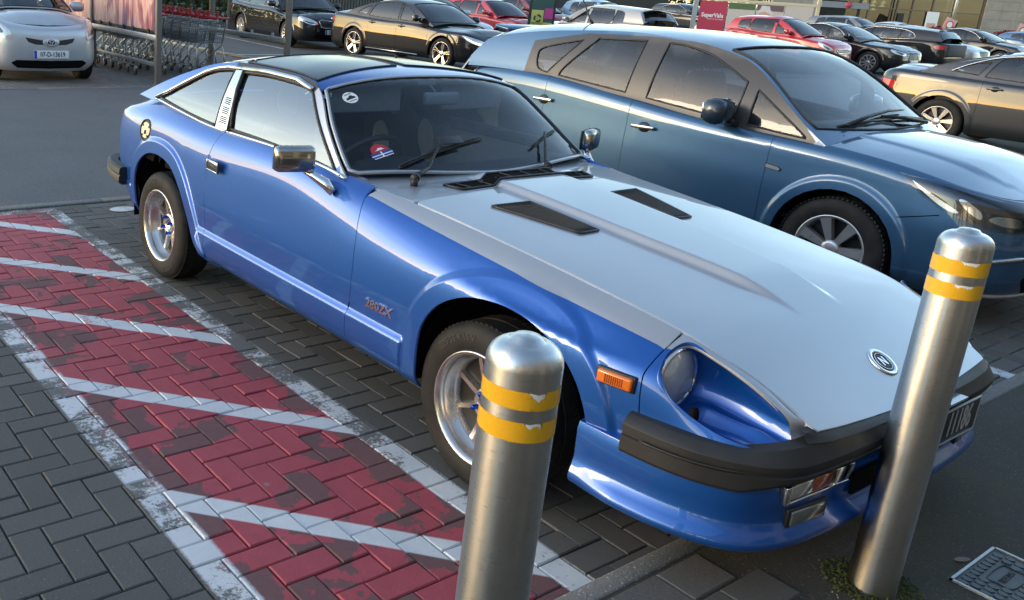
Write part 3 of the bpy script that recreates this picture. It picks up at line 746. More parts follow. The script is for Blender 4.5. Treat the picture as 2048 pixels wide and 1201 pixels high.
def clump(name, cx_, cy_, n, r0, r1, label, mat, s0, s1, z=0.09):
    V = []; F = []
    for _ in range(n):
        a = random.uniform(0, 6.28); r = random.uniform(r0, r1); s_ = random.uniform(s0, s1); o = len(V); x = cx_ + r * math.cos(a); y = cy_ + r * math.sin(a)
        for k in range(4): t = random.uniform(0, 6.28); V.append((x + s_ * math.cos(t), y + s_ * math.sin(t), z + random.uniform(0, s_)))
        V.append((x, y, z + s_ * 1.2))
        F += [(o, o + 1, o + 4), (o + 1, o + 2, o + 4), (o + 2, o + 3, o + 4), (o + 3, o, o + 4)]
    o = link(name, mesh(name, V, F), mat); o['kind'] = 'stuff'; o['label'] = label; return o
clump('moss', 2.163, 1.616, 700, 0.064, 0.13, 'green moss around the foot of the leaning bollard', 'moss', 0.003, 0.008)
clump('moss_grit', 2.163, 1.616, 60, 0.064, 0.16, 'pale grit in the moss at the bollard foot', 'grit', 0.0015, 0.0035)
# ================================================================== BLUE SPORTS CAR
YC = 1.87
ZX = thing('sports_car', 'blue classic sports coupe with silver bonnet and black removable roof panels, parked nearest', 'car', (0, YC, 0))
ST_X = [-2.36, -2.35, -2.31, -2.20, -2.00, -1.46, -0.85, -0.10, 0.45, 1.07, 1.45, 1.67, 1.80, 1.905, 2.00, 2.045, 2.066, 2.072]
ST_W = [0, .45, .68, .765, .805, .835, .842, .845, .845, .843, .832, .806, .772, .737, .66, .52, .28, 0]
R6 = [(0, .85), (.42, .855), (.63, .86), (.71, .868), (.735, .895), (.755, .926), (.765, .916), (.775, .922), (.757, .860), (.755, .797), (.74, .757), (.715, .728), (.68, .702), (.622, .668), (.578, .618), (.46, .585), (.26, .585), (0, .585)]
R7 = [(0, .875), (.36, .88), (.54, .89), (.60, .898), (.655, .940), (.712, .960), (.735, .932), (.745, .934), (.69, .888), (.662, .838), (.645, .795), (.632, .762), (.61, .722), (.578, .675), (.553, .618), (.45, .598), (.25, .598), (0, .598)]
def zx_ctrl():
    rows = []
    dw = [-.10, -.025, -.004, 0, -.010]; zz = [.215, .28, .405, .55, .70]; zrear = [.30, .36, .43, .56, .70]; xo = [.28, .20, .10, .02, -.005, 0, .03, .08]
    for r in range(8):
        row = []
        for i, (x, w) in enumerate(zip(ST_X, ST_W)):
            rear = max(0, min(1, (-1.7 - x) / 0.5)); nose = max(0, min(1, (x - 1.67) / 0.35))
            px = x + xo[r] * rear
            if r <= 4:
                z = zz[r] * (1 - rear) + zrear[r] * rear
                if r == 4: z = min(z, R6[i][1] - .075 + .05 * nose) if x > 1.2 else z
                ww = max(0, w + dw[r] * (1 if w > .3 else w / .3))
                if r == 4 and nose: ww = w * (1 - nose) + (w * .35 + R6[i][0] * .65) * nose
                if r == 3 and nose: z = .55 - .005 * nose
                if r == 4 and nose: z = .655 * (1 - nose) + .572 * nose
            elif r == 5:
                a = R6[i]; b = rows[4][i]; z = a[1] - .05 * (1 - .7 * nose) if a[1] > .75 else a[1] * .6 + b[2] * .4; ww = a[0] * .45 + max(b[1], a[0]) * .55
            elif r == 6: ww, z = R6[i]
            else: ww, z = R7[i]
            if r >= 4 and nose: px = px - (.012, .018, .010, 0)[r - 4] * nose
            row.append((px, ww, z))
        rows.append(row)
    return rows
RARCH = smooth_poly([(-1.76, .10), (-1.765, .22), (-1.79, .36), (-1.795, .48), (-1.745, .60), (-1.62, .678), (-1.45, .697), (-1.29, .665), (-1.165, .575), (-1.08, .465), (-1.02, .355), (-.965, .27), (-.92, .20), (-.90, .10)], 5, False)
FARCH = smooth_poly([(.745, .10), (.765, .20), (.783, .327), (.788, .43), (.81, .52), (.87, .603), (.955, .66), (1.05, .693), (1.17, .705), (1.29, .690), (1.40, .645), (1.48, .575), (1.53, .48), (1.556, .36), (1.572, .26), (1.58, .10)], 5, False)
def sstep(a, b, x): t = np.clip((x - a) / (b - a), 0, 1); return t * t * (3 - 2 * t)
def polyline_dist(Q, P):
    D = np.full(len(Q), 1e9)
    for i in range(len(P) - 1):
        a, ab = P[i], P[i + 1] - P[i]; t = np.clip(((Q - a) @ ab) / max(ab @ ab, 1e-12), 0, 1); D = np.minimum(D, np.linalg.norm(Q - a - t[:, None] * ab, axis=1))
    return D
def zx_disp(P):
    x, z = P[:, 0], P[:, 2]; Q = np.stack([x, z], -1); d = np.zeros(len(x))
    for A, cx_ in ((RARCH, -1.43), (FARCH, 1.17)):
        D = polyline_dist(Q, A); d += .014 * sstep(.092, .070, D) * sstep(.16, .24, z)          # flared arch band
    flank = sstep(-2.0, -1.9, x) * sstep(1.70, 1.60, x)
    d += .017 * sstep(.432, .398, z) * sstep(.20, .30, z) * sstep(-.965, -.945, x) * sstep(.705, .690, x)     # body side step
    d += .010 * sstep(.46, .44, z) * sstep(.25, .35, z) * sstep(-1.84, -1.86, x)
    out = np.zeros_like(P); out[:, 1] = -d * np.where(np.abs(P[:, 1]) > .6, 1, 0); return out
SH = Shell(zx_ctrl(), zx_disp)
GUIDE = []
KT = SH.kt
def shx(pts): return SH.inv(pts, (0, 2), lambda p: (np.abs(p[:, 1]) > .52) & (p[:, 0] > -2.27))
def row_pts(xs, t):
    """(u, t) points along a given row at stations x"""
    us = np.linspace(0, SH.ku[-1], 900); P = SH.ev(np.stack([us, np.full(900, t)], -1)); a = np.argmax((P[:, 0] > -2.25) & (np.abs(P[:, 1]) > .5))
    b = a + np.argmax(np.diff(P[a:, 0]) <= 1e-6) if np.any(np.diff(P[a:, 0]) <= 1e-6) else len(us)
    return np.stack([np.interp(xs, P[a:b, 0], us[a:b]), np.full(len(xs), t)], -1)
def both(name, fn, mat, **k):
    for mir in (False, True):
        o = fn(name, mat, mir)
    return o
def side_panel(name, outline, mat, holes=(), parent=ZX, split=None, lines=None, **k):
    res = []
    for mir in (False, True):
        V, F, N = panel_data(SH, outline, holes=holes, mirror=mir, lines=GUIDE if lines is None else GUIDE + lines, **k); me = mesh(name, V, F, N=N); o = link(name, me, mat, parent); res.append(o)
        if split is not None:
            idx = [1 if split(np.mean([V[i] for i in f], 0)) else 0 for f in F]; me.polygons.foreach_set('material_index', idx)
    return res
for A in (RARCH, FARCH):
    for dd_ in (.022, .045, .066, .074, .081, .088, .097, .115):
        e_ = np.gradient(A, axis=0); e_ /= np.linalg.norm(e_, axis=1)[:, None]; nrm_ = np.stack([-e_[:, 1], e_[:, 0]], -1); B_ = A + nrm_ * dd_
        B_ = B_[B_[:, 1] > .22]
        if len(B_) > 3: GUIDE.append(shx(densify(B_, .02)[:-1] if False else B_))
for z_ in (.395, .402, .413, .424, .432): GUIDE.append(shx([(x_, z_) for x_ in np.arange(-1.05, .79, .03)])); 
for z_ in (.44, .45, .46): GUIDE.append(shx([(x_, z_) for x_ in np.arange(-2.1, -1.82, .03)]))
tb = KT[0] + .01; top7 = KT[7] - .002
DOOR_R = [(-.875, .30), (-.882, .42), (-.900, .577), (-.912, .70), (-.905, .80), (-.880, .875)]
SHUT = [(.352, .30), (.360, .45), (.366, .60), (.360, .70), (.343, .80), (.322, .862)]
# rear quarter incl. tail
ar = shx([p for p in RARCH if p[1] > .26])
q_out = np.concatenate([row_pts([-.885, -.92, -.96], tb), np.array([[ar[-1][0] + .02, tb]]), ar[::-1], np.array([[ar[0][0], tb]]), np.array([[0.0, tb]]), np.array([[0.0, top7]]), row_pts(np.linspace(-2.2, -.85, 12), top7), shx(DOOR_R[::-1])])
fuel = [(-1.70 + .072 * math.cos(a), .800 + .060 * math.sin(a)) for a in np.linspace(0, 2 * math.pi, 28)[:-1]]
def uniq(P):
    o = [P[0]]
    for p in P[1:]:
        if np.linalg.norm(p - o[-1]) > 1e-4: o.append(p)
    return np.array(o)
side_panel('rear_quarter', uniq(q_out), 'blue_paint', holes=[shx(fuel)], sp=.045, d=.018)
d_out = np.concatenate([shx(DOOR_R), row_pts(np.linspace(-.85, .30, 16), top7), shx(SHUT[::-1])])
d_out = np.concatenate([d_out, row_pts(np.linspace(.345, -.87, 12), tb + .035)])
DOORS = side_panel('door', uniq(d_out), 'blue_paint', sp=.045, d=.018)
d2 = np.concatenate([row_pts(np.linspace(-.87, .345, 12), tb + .031), row_pts(np.linspace(.345, -.87, 12), tb)])
side_panel('sill', uniq(d2), 'blue_paint', sp=.045, d=.03)
af = shx([p for p in FARCH if p[1] > .26])
NSH = [(1.672, .735), (1.668, .66), (1.675, .60), (1.685, .53), (1.69, .40), (1.69, .27)]
w_out = np.concatenate([shx(SHUT), row_pts(np.linspace(.34, 1.665, 24), top7), shx(NSH), np.array([[af[-1][0], tb]]), af[::-1], np.array([[af[0][0], tb]]), row_pts([.70, .55, .36], tb)])
SPLIT = row_pts(np.linspace(.30, 1.67, 60), KT[6]); SP3 = SH.ev(SPLIT)
def above_split(p): return abs(p[1]) < np.interp(p[0], SP3[:, 0], -SP3[:, 1])
side_panel('front_wing', uniq(w_out), ['blue_paint', 'silver_paint'], sp=.040, d=.016, split=above_split, lines=[SPLIT])
# nose piece with the scooped headlamp bucket
LIP = [((1.700, .738, .744), 118), ((1.715, .665, .756), 80), ((1.790, .642, .742), 48), ((1.862, .624, .712), 22), ((1.951, .606, .660), 2), ((2.004, .598, .612), -16), ((2.030, .604, .578), -36), ((2.020, .635, .556), -60), ((1.977, .682, .549), -82), ((1.905, .732, .562), -106), ((1.815, .768, .592), -132), ((1.749, .786, .632), -156), ((1.722, .790, .690), -182), ((1.712, .775, .730), -212)]
LC = smooth_poly([p + (a,) for p, a in LIP[:-1]] + [LIP[-1][0] + (LIP[-1][1],)], 6, False)
lp = smooth_poly([p for p, a in LIP], 6, True)
def inv3(P):
    q = np.array([SH.g[np.argmin(((SH.gp - p) ** 2).sum(1))] for p in P]); e = 1e-4
    for _ in range(8):
        r = SH.ev(q) - P; J = np.stack([(SH.ev(q + [e, 0]) - SH.ev(q - [e, 0])) / (2 * e), (SH.ev(q + [0, e]) - SH.ev(q - [0, e])) / (2 * e)], -1)
        A = np.einsum('nij,nik->njk', J, J) + np.eye(2) * 1e-6; b = np.einsum('nij,ni->nj', J, r); q = q - np.clip(np.linalg.solve(A, b[..., None])[..., 0], -.05, .05)
        q[:, 0] = np.clip(q[:, 0], 0, SH.ku[-1]); q[:, 1] = np.clip(q[:, 1], 0, SH.kt[-1])
    return q
lip_ut = inv3(lp * [1, -1, 1])
lip3 = SH.ev(lip_ut)
n_out = np.concatenate([shx([(1.672, .735), (1.668, .66), (1.675, .60), (1.685, .53), (1.69, .50)]), row_pts(np.linspace(1.72, 2.04, 12), KT[3] - .05), row_pts(np.linspace(2.035, 1.67, 16), top7)])
n_out = uniq(n_out)
def nose_split(p):
    if p[0] < 1.705: return p[2] > .728
    return abs(p[1]) < np.interp(p[0], [1.705, 1.74, 1.79, 1.862, 1.951, 2.004, 2.03], [.725, .672, .648, .629, .611, .603, .600]) and p[2] > .56
NOSE = side_panel('headlamp_surround', n_out, ['blue_paint', 'silver_paint'], holes=[lip_ut], sp=.022, d=.010, split=nose_split)
HLC = np.array([1.695, -.672, .637]); HLR = .090
for sgn, prt in ((1, NOSE[0]), (-1, NOSE[1])):
    n = len(lip3); ang = []
    base = smooth_poly([np.array([a, 0.0]) for p, a in LIP] + [np.array([118 - 360.0, 0])], 6, False)[:, 0]
    base = base[:n] if len(base) >= n else np.interp(np.linspace(0, 1, n), np.linspace(0, 1, len(base)), base)
    m = 14; V = []; N = []
    for j in range(m + 1):
        b = j / m
        for i in range(n):
            a = math.radians(base[i]); H = HLC + np.array([0, math.cos(a) * HLR, math.sin(a) * HLR])
            O = lip3[i]; P = O * (1 - b) + H * b
            ax_ = HLC + np.array([(P[0] - HLC[0]), (P[0] - HLC[0]) * .16, -(P[0] - HLC[0]) * .12])      # axis of the scoop
            r = P - ax_; r[0] = 0; rl = np.linalg.norm(r); hol = math.sin(math.pi * b) ** 1.0
            P = P + r / max(rl, 1e-6) * .016 * hol
            da = ((base[i] + 62 + 180) % 360) - 180                                                   # rounded ridge in the floor
            P = P - r / max(rl, 1e-6) * .034 * math.exp(-(da / 17) ** 2) * min(1, hol * 1.5) * (1 if b < .75 else (1 - b) / .25)
            if j == 0: P = O + np.array([-.002, 0, 0])
            V.append(P * [1, sgn, 1])
    F = []
    for j in range(m):
        for i in range(n):
            k = (i + 1) % n; F.append((j * n + i, j * n + k, (j + 1) * n + k, (j + 1) * n + i) if sgn < 0 else (j * n + i, (j + 1) * n + i, (j + 1) * n + k, j * n + k))
    link('headlamp_bucket', mesh('headlamp_bucket', V, F, smooth=True), 'blue_paint', prt)
    T = Matrix.Translation(Vector(HLC * [1, sgn, 1])) @ Matrix.Rotation(-math.pi / 2, 4, 'Z')
    hl = MB(); hl.lathe([(.094, -.02), (.096, .002), (.092, .008), (.087, .008), (.086, .000)], 48, T=T); ho = hl.make('headlamp', 'chrome', ZX)
    q = MB(); q.lathe([(.086, .000), (.070, -.010), (.045, -.018), (.018, -.022), (0.0, -.022)], 40, T=T); q.make('reflector', 'lamp_silver', ho)
    q = MB(); q.lathe([(.0862, .002), (.075, .011), (.055, .019), (.030, .024), (.0, .026)], 40, T=T)
    for k in range(-5, 6):
        q.box((k * .013, .010 + .012 * (1 - abs(k) / 6), -.028), (.0035, .006, .042 if abs(k) > 2 else .02), T=T)
    q.make('lens', 'lamp_front', ho)
    q = MB(); q.tube([(1.80, -.742 * sgn, .588), (1.815, -.738 * sgn, .592)], .018, 14); q.make('drain_hole', 'well_black', prt)
# ---- bonnet, cowl
eX = [ST_X[i] for i in range(6, 16)]; EW = Spl([(x, R7[i + 6][0]) for i, x in enumerate(eX)]); EZ = Spl([(x, R7[i + 6][1]) for i, x in enumerate(eX)])
CROWN = Spl([(-.3, .03), (.2, .018), (.5, .018), (1.0, .017), (1.5, .020), (1.8, .016), (1.95, .006), (2.12, -.004)])
EZ2 = Spl([(.10, .900), (.20, .897), (.45, .888), (1.07, .838), (1.45, .795), (1.67, .762), (1.80, .722), (1.905, .675), (2.00, .625), (2.046, .600), (2.12, .568)])
EW2 = Spl([(.10, .75), (.45, .69), (1.07, .662), (1.45, .645), (1.67, .632), (1.80, .61), (1.905, .578), (2.00, .556), (2.046, .55), (2.13, .54)])
def bonnet_z(x, y):
    e = EZ2(x); w = EW2(x); a = np.clip(np.abs(y) / w, 0, 1.15)
    z = e + CROWN(x) * (1 - a ** 2.2)
    bw = np.interp(x, [.4, 1.2, 1.75], [.205, .175, .12]); h = .026 * sstep(1.76, 1.50, x) * sstep(.30, .36, x)
    return z + h * sstep(bw + .022, bw - .012, np.abs(y))
BON = Top(bonnet_z)
XR = .515
fe = [(2.046 + .028 * (1 - (y / .545) ** 2), y) for y in np.linspace(-.538, .538, 25)]
outl = [(x, -(EW2(x) - .004)) for x in np.linspace(XR + .01, 2.035, 34)] + fe + [(x, EW2(x) - .004) for x in np.linspace(2.035, XR + .01, 34)] + [(XR - .03 * (1 - (y / .68) ** 2), y) for y in np.linspace(.66, -.66, 23)]
outl = np.array([(float(a), float(b)) for a, b in outl])
BL = []
for s_ in (-1, 1):
    for o_ in (.030, .022, .013, .005, -.004, -.012, -.020): BL.append(np.array([(x, s_ * (float(np.interp(x, [.4, 1.2, 1.75], [.205, .175, .12])) + o_)) for x in np.linspace(.53, 1.80, 60)]))
bon = panel('bonnet', BON, outl, 'silver_paint', ZX, sp=.04, d=.02, gap=.0025, flange=.018, lines=BL)
def vent(name, pts, holes_n, parent, off=.002, slat_dir=0):
    P = np.array(pts); V, F, N = panel_data(BON, P, sp=.05, d=.03, gap=0, flange=.006, off=off); o = link(name, mesh(name, V, F, N=N), 'well_black', parent)
    c = P.mean(0)
    for k in range(holes_n):
        q = MB()
        t = (k + .5) / holes_n
        if slat_dir == 0: a = P[0] * (1 - t) + P[1] * t; b = P[3] * (1 - t) + P[2] * t
        else: a = P[0] * (1 - t) + P[3] * t; b = P[1] * (1 - t) + P[2] * t
        L = []
        for s_ in np.linspace(.015, .985, 9): p = a + (b - a) * s_; L.append((p[0], p[1], float(bonnet_z(np.array([p[0]]), np.array([p[1]]))[0]) + off + .0025))
        q.tube(L, .0030, 5); q.make('louvre', 'grille_plastic', o)
    q = MB(); rim = []
    for p in densify(P, .03): rim.append((p[0], p[1], float(bonnet_z(np.array([p[0]]), np.array([p[1]]))[0]) + off + .002))
    q.tube(rim, .005, 6, closed=True); q.make('vent_rim', 'grille_plastic', o); return o
for s_ in (-1, 1): vent('bonnet_vent', [(.685, s_ * .440), (.700, s_ * .248), (1.030, s_ * .238), (1.030, s_ * .335)], 11, ZX)
# scuttle (cowl) panel under the windscreen
WSB = Spl([(-.745, .150), (-.70, .175), (-.5, .24), (-.25, .285), (0, .300), (.25, .285), (.5, .24), (.70, .175), (.745, .150)])
co = [(float(WSB(y)) - .03, y) for y in np.linspace(-.735, .735, 31)] + [(XR - .006 - .03 * (1 - (y / .68) ** 2), y) for y in np.linspace(.685, -.685, 23)]
cow = panel('scuttle', BON, np.array(co), 'silver_paint', ZX, sp=.04, d=.02, gap=0, flange=.02)
vent('scuttle_grille', [(.395, -.43), (.478, -.40), (.478, .40), (.395, .43)], 7, ZX, .003, 1)
# ---- wipers
def zt(x, y): return float(bonnet_z(np.array([x]), np.array([y]))[0])
# ---- glasshouse
def wS(x, z): return .748 - .47 * (z - .92) + .030 * np.sin(np.clip((z - .92) / .34, 0, 1) * np.pi) * 0.6
SS = Side(wS)
ZE = Spl([(.24, .872), (.17, .902), (-.06, 1.060), (-.25, 1.205), (-.34, 1.240), (-.60, 1.256), (-.96, 1.254), (-1.20, 1.228), (-1.45, 1.160), (-1.69, 1.076), (-2.0, .950), (-2.2, .876), (-2.31, .845)])
ZCn = Spl([(.34, .875), (.30, .902), (.05, 1.083), (-.205, 1.264), (-.45, 1.296), (-.65, 1.305), (-.95, 1.301), (-1.25, 1.270), (-1.69, 1.145), (-2.0, 1.005), (-2.2, .905), (-2.31, .866)])
def roof_z(x, y):
    e = ZE(x); w = wS(x, e) - .004 - .17 * sstep(-1.74, -2.18, x); c = ZCn(x); a = np.abs(y) / w
    return c - (c - e) * np.clip(a, 0, 1.2) ** 2.7
RF = Top(roof_z)
def edge_y(x, ins=.0): e = ZE(np.array([x])); return float((wS(np.array([x]), e) - .004)[0] - .17 * sstep(-1.74, -2.18, np.array([x]))[0]) - ins
def cx(xs, s_, ins=0.0): return [(x, s_ * edge_y(x, ins)) for x in xs]
# windscreen: pillar inner edge to pillar inner edge
PIL = .030
WST = lambda y: -.222 - .02 * (abs(y) / .57) ** 2
def screen_outline(m):
    L = [(WST(y), y) for y in np.linspace(-(.575 - m), .575 - m, 15)]
    R_ = []
    for x in np.linspace(-.235, .135, 14): R_.append((x, edge_y(x, PIL + m)))
    Bt = [(float(WSB(y)) - .018 - m, y) for y in np.linspace(.69 - m, -.69 + m, 23)]
    Lf = [(x, -edge_y(x, PIL + m)) for x in np.linspace(.135, -.235, 14)]
    return uniq(np.array(L + R_ + Bt + Lf))
SO = screen_outline(0.0)
panel('windscreen', RF, SO, 'screen_glass', ZX, sp=.05, d=.025, gap=0, flange=0, off=.001)
q = MB(); q.tube([(p[0], p[1], float(roof_z(np.array([p[0]]), np.array([p[1]]))[0]) + .002) for p in SO], .0085, 8, closed=True); q.make('screen_rubber', 'black_trim', ZX)
q = MB(); so2 = screen_outline(-.008); q.tube([(p[0], p[1], float(roof_z(np.array([p[0]]), np.array([p[1]]))[0]) + .004) for p in so2], .0085, 8, closed=True); q.make('screen_trim', 'silver_paint', ZX)
# header, T bar and rear roof with hatch
hx0 = -.222
TP = lambda s_: [(-.325, s_ * (edge_y(-.325) - .012)), (-.455, s_ * .030), (-.935, s_ * .045), (-.965, s_ * (edge_y(-.965) - .012))]
TPo = {}
for s_ in (-1, 1):
    a = TP(s_); TPo[s_] = np.array([a[0], (-.39, s_ * .30), a[1], (-.70, s_ * .036), a[2], (-.955, s_ * .3), a[3], (-.8, s_ * (edge_y(-.8) - .012)), (-.6, s_ * (edge_y(-.6) - .012)), (-.45, s_ * (edge_y(-.45) - .012))])
rx = [(WST(y) - .006, y) for y in np.linspace(-.575, .575, 15)] + cx(np.linspace(-.26, -2.272, 50), 1) + cx(np.linspace(-2.272, -.26, 50), -1)
rx = uniq(np.array(rx))
hatch = np.array([(-1.32, -.44), (-2.05, -.52), (-2.05, .52), (-1.32, .44)])
hatch = smooth_poly([(-1.32, 0), (-1.33, -.40), (-1.40, -.46), (-2.0, -.52), (-2.06, -.46), (-2.07, 0), (-2.06, .46), (-2.0, .52), (-1.40, .46), (-1.33, .40)], 4)
panel('roof', RF, rx, 'blue_paint', ZX, holes=[TPo[-1], TPo[1], hatch], sp=.04, d=.02, gap=.0015, flange=.015)
panel('hatch_glass', RF, hatch, 'tinted_glass', ZX, sp=.06, d=.03, gap=0, flange=0)
for s_ in (-1, 1):
    o = panel('roof_panel', RF, TPo[s_], 'ttop_dark', ZX, sp=.04, d=.02, gap=.004, flange=.02, off=.004)
    q = MB(); q.tube([(p[0], p[1], float(roof_z(np.array([p[0]]), np.array([p[1]]))[0]) + .004) for p in densify(TPo[s_], .03)], .0045, 6, closed=True); q.make('panel_seal', 'black_trim', o)
    q = MB(); q.tube([(-.945, s_ * .545, 1.268), (-.945, s_ * .545, 1.275)], .006, 8); q.make('latch', 'chrome', o)
# flank glass and pillars
def sz(xs, d=0.0): return [(x, float(ZE(np.array([x]))[0]) - d) for x in xs]
BELT = Spl([(-2.0, .93), (-1.72, .972), (-1.46, .954), (-.96, .925), (-.42, .930), (0, .918), (.19, .898), (.24, .885)])
def bz(x): return float(BELT(np.array([x]))[0])
DG = smooth_poly([(-.828, .945), (-.828, .945), (-.5, .943), (-.1, .930), (.085, .912), (.085, .912), (.03, .955), (-.15, 1.085), (-.290, 1.192), (-.290, 1.192), (-.40, 1.214), (-.70, 1.222), (-.915, 1.212), (-.925, 1.205), (-.925, 1.205), (-.885, 1.08)], 4)
QG = smooth_poly([(-.985, .940), (-.985, .940), (-1.3, .955), (-1.64, .985), (-1.655, .995), (-1.64, 1.005), (-1.45, 1.090), (-1.28, 1.168), (-1.18, 1.196), (-1.035, 1.214), (-1.020, 1.21), (-1.020, 1.21)], 4)
LV = np.array([(-.975, .930), (-.852, .930), (-.928, 1.222), (-1.008, 1.222)])
whole = np.array([(x, bz(x) - .006) for x in np.linspace(-1.78, .215, 40)] + sz(np.linspace(.19, -1.95, 70), -.001))
whole = uniq(whole)
for mir in (False, True):
    V, F, N = panel_data(SS, whole, holes=[DG, QG], sp=.04, d=.02, gap=0, flange=.012, mirror=mir); me = mesh('cabin_pillar', V, F, N=N)
    o = link('cabin_pillar', me, ['blue_paint', 'silver_paint', 'black_trim'], ZX)
    idx = []
    for f in F:
        c = np.mean([V[i] for i in f], 0)
        idx.append(1 if c[0] > -.28 and c[2] > bz(c[0]) + .02 else (2 if -1.03 < c[0] < -.26 else (1 if c[0] > .1 else 0)))
    me.polygons.foreach_set('material_index', idx)
    pr_ = DOORS[1 if mir else 0]
    V, F, N = panel_data(SS, DG, sp=.06, d=.03, gap=0, flange=0, off=-.006, mirror=mir); link('door_window', mesh('door_window', V, F, N=N), 'side_glass', pr_)
    V, F, N = panel_data(SS, QG, sp=.06, d=.03, gap=0, flange=0, off=-.006, mirror=mir); link('quarter_window', mesh('quarter_window', V, F, N=N), 'side_glass', ZX)
    V, F, N = panel_data(SS, LV, sp=.05, d=.02, gap=.002, flange=.008, off=.006, mirror=mir); lo = link('louvre_panel', mesh('louvre_panel', V, F, N=N), 'brushed_trim', ZX)
    sg = 1 if mir else -1
    def sp3(x, z, off=0.0): w = float(wS(np.array([x]), np.array([z]))[0]) + off; return (x, sg * w, z)
    for g in range(3):
        for k in range(4):
            q = MB(); z = .966 + g * .046 + k * .0088; xl = -.955 - (z - .93) * .115 + .010; xr = -.862 - (z - .93) * .26 - .012
            q.tube([sp3(xl, z, .0075), sp3(xr, z - .002, .0075)], .0032, 5); q.make('louvre_slot', 'black_trim', lo)
    # seals and bright trim
    def rail(name, pts, r, mat, par=ZX, off=.006):
        q = MB(); q.tube([sp3(x, z, off) for x, z in pts], r, 8); return q.make(name, mat, par)
    rail('glass_seal', list(DG) + [DG[0]], .0075, 'black_trim', pr_, .001)
    rail('glass_seal', list(QG) + [QG[0]], .006, 'black_trim', ZX, .001)
    rail('b_pillar_seal', [(-.842, .935), (-.90, 1.13), (-.928, 1.222)], .011, 'black_trim')
    rail('belt_trim', [(x, bz(x) + .004) for x in np.linspace(-.845, .165, 24)], .0085, 'chrome', pr_, .006)
    rail('belt_trim', [(x, bz(x) + .004) for x in np.linspace(-1.71, -.86, 18)], .007, 'chrome', ZX, .006)
    rail('drip_rail', [(-1.712, .985), (-1.60, 1.030), (-1.45, 1.100), (-1.28, 1.178), (-1.18, 1.206), (-1.08, 1.222), (-.945, 1.228)], .0105, 'chrome', ZX, .006)
    rail('roof_rail', [(-.938, 1.226), (-.70, 1.236), (-.45, 1.232), (-.305, 1.206)], .0150, 'brushed_trim', ZX, .004)
    # flush white strip of the door handle, lock
    T = frame((-.80, sg * .852, .772), (1, 0, -.03), (0, 0, 1))
    hb = MB(); hb.box((0, 0, 0), (.118, .058, .008), T=T, bev=.004); ho = hb.make('door_handle', 'black_trim', pr_)
    q = MB()
    for a, b in (((-.052, 0), (.006, .050)), ((.052, 0), (.006, .050)), ((0, .024), (.108, .006)), ((0, -.024), (.108, .006))): q.box((a[0], a[1], .004), (b[0], b[1], .006), T=T, bev=.002)
    q.make('handle_frame', 'chrome', ho)
    q = MB(); q.box((0.008, .010, .004), (.082, .026, .008), T=T, bev=.004); q.make('handle_flap', 'chrome', ho)
    # fuel filler only on the near side
    if not mir:
        c = SH.ev(shx([(-1.70, .800)]))[0]; nn = SH.normal(shx([(-1.70, .800)]))[0]; T = frame(c - nn * .006, (1, 0, 0.02), (0, nn[2], abs(nn[1])))
        q = MB()
        P1 = [(.070 * math.cos(a), .058 * math.sin(a)) for a in np.linspace(0, 2 * math.pi, 29)[:-1]]
        q.prism(P1, -.004, .003, T=T); fo = q.make('fuel_filler', 'black_trim', ZX)
        q = MB(); q.tube([T @ Vector((1.03 * p[0], 1.03 * p[1], .006)) for p in P1], .004, 6, closed=True); q.make('filler_ring', 'black_trim', fo)
        q = MB(); q.prism([(.055 * math.cos(a), .045 * math.sin(a)) for a in np.linspace(0, 2 * math.pi, 25)[:-1]], .003, .008, T=T); q.make('filler_flap', 'brushed_trim', fo)
        q = MB(); q.box((0, -.012, .011), (.012, .024, .006), T=T, bev=.002); q.make('filler_latch', 'black_trim', fo)
        for a in (.6, 2.5, 4.0, 5.4): q = MB(); q.box((.05 * math.cos(a), .04 * math.sin(a), .008), (.016, .012, .006), T=T, bev=.002); q.make('filler_clip', 'black_trim', fo)
# ---- liner behind the gaps
rl = []
for mir in (False, True):
    V, F, N = panel_data(SH, uniq(np.concatenate([row_pts(np.linspace(-2.2, .74, 30), KT[1]), shx([(p[0] - .0, p[1]) for p in FARCH if p[1] > .28]), row_pts(np.linspace(1.62, 1.67, 3), KT[1]), row_pts(np.linspace(1.67, -2.2, 40), KT[6] - .02)])), sp=.08, d=.04, gap=.004, flange=0, off=-.022, mirror=mir); rl.append((V, F, N))
def cut_arch(d):   # drop liner faces inside the rear arch
    V, F, N = d; A = RARCH; c = np.array([np.mean([[V[i][0], V[i][2]] for i in f], 0) for f in F]); k = ~inpoly(c, A); return V, [f for f, q in zip(F, k) if q], N
join_panels('inner_shell', [cut_arch(d) for d in rl], 'well_black', ZX)
for x0, r in ((-1.43, .40), (1.16, .41)):
    for sg in (-1, 1):
        q = MB(); n = 22; V = []; F = []
        for i in range(n + 1):
            a = -.08 + (math.pi + .16) * i / n
            for y in (.818, .45): V.append((x0 + r * math.cos(a), sg * y, .30 + r * math.sin(a) * .99))
        for i in range(n): F.append((2 * i, 2 * i + 1, 2 * i + 3, 2 * i + 2))
        V.append((x0, sg * .45, .3)); k = len(V) - 1
        for i in range(n): F.append((2 * i + 1, k, 2 * i + 3))
        q.add(V, F, True); q.make('wheel_well', 'well_black', ZX)
q = MB(); q.box((-.1, 0, .20), (1.25, 1.36, .05)); q.box((-.1, 0, .215), (4.0, .86, .03)); q.box((1.62, 0, .42), (.04, 1.3, .3)); q.make('underbody', 'well_black', ZX)
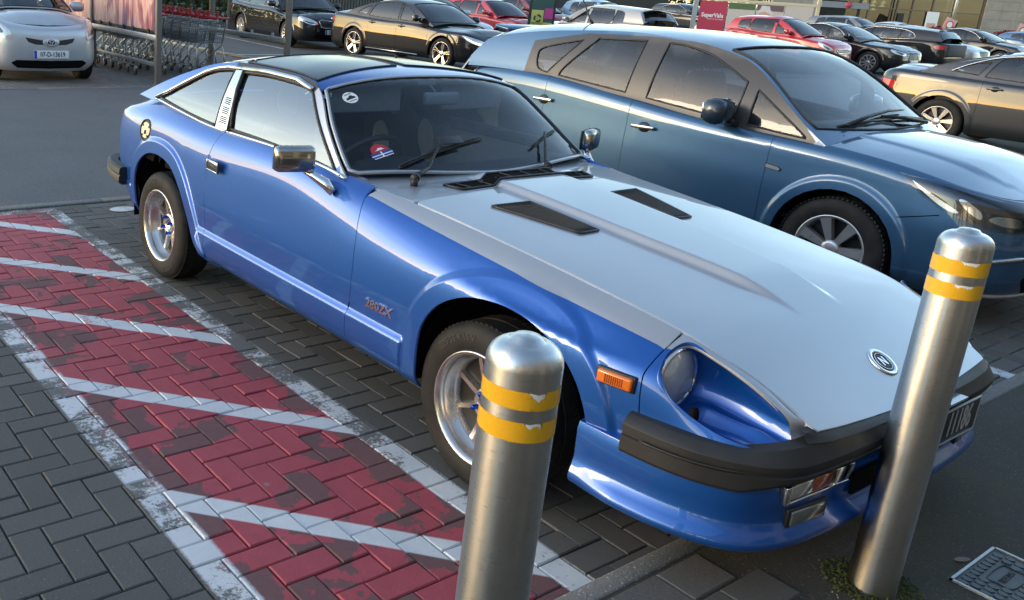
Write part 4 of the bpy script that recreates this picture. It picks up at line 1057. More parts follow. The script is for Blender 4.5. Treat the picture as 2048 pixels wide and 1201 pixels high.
# ---- wheels
def tyre_mesh(r, w, rim, n=72, tread=True):
    h = w / 2; P = [(rim - .004, -h * .86), (rim + .006, -h * .94), (rim + (r - rim) * .35, -h * 1.0), (rim + (r - rim) * .62, -h * .99), (r - .020, -h * .90), (r - .006, -h * .78), (r, -h * .62)]
    for g in (-.36, 0, .36): P += [(r, (g - .045) * h * 2 * .62 / .62 * .8), (r - .007, (g - .040) * h * 1.6), (r - .007, (g + .040) * h * 1.6), (r, (g + .045) * h * 1.6)]
    P += [(r, h * .62), (r - .006, h * .78), (r - .020, h * .90), (rim + (r - rim) * .62, h * .99), (rim + (r - rim) * .35, h), (rim + .006, h * .94), (rim - .004, h * .86)]
    return P
def zx_wheel(x, sg, steer=0.0):
    w = .215; e = sg * .728; T0 = Matrix.Translation((x, e, .297)) @ Matrix.Rotation(steer, 4, 'Z') @ (Matrix.Identity(4) if sg < 0 else Matrix.Rotation(math.pi, 4, 'Z'))
    q = MB(); q.lathe(tyre_mesh(.302, w, .197), 96, T=T0, close=True)
    for k in range(80):                                     # shoulder tread blocks
        a = k / 80 * 2 * math.pi; M = T0 @ Matrix.Rotation(a, 4, 'Y')
        for hh in (-1, 1): q.box((0.0005, hh * w * .300, .2985), (.0170, .024, .008), T=M @ Matrix.Rotation(.25 * hh, 4, 'Z'))
    to = q.make('wheel', 'tyre_rubber', ZX, auto=35); to.name = 'wheel'
    # outer side is -y in wheel space
    q = MB(); q.lathe([(.205, -.088), (.206, -.100), (.203, -.1045), (.198, -.1045), (.194, -.098), (.188, -.094), (.187, -.072), (.185, -.066), (.172, -.040), (.166, -.034), (.164, .03)], 72, T=T0)
    q.lathe([(.195, .095), (.19, .06), (.18, .02), (.164, .03)], 60, T=T0); q.make('rim_barrel', 'lip_alloy', to)
    q = MB(); q.lathe([(.166, -.012), (.06, -.012), (.0, -.012)], 48, T=T0); q.make('wheel_back', 'spoke_black', to)
    q = MB()
    for k in range(8):
        a = (k + .5) / 8 * 2 * math.pi; M = T0 @ Matrix.Rotation(a, 4, 'Y')
        q.add([(-.0095, -.036, .052), (.0095, -.036, .052), (.0080, -.036, .169), (-.0080, -.036, .169), (-.014, -.014, .052), (.014, -.014, .052), (.012, -.014, .169), (-.012, -.014, .169)], [(0, 1, 2, 3), (0, 4, 5, 1), (1, 5, 6, 2), (3, 2, 6, 7), (0, 3, 7, 4)], False, M)
    q.make('spoke', 'lip_alloy', to)
    q = MB(); q.lathe([(.066, -.014), (.066, -.038), (.062, -.044), (.034, -.045), (.030, -.034), (.0, -.032)], 40, T=T0); q.make('hub', 'lip_alloy', to)
    for k in range(4):
        a = (k + .25) / 4 * 2 * math.pi; q = MB(); q.lathe([(.0095, -.040), (.0095, -.068), (.006, -.071), (.0, -.071)], 12, T=T0 @ Matrix.Translation((.046 * math.cos(a), 0, .046 * math.sin(a)))); q.make('wheel_nut', 'anodised_blue', to)
    q = MB(); q.lathe([(.13, .05), (.13, .07), (0, .07)], 30, T=T0); q.make('brake_disc', 'dark_alloy', to)
    # raised sidewall lettering
    def on_side(txt, a0, size, flip=1):
        V, F = text_mesh(txt, size, .0008, 1.0); o = []
        for x_, y_, z_ in V:
            a = a0 + x_ / .252; r = .252 + y_; o.append(T0 @ Vector((-r * math.cos(a) * 1, -w / 2 - .0003 - z_, r * math.sin(a))))
        return link('sidewall_lettering', mesh('sidewall_lettering', [tuple(p) for p in o], F), 'tyre_letter', to)
    on_side('205/55 R 15 V', math.radians(118) if False else math.radians(62), .032)
    on_side('205/55 R 15 V', math.radians(242), .032)
    return to
simple('tyre_letter', (0.050, 0.050, 0.052), .5)
for x_ in (-1.455, 1.085):
    for sg in (-1, 1): zx_wheel(x_, sg)
# ---- front bumper: one rubber moulding swept round the nose
def sweep(path, prof, name, mat, parent, mirror=True, closed_prof=True, auto=40):
    """path: list of (x, w, z, nx, ny) half plan from near flank to centre; prof: (out, up)"""
    P = [np.array(p[:3]) for p in path]; full = [np.array([p[0], -p[1], p[2]]) for p in P] + ([np.array([p[0], p[1], p[2]]) for p in P[::-1]] if mirror else [])
    if mirror and abs(P[-1][1]) < 1e-6: full.pop(len(P))
    n = len(full); V = []; F = []; L = len(prof[0]) if callable(prof) is False and isinstance(prof[0], list) else len(prof)
    for i, p in enumerate(full):
        d = full[min(i + 1, n - 1)] - full[max(i - 1, 0)]; nrm = np.array([-d[1], d[0], 0]) * -1; nrm /= np.linalg.norm(nrm)
        k = min(i, n - 1 - i) if mirror else i
        pr__ = prof[min(k, len(prof) - 1)] if isinstance(prof[0], list) else prof
        for o, u in pr__: V.append(tuple(p + nrm * o + np.array([0, 0, u])))
    for i in range(n - 1):
        for j in range(L if closed_prof else L - 1):
            a = i * L + j; b = i * L + (j + 1) % L; F.append((a, b, b + L, a + L))
    if closed_prof: F.append(tuple(range(L))); F.append(tuple((n - 1) * L + j for j in range(L))[::-1])
    q = MB(); q.add(V, F, True); return q.make(name, mat, parent, auto=auto)
bp = smooth_poly([(1.665, .818, .505), (1.78, .800, .502), (1.88, .765, .500), (1.965, .705, .500), (2.018, .625, .503), (2.038, .52, .508), (2.049, .36, .512), (2.054, .18, .514), (2.055, 0, .515)], 5, False)
prof = [(-.03, .047), (.004, .047), (.010, .045), (.034, .025), (.037, .020), (.037, .004), (.031, .001), (.031, -.010), (.037, -.013), (.037, -.056), (.032, -.066), (.020, -.070), (-.03, -.070)]
bprofs = []
for i, p in enumerate(bp):
    f = min(1, max(0, (p[0] - 1.95) / .09)); c = min(1, max(0, (.60 - p[1]) / .25))
    up = []
    for o, u in prof:
        if u < -.03: u = u + .045 * f
        up.append((o + .008 * f, u + (.022 * f if u > .03 else 0)))
    bprofs.append(up)
bum = sweep([tuple(p) for p in bp], bprofs, 'front_bumper', 'bumper_rubber', ZX, auto=24)
# shelf between bumper and bonnet
q = MB(); V = []; F = []
shelf = smooth_poly([(2.02, .60), (2.05, .54), (2.078, .36), (2.096, .18), (2.100, 0)], 6, False)
for p in shelf:
    for sg in (-1, 1): pass
n = 0
for y in np.linspace(-.585, .585, 31):
    xo = float(np.interp(abs(y), [0, .18, .36, .52, .60], [2.092, 2.090, 2.084, 2.070, 2.040])); xi = 2.046 + .028 * (1 - min(1, (abs(y) / .545)) ** 2) - .03
    zi = float(bonnet_z(np.array([xi]), np.array([y]))[0]) - .012
    V += [(xi, y, zi), (xi + .018, y, zi - .004), (xo - .012, y, .585), (xo, y, .575)]
for i in range(30):
    for j in range(3): a = i * 4 + j; F.append((a, a + 1, a + 5, a + 4))
q.add(V, F, True); q.make('bumper_shelf', 'bumper_rubber', ZX, auto=50)
# side groove insert
q = MB(); q.tube([(p[0] + .0, -(p[1] + .043), p[2] - .006) for p in bp[3:26]], .0035, 6); q.make('bumper_strip', 'grille_plastic', bum)
rb = smooth_poly([(-1.98, .812, .475), (-2.12, .808, .480), (-2.25, .775, .485), (-2.33, .68, .487), (-2.37, .45, .488), (-2.38, 0, .488)], 5, False)
rprof = [(-.03, .05), (.02, .055), (.034, .045), (.040, .015), (.033, .005), (.040, -.005), (.040, -.04), (.02, -.055), (-.03, -.055)]
full = [(p[0], -p[1], p[2]) for p in rb] + [(p[0], p[1], p[2]) for p in rb[::-1][1:]]
V = []; F = []; L = len(rprof)
for i, p in enumerate(full):
    d = np.array(full[min(i + 1, len(full) - 1)]) - np.array(full[max(i - 1, 0)]); nn = np.array([d[1], -d[0], 0]) * 1.0; nn /= np.linalg.norm(nn)
    if nn @ np.array([p[0] + 1.6, p[1], 0]) < 0: nn = -nn
    for o, u in rprof: V.append(tuple(np.array(p) + nn * o + np.array([0, 0, u])))
for i in range(len(full) - 1):
    for j in range(L): a = i * L + j; b = i * L + (j + 1) % L; F.append((a, b, b + L, a + L))
F += [tuple(range(L)), tuple((len(full) - 1) * L + j for j in range(L))]
q = MB(); q.add(V, F, True); q.make('rear_bumper', 'bumper_rubber', ZX, auto=40)
# ---- air dam
dp = smooth_poly([(1.520, .838), (1.60, .838), (1.70, .830), (1.80, .812), (1.89, .780), (1.96, .735), (2.005, .665), (2.032, .56), (2.047, .38), (2.053, .19), (2.054, 0)], 5, False)
dam = []
for p in dp:
    f = min(1, max(0, (p[0] - 1.55) / .12)); g = min(1, max(0, (p[0] - 1.98) / .08))
    dam.append([(-.030, .470 - .03 * g), (.004, .462 - .04 * g), (.010, .44 - .05 * g), (.008, .38 - .02 * g), (.006, .345), (.010, .330), (.014 + .008 * f, .314), (.020 + .014 * f, .298), (.023 + .016 * f, .286), (.021 + .016 * f, .274), (.014 + .012 * f, .264), (-.02, .262)])
damo = sweep([(p[0], p[1], 0.0) for p in dp], dam, 'air_dam', 'blue_paint', ZX, closed_prof=True)
# ---- indicators, fog lamps, plate
for sg in (-1, 1):
    a = np.array([2.034, sg * .628]); b = np.array([2.058, sg * .310]); d = b - a; L = np.linalg.norm(d)
    T = frame((a[0], a[1], .424), (d[0], d[1], .006), (0, 0, 1)); s2 = 1 if sg < 0 else -1
    q = MB(); q.box((L / 2, 0, -.012 * s2), (L, .048, .03), T=T, bev=.004); io = q.make('indicator', 'black_trim', ZX)
    q = MB()
    for c, dd in (((L / 2 - .01, -.025, .004 * s2), (L - .02, .007, .014)), ((.010, 0, .004 * s2), (.024, .054, .014)), ((L - .045, .0, .003 * s2), (.085, .054, .012))): q.box(c, dd, T=T, bev=.002)
    q.make('indicator_bezel', 'chrome', io)
    q = MB(); q.box((.075, .004, .004 * s2), (.095, .042, .010), T=T, bev=.003); q.make('side_lens', 'clear_lens', io)
    q = MB(); q.box((.168, .004, .004 * s2), (.090, .042, .010), T=T, bev=.003); q.make('turn_lens', 'dull_amber_lens', io)
    a = np.array([2.018, sg * .590]); b = np.array([2.037, sg * .425]); d = b - a; L = np.linalg.norm(d)
    T = frame((a[0], a[1], .345), (d[0], d[1], 0), (0, 0, 1))
    q = MB(); q.box((L / 2, 0, -.012 * s2), (L + .012, .066, .066), T=T, bev=.01); fo = q.make('fog_lamp', 'black_trim', ZX)
    q = MB(); q.box((L / 2, 0, .026 * s2), (L - .02, .046, .012), T=T, bev=.008); q.make('fog_lens', 'fog_glass', fo)
    q = MB(); q.box((L / 2, 0, .022 * s2), (L + .006, .060, .010), T=T, bev=.006); q.make('fog_rim', 'black_trim', fo)
q = MB(); q.box((2.066, 0, .385), (.01, .60, .07)); q.make('intake', 'well_black', ZX)
q = MB(); q.box((2.106, .165, .468), (.006, .46, .118), bev=.003); po = q.make('number_plate', 'plate_black', ZX)
q = MB()
for c, d in (((2.1095, .165, .524), (.003, .456, .004)), ((2.1095, .165, .412), (.003, .456, .004)), ((2.1095, .392, .468), (.003, .004, .112)), ((2.1095, -.062, .468), (.003, .004, .112))): q.box(c, d)
q.make('plate_border', 'plate_silver', po)
T = frame((2.1095, .345, .468), (0, 1, 0), (0, 0, 1)); text_ob('plate_number', '11186', .118, T, 'plate_silver', po, .001, .60, 'RIGHT', .001)
q = MB(); q.box((2.095, .18, .556), (.05, .12, .008)); q.make('plate_bracket', 'silver_paint', po)
# side repeater lamp, badge, emblem
for sg in (-1, 1):
    c = SH.ev(shx([(1.600, .625)]))[0]; c2 = SH.ev(shx([(1.640, .625)]))[0]; d = c2 - c
    T = frame((c[0], sg * -c[1], c[2]), (d[0], sg * -d[1], 0), (0, 0, 1)); zz_ = 1 if sg < 0 else -1
    q = MB(); q.box((0, 0, .002 * zz_), (.122, .052, .012), T=T, bev=.005); so = q.make('side_marker', 'black_trim', ZX)
    q = MB(); q.box((0, 0, .010 * zz_), (.108, .040, .018), T=T, bev=.007); q.make('marker_lens', 'amber_lens', so)
    q = MB()
    for k in range(-4, 5): q.box((k * .0065, 0, .0195 * zz_), (.0022, .026, .003), T=T)
    q.make('marker_rib', 'dull_amber_lens', so)
c = SH.ev(shx([(.548, .488)]))[0]
T = frame((c[0], c[1] - .003, c[2]), (1, 0, .01), (0, 0, 1)); text_ob('badge', '280ZX', .050, T, 'chrome', ZX, .002, 1.12, 'CENTER', .0015)
ez = zt(1.952, 0); sl_ = math.atan2(zt(1.90, 0) - zt(2.0, 0), .1)
T = Matrix.Translation((1.952, 0, ez)) @ Matrix.Rotation(sl_, 4, 'Y')
q = MB(); q.lathe([(.050, -.004), (.050, .003), (.046, .006), (.038, .005), (.036, .003)], 40, T=T, axis='z'); eo = q.make('emblem', 'chrome', ZX)
q = MB(); q.lathe([(.037, .003), (.030, .0042), (0, .0045)], 40, T=T, axis='z'); q.make('emblem_disc', 'ink_black', eo)
q = MB()
q.tube([T @ Vector((.030 * math.cos(a), .030 * math.sin(a), .005)) for a in np.linspace(0, 2 * math.pi, 29)[:-1]], .0012, 5, closed=True)
q.make('emblem_ring', 'chrome', eo)
text_ob('emblem_letter', 'N', .042, T @ Matrix.Translation((0, 0, .0052)) @ Matrix.Rotation(math.pi / 2, 4, 'Z'), 'chrome', eo, .0008, .9, 'CENTER', .0012)
# ---- door mirrors
for sg in (-1, 1):
    hx = .030; hy = sg * .925; hz_ = .972
    M = Matrix.Translation((hx, hy, hz_)) @ Matrix.Rotation(-.30 if sg < 0 else .42, 4, 'Z')
    mb = MB(); mb.box((0, 0, 0), (.060, .176, .108), T=M, bev=.022); mo = mb.make('door_mirror', 'mirror_case', DOORS[0 if sg < 0 else 1])
    q = MB(); q.box((-.027, 0, 0), (.016, .168, .100), T=M, bev=.007); q.make('mirror_seal', 'black_trim', mo)
    q = MB(); q.tube([(hx + .01, hy - sg * .05, hz_ - .05), (hx + .045, sg * .855, .905), (hx + .085, sg * .822, .880), (hx + .13, sg * .815, .853)], [.013, .017, .024, .018], 10); q.make('mirror_stalk', 'chrome', mo)
# ---- wipers
def wiper(px, py, tip, b0, b1):
    def on(x, y, h): return (x, y, (float(roof_z(np.array([x]), np.array([y]))[0]) if x < float(WSB(y)) - .02 else zt(x, y)) + h)
    q = MB(); q.tube([on(px, py, 0), on(px, py, .030)], .016, 12); q.tube([on(px, py, .028), on(px - .02, py + (tip[1] - py) * .08, .032)], [.020, .016], 10); wo_ = q.make('wiper', 'black_trim', ZX)
    q = MB(); q.tube([on(px - .01, py, .034)] + [on(px + (tip[0] - px) * t, py + (tip[1] - py) * t, .036) for t in (.25, .5, .75, 1)], [.012, .010, .008, .006, .005], 8); q.make('wiper_arm', 'black_trim', wo_)
    q = MB(); L = [on(b0[0] + (b1[0] - b0[0]) * t, b0[1] + (b1[1] - b0[1]) * t, .012) for t in np.linspace(0, 1, 9)]; q.tube(L, .0055, 6); q.tube([(a, b, c + .010) for a, b, c in L], .004, 6); q.make('wiper_blade', 'black_trim', wo_); return wo_
wiper(.345, -.545, (.150, -.23), (.215, -.52), (.135, .02))
wiper(.365, .225, (.115, .46), (.19, .30), (.055, .60))
q = MB(); T = frame((.165, -.20, float(roof_z(np.array([.165]), np.array([-.20]))[0]) + .045), (-.1, 1, 0), (-1, -.1, .75)); q.box((0, 0, 0), (.15, .045, .004), T=T, bev=.002); q.make('wiper_fin', 'black_trim', ZX)
# ---- cabin
q = MB(); q.box((-.75, 0, .30), (1.9, 1.36, .04)); q.box((.12, 0, .60), (.22, 1.34, .55)); q.make('cabin_floor', 'cabin_dark', ZX)
dash = MB(); V = []; F = []
ys = np.linspace(-.66, .66, 27); prf = [(.275, .868), (.16, .885), (.02, .895), (-.06, .880), (-.085, .82), (-.07, .62)]
for y in ys:
    hump = .045 * math.exp(-((y + .36) / .19) ** 4)
    for i, (x, z) in enumerate(prf): V.append((x - (0.0 if i < 2 else .04 * (hump > .02)), y, min(z + (hump if 1 < i < 5 else 0), 99)))
for i in range(len(ys) - 1):
    for j in range(len(prf) - 1): a = i * len(prf) + j; F.append((a, a + 1, a + len(prf) + 1, a + len(prf)))
dash.add(V, F, True); dash.make('dashboard', 'cabin_dark', ZX)
for sg in (-1, 1):
    q = MB(); q.box((-.36, sg * .685, .70), (1.15, .05, .42), bev=.02); q.make('door_card', 'cabin_grey', DOORS[0 if sg < 0 else 1])
    q = MB()
    prof = [(-.20, .46, .27), (-.30, .50, .27), (-.66, .44, .25), (-.74, .60, .25), (-.82, .82, .23), (-.87, .96, .19), (-.885, 1.02, .13), (-.90, 1.10, .12), (-.91, 1.15, .10)]
    V = []; F = []; n = 16
    for x, z, hw in prof:
        for k in range(n):
            a = 2 * math.pi * k / n; V.append((x - .05 + .055 * math.sin(a), sg * .36 + hw * (abs(math.cos(a)) ** .6) * (1 if math.cos(a) > 0 else -1), z + .045 * math.sin(a) * (1 if z < .55 else .15)))
    for i in range(len(prof) - 1):
        for k in range(n): a = i * n + k; b = i * n + (k + 1) % n; F.append((a, b, b + n, a + n))
    F += [tuple(range(n)), tuple((len(prof) - 1) * n + k for k in range(n))]
    q.add(V, F, True); se = q.make('seat', 'seat_dark', ZX)
    for s2 in (-1, 1):
        q = MB(); P = [(.045 * math.cos(a) * (1.2 if math.sin(a) > 0 else 1), .135 * math.sin(a)) for a in np.linspace(0, 2 * math.pi, 21)[:-1]]
        q.prism(P, 0, .014, T=frame((-.80, sg * .36 + s2 * .165, .83), (.1, 1, 0), (-.28, 0, .95))); q.make('seat_bolster', 'seat_cream', se)
    q = MB(); q.prism([(.06 * math.cos(a), .09 * math.sin(a)) for a in np.linspace(0, 2 * math.pi, 17)[:-1]], 0, .012, T=frame((-.855, sg * .36 - .04, 1.075), (.1, 1, 0), (-.12, 0, .98))); q.make('headrest_insert', 'seat_cream', se)
    q = MB(); q.box((-.285, sg * .33, 1.165), (.018, .40, .13), T=Matrix.Identity(4), bev=.008); q.make('sun_visor', 'visor_grey', ZX)
c = Vector((-.22, -.36, .865)); ax_ = Vector((.80, 0, -.60)).normalized(); u = Vector((0, 1, 0)); v = ax_.cross(u)
q = MB(); q.tube([c + (u * math.cos(a) + v * math.sin(a)) * .185 for a in np.linspace(0, 2 * math.pi, 41)[:-1]], .0145, 10, closed=True)
for a in (0, math.pi, -math.pi / 2): q.tube([c + ax_ * .03, c + (u * math.cos(a) + v * math.sin(a)) * .18], .010, 6)
q.tube([c + ax_ * .02, c + ax_ * .25], .03, 10); q.make('steering_wheel', 'black_trim', ZX)
q = MB(); q.box((-.20, .055, 1.168), (.03, .22, .062), bev=.014); mo = q.make('rear_view_mirror', 'visor_grey', ZX)
q = MB(); q.tube([(-.205, .03, 1.19), (-.235, 0, 1.235)], .007, 6); q.box((-.25, -.02, 1.238), (.05, .12, .02), bev=.006); q.make('mirror_arm', 'visor_grey', mo)
q = MB(); q.box((-1.35, 0, .62), (.9, 1.2, .3), bev=.05); q.make('rear_seat', 'seat_dark', ZX)
# ---- screen stickers
def decal(name, cx_, cy_, parts):
    z0 = float(roof_z(np.array([cx_]), np.array([cy_]))[0]); e = .01
    dx = Vector((e, 0, float(roof_z(np.array([cx_ + e]), np.array([cy_]))[0]) - z0)).normalized(); dy = Vector((0, e, float(roof_z(np.array([cx_]), np.array([cy_ + e]))[0]) - z0)).normalized()
    T = frame((cx_, cy_, z0), dy, -dx); o = None
    for i, (nm, kind, args, mat) in enumerate(parts):
        M = T @ Matrix.Translation((0, 0, -.004 + .0018 * (len(parts) + 2) * 0 + .0065 + i * .0004))
        if kind == 'poly': V = [M @ Vector((p[0], p[1], 0)) for p in args]; me = mesh(nm, V, [tuple(range(len(V)))]); q = link(nm, me, mat, ZX if o is None else o)
        else: q = text_ob(nm, args[0], args[1], M @ Matrix.Translation((args[2], args[3], 0)), mat, o, 0.0001)
        if o is None: o = q
    return o
def ell(a, b, n=28, cx_=0, cy_=0): return [(cx_ + a * math.cos(t), cy_ + b * math.sin(t)) for t in np.linspace(0, 2 * math.pi, n + 1)[:-1]]
decal('club_sticker', -.155, -.525, [('sticker_disc', 'poly', ell(.036, .036), 'ink_white'), ('sticker_car', 'poly', [(-.024, -.010), (-.022, .002), (-.008, .004), (0, .012), (.012, .012), (.018, .003), (.024, .0), (.024, -.010)], 'ink_black'), ('sticker_text', 'text', ('MEMBER', .010, 0, .022), 'ink_black'), ('sticker_line', 'poly', [(-.020, -.020), (.020, -.020), (.020, -.023), (-.020, -.023)], 'ink_black')])
decal('owners_sticker', .105, -.545, [('sticker_flag', 'poly', [(-.055, -.036), (.055, -.036), (.055, -.006), (-.055, -.006)], 'ink_blue'), ('sticker_sun', 'poly', [(.044 * math.cos(t), -.006 + .044 * math.sin(t)) for t in np.linspace(0, math.pi, 18)], 'ink_red'), ('sticker_cross', 'poly', [(-.055, -.019), (.055, -.019), (.055, -.024), (-.055, -.024)], 'ink_white'), ('sticker_cross', 'poly', [(-.004, -.036), (.004, -.036), (.004, -.006), (-.004, -.006)], 'ink_white'), ('sticker_edge', 'poly', [(-.050, -.038), (.050, -.038), (.050, -.034), (-.050, -.034)], 'ink_white'), ('sticker_car', 'poly', [(-.026, .002), (-.012, .006), (-.004, .014), (.014, .014), (.022, .005), (.028, .002)], 'ink_white')])
# tax disc on the far side, aerial stub
q = MB(); q.tube([(-.86, .30, 1.295), (-.86, .30, 1.312)], .008, 8); q.make('aerial_stub', 'black_trim', ZX)
# ================================================================== OTHER CARS
WHEEL_CACHE = {}
def car_wheel(parent, x, sg, W, r=.32, rim=.215, spokes=10, style='alloy_paint', dark='spoke_black', w=.21, twin=False, tread=False, n=40, steer=0):
    key = (r, rim, spokes, style, w, twin, tread, n)
    if key not in WHEEL_CACHE:
        q = MB(); q.lathe(tyre_mesh(r, w, rim), n, close=True)
        if tread:
            for k in range(70):
                M = Matrix.Rotation(k / 70 * 2 * math.pi, 4, 'Y')
                for hh in (-1, 1): q.box((0.0, hh * w * .40, r - .003), (.016, .034, .008), T=M @ Matrix.Rotation(.3 * hh, 4, 'Z'))
        a = q.make('wheel', 'tyre_rubber', None, auto=35); COL.objects.unlink(a)
        q = MB(); q.lathe([(rim + .004, -w * .44), (rim + .004, -w * .47), (rim - .006, -w * .47), (rim - .016, -w * .40), (rim - .024, w * .1), (rim * .9, w * .3)], n); q.make('wheel_rim', style, None)
        b = bpy.data.objects[-1] if False else COL.objects[-1]; COL.objects.unlink(b)
        q = MB(); q.lathe([(rim * .92, -.012), (rim * .5, -.006), (0, -.006)], n); q.make('wheel_back', dark, None); c = COL.objects[-1]; COL.objects.unlink(c)
        q = MB(); yo = -w * .41
        for k in range(spokes):
            for dlt in ((-.10, .10) if twin else (0,)):
                M = Matrix.Rotation((k / spokes) * 2 * math.pi, 4, 'Y'); w0, w1 = (.013, .011) if twin else (.016, .024 * 10 / spokes)
                o0 = dlt * .10; o1 = dlt * rim * 1.1
                q.add([(o0 - w0, yo + .012, rim * .20), (o0 + w0, yo + .012, rim * .20), (o1 + w1, yo - .004, rim * .97), (o1 - w1, yo - .004, rim * .97), (o0 - w0, yo + .05, rim * .20), (o0 + w0, yo + .05, rim * .20), (o1 + w1, yo + .04, rim * .97), (o1 - w1, yo + .04, rim * .97)], [(0, 1, 2, 3), (0, 4, 5, 1), (1, 5, 6, 2), (3, 2, 6, 7), (0, 3, 7, 4)], False, M)
        q.lathe([(rim * .27, yo + .045), (rim * .27, yo + .012), (rim * .18, yo + .004), (0, yo + .002)], 20); q.make('wheel_spokes', style, None); d = COL.objects[-1]; COL.objects.unlink(d)
        WHEEL_CACHE[key] = (a.data, b.data, c.data, d.data)
        for o in (a, b, c, d): bpy.data.objects.remove(o)
    A, B, Cc, D = WHEEL_CACHE[key]
    o = link('wheel', A, None, parent, (x, sg * (W - w / 2 - .012), r - .004)); o.rotation_euler = (0, random.uniform(0, 1.0), (0 if sg < 0 else math.pi) + steer)
    for nm, me in (('rim', B), ('rim_back', Cc), ('spokes', D)): link(nm, me, None, o)
    return o
class CarShell: pass
def build_car(sp, loc, yaw, label, name='parked_car', cat='car', group='cars in the car park', detail=1, sides=(-1, 1)):
    """sp: specification dictionary, x forward, origin between the axles on the ground"""
    root = thing(name, label, cat, (loc[0], loc[1], loc[2] if len(loc) > 2 else gz(loc[0], loc[1])), yaw, group)
    W = sp['W']; xf, xr = sp['wb'] / 2, -sp['wb'] / 2; X1 = xf + sp['fo']; X0 = xr - sp['ro']; zb = sp.get('zb', .19); r = sp.get('r', .32); ra = r + sp.get('arch', .045)
    zs = Spl(sp['belt'](X0, xr, xf, X1)); rows = []
    plan = [(X0, 0), (X0 + .012, .5 * W), (X0 + .06, .78 * W), (X0 + .20, .925 * W), (X0 + .5, .98 * W), (xr, W), ((xr + xf) / 2 - .4, W), ((xr + xf) / 2 + .5, W), (xf, W * .995), (X1 - .52, .98 * W), (X1 - .25, .92 * W), (X1 - .095, .765 * W), (X1 - .022, .42 * W), (X1, 0)]
    plan = sp.get('plan', lambda p: p)(plan)
    fx = sp.get('fprof', (-.09, -.02, 0, -.012, -.035, -.065, -.11)); rx = sp.get('rprof', (.14, .03, 0, .015, .04, .07, .13)); nst = len(plan)
    for k in range(7):
        row = []
        for i, (x, w) in enumerate(plan):
            fr = sstep(X1 - .85, X1 - .05, x); rr = sstep(X0 + .6, X0 + .03, x); z6 = float(zs(np.array([x]))[0])
            px = x + fx[k] * float(fr) + rx[k] * float(rr)
            z = (zb, zb + .10, .43, 0, 0, z6 - .035, z6)[k]
            if k == 3: z = .43 + (z6 - .43) * .42
            if k == 4: z = .43 + (z6 - .43) * .76
            ins = (.10, .02, .0, .0, .012, .030, .085)[k]
            ww = max(0, w - ins * min(1, w / .4)); row.append((px, ww, z))
        rows.append(row)
    dsp = sp.get('disp')
    def disp(P):
        x, z = P[:, 0], P[:, 2]; d = np.zeros(len(P))
        for a in (xr, xf):
            rr_ = np.hypot(x - a, z - r); d += sp.get('flare', .010) * sstep(ra + .09, ra + .045, rr_) * sstep(zb, zb + .12, z)
        if dsp is not None: d += dsp(x, z, xr, xf)
        o = np.zeros_like(P); o[:, 1] = np.where(P[:, 1] < -.5, -d, 0); return o
    sh = Shell(rows, disp); kt = sh.kt; top = kt[6] - .003; tb = .006; flank = lambda p: (p[:, 0] > X0 + .25) & (p[:, 0] < X1 - .22)
    def fx_pts(pts): return sh.inv(pts, (0, 2), flank)
    us = np.linspace(0, sh.ku[-1], 600)
    def row_at(xs, t):
        P = sh.ev(np.stack([us, np.full(600, t)], -1)); k = (P[:, 0] > X0 + .2) & (P[:, 0] < X1 - .12); k[np.argmax(P[:, 0]):] = False
        return np.stack([np.interp(xs, P[k, 0], us[k]), np.full(len(xs), t)], -1)
    def ends(pts, front):
        """(distance along the shell from the middle of the front or rear, height)"""
        out = []
        for du, z in pts:
            u = sh.ku[-1] - du if front else du; tt = np.linspace(0, kt[6], 90); zz_ = sh.ev(np.stack([np.full(90, u), tt], -1))[:, 2]
            out.append((u, float(np.interp(z, np.maximum.accumulate(zz_), tt))))
        return np.array(out)
    body = sp['paint']; lowmat = sp.get('lower'); res = {'root': root, 'shell': sh}
    def arc(a, n=18):
        th = np.linspace(math.pi + .25, -.25, n); P = [(a + ra * math.cos(t), r + ra * math.sin(t)) for t in th]; return [p for p in P if p[1] > zb + .03]
    dx = sp['doors']                                       # door split x positions, from the rear door edge forward
    AR, AF = arc(xr), arc(xf)
    def edge_line(x0, lean=.0):
        zt_ = float(zs(np.array([x0]))[0]); zz_ = np.linspace(zb + .05, zt_ - .07, 6); return [(x0 + lean * (z - .6) + max(0, 0), z) for z in zz_]
    def rear_edge(x0):                                     # rear door edge follows the arch
        L = []
        for z in np.linspace(zb + .05, float(zs(np.array([x0]))[0]) - .07, 8):
            x = x0
            if abs(z - r) < ra + .05: x = max(x0, xr + math.sqrt(max(0, (ra + .05) ** 2 - (z - r) ** 2)))
            L.append((x, z))
        return L
    E = [rear_edge(dx[0])] + [edge_line(x) for x in dx[1:]]
    ar, af = fx_pts(AR), fx_pts(AF)
    ulast = sh.ku[-1]
    pb = lambda x0, x1, n=8: row_at(np.linspace(x0, x1, n), tb)
    pt = lambda x0, x1, n=12: row_at(np.linspace(x0, x1, n), top)
    quarter = uniq(np.concatenate([pb(E[0][0][0], AR[-1][0], 4), ar[::-1], pb(AR[0][0], X0 + .30, 4), [[0, tb]], [[0, top]], pt(X0 + .35, dx[0], 10), fx_pts(E[0][::-1])]))
    wing = uniq(np.concatenate([fx_pts(E[-1]), pt(dx[-1], X1 - .35, 14), [[ulast, top]], [[ulast, tb]], pb(X1 - .3, AF[-1][0], 4), af[::-1], pb(AF[0][0], E[-1][0][0], 4)]))
    spc = sp.get('sp', .07)
    GL = []
    for a in (xr, xf):
        for dd in (.020, .045, .067, .090):
            c_ = [(a + (ra + dd) * math.cos(t), r + (ra + dd) * math.sin(t)) for t in np.linspace(math.pi + .2, -.2, 34)]; GL.append(fx_pts([p for p in c_ if p[1] > zb + .03]))
    if sp.get('guides'): GL += [fx_pts(g) for g in sp['guides']]
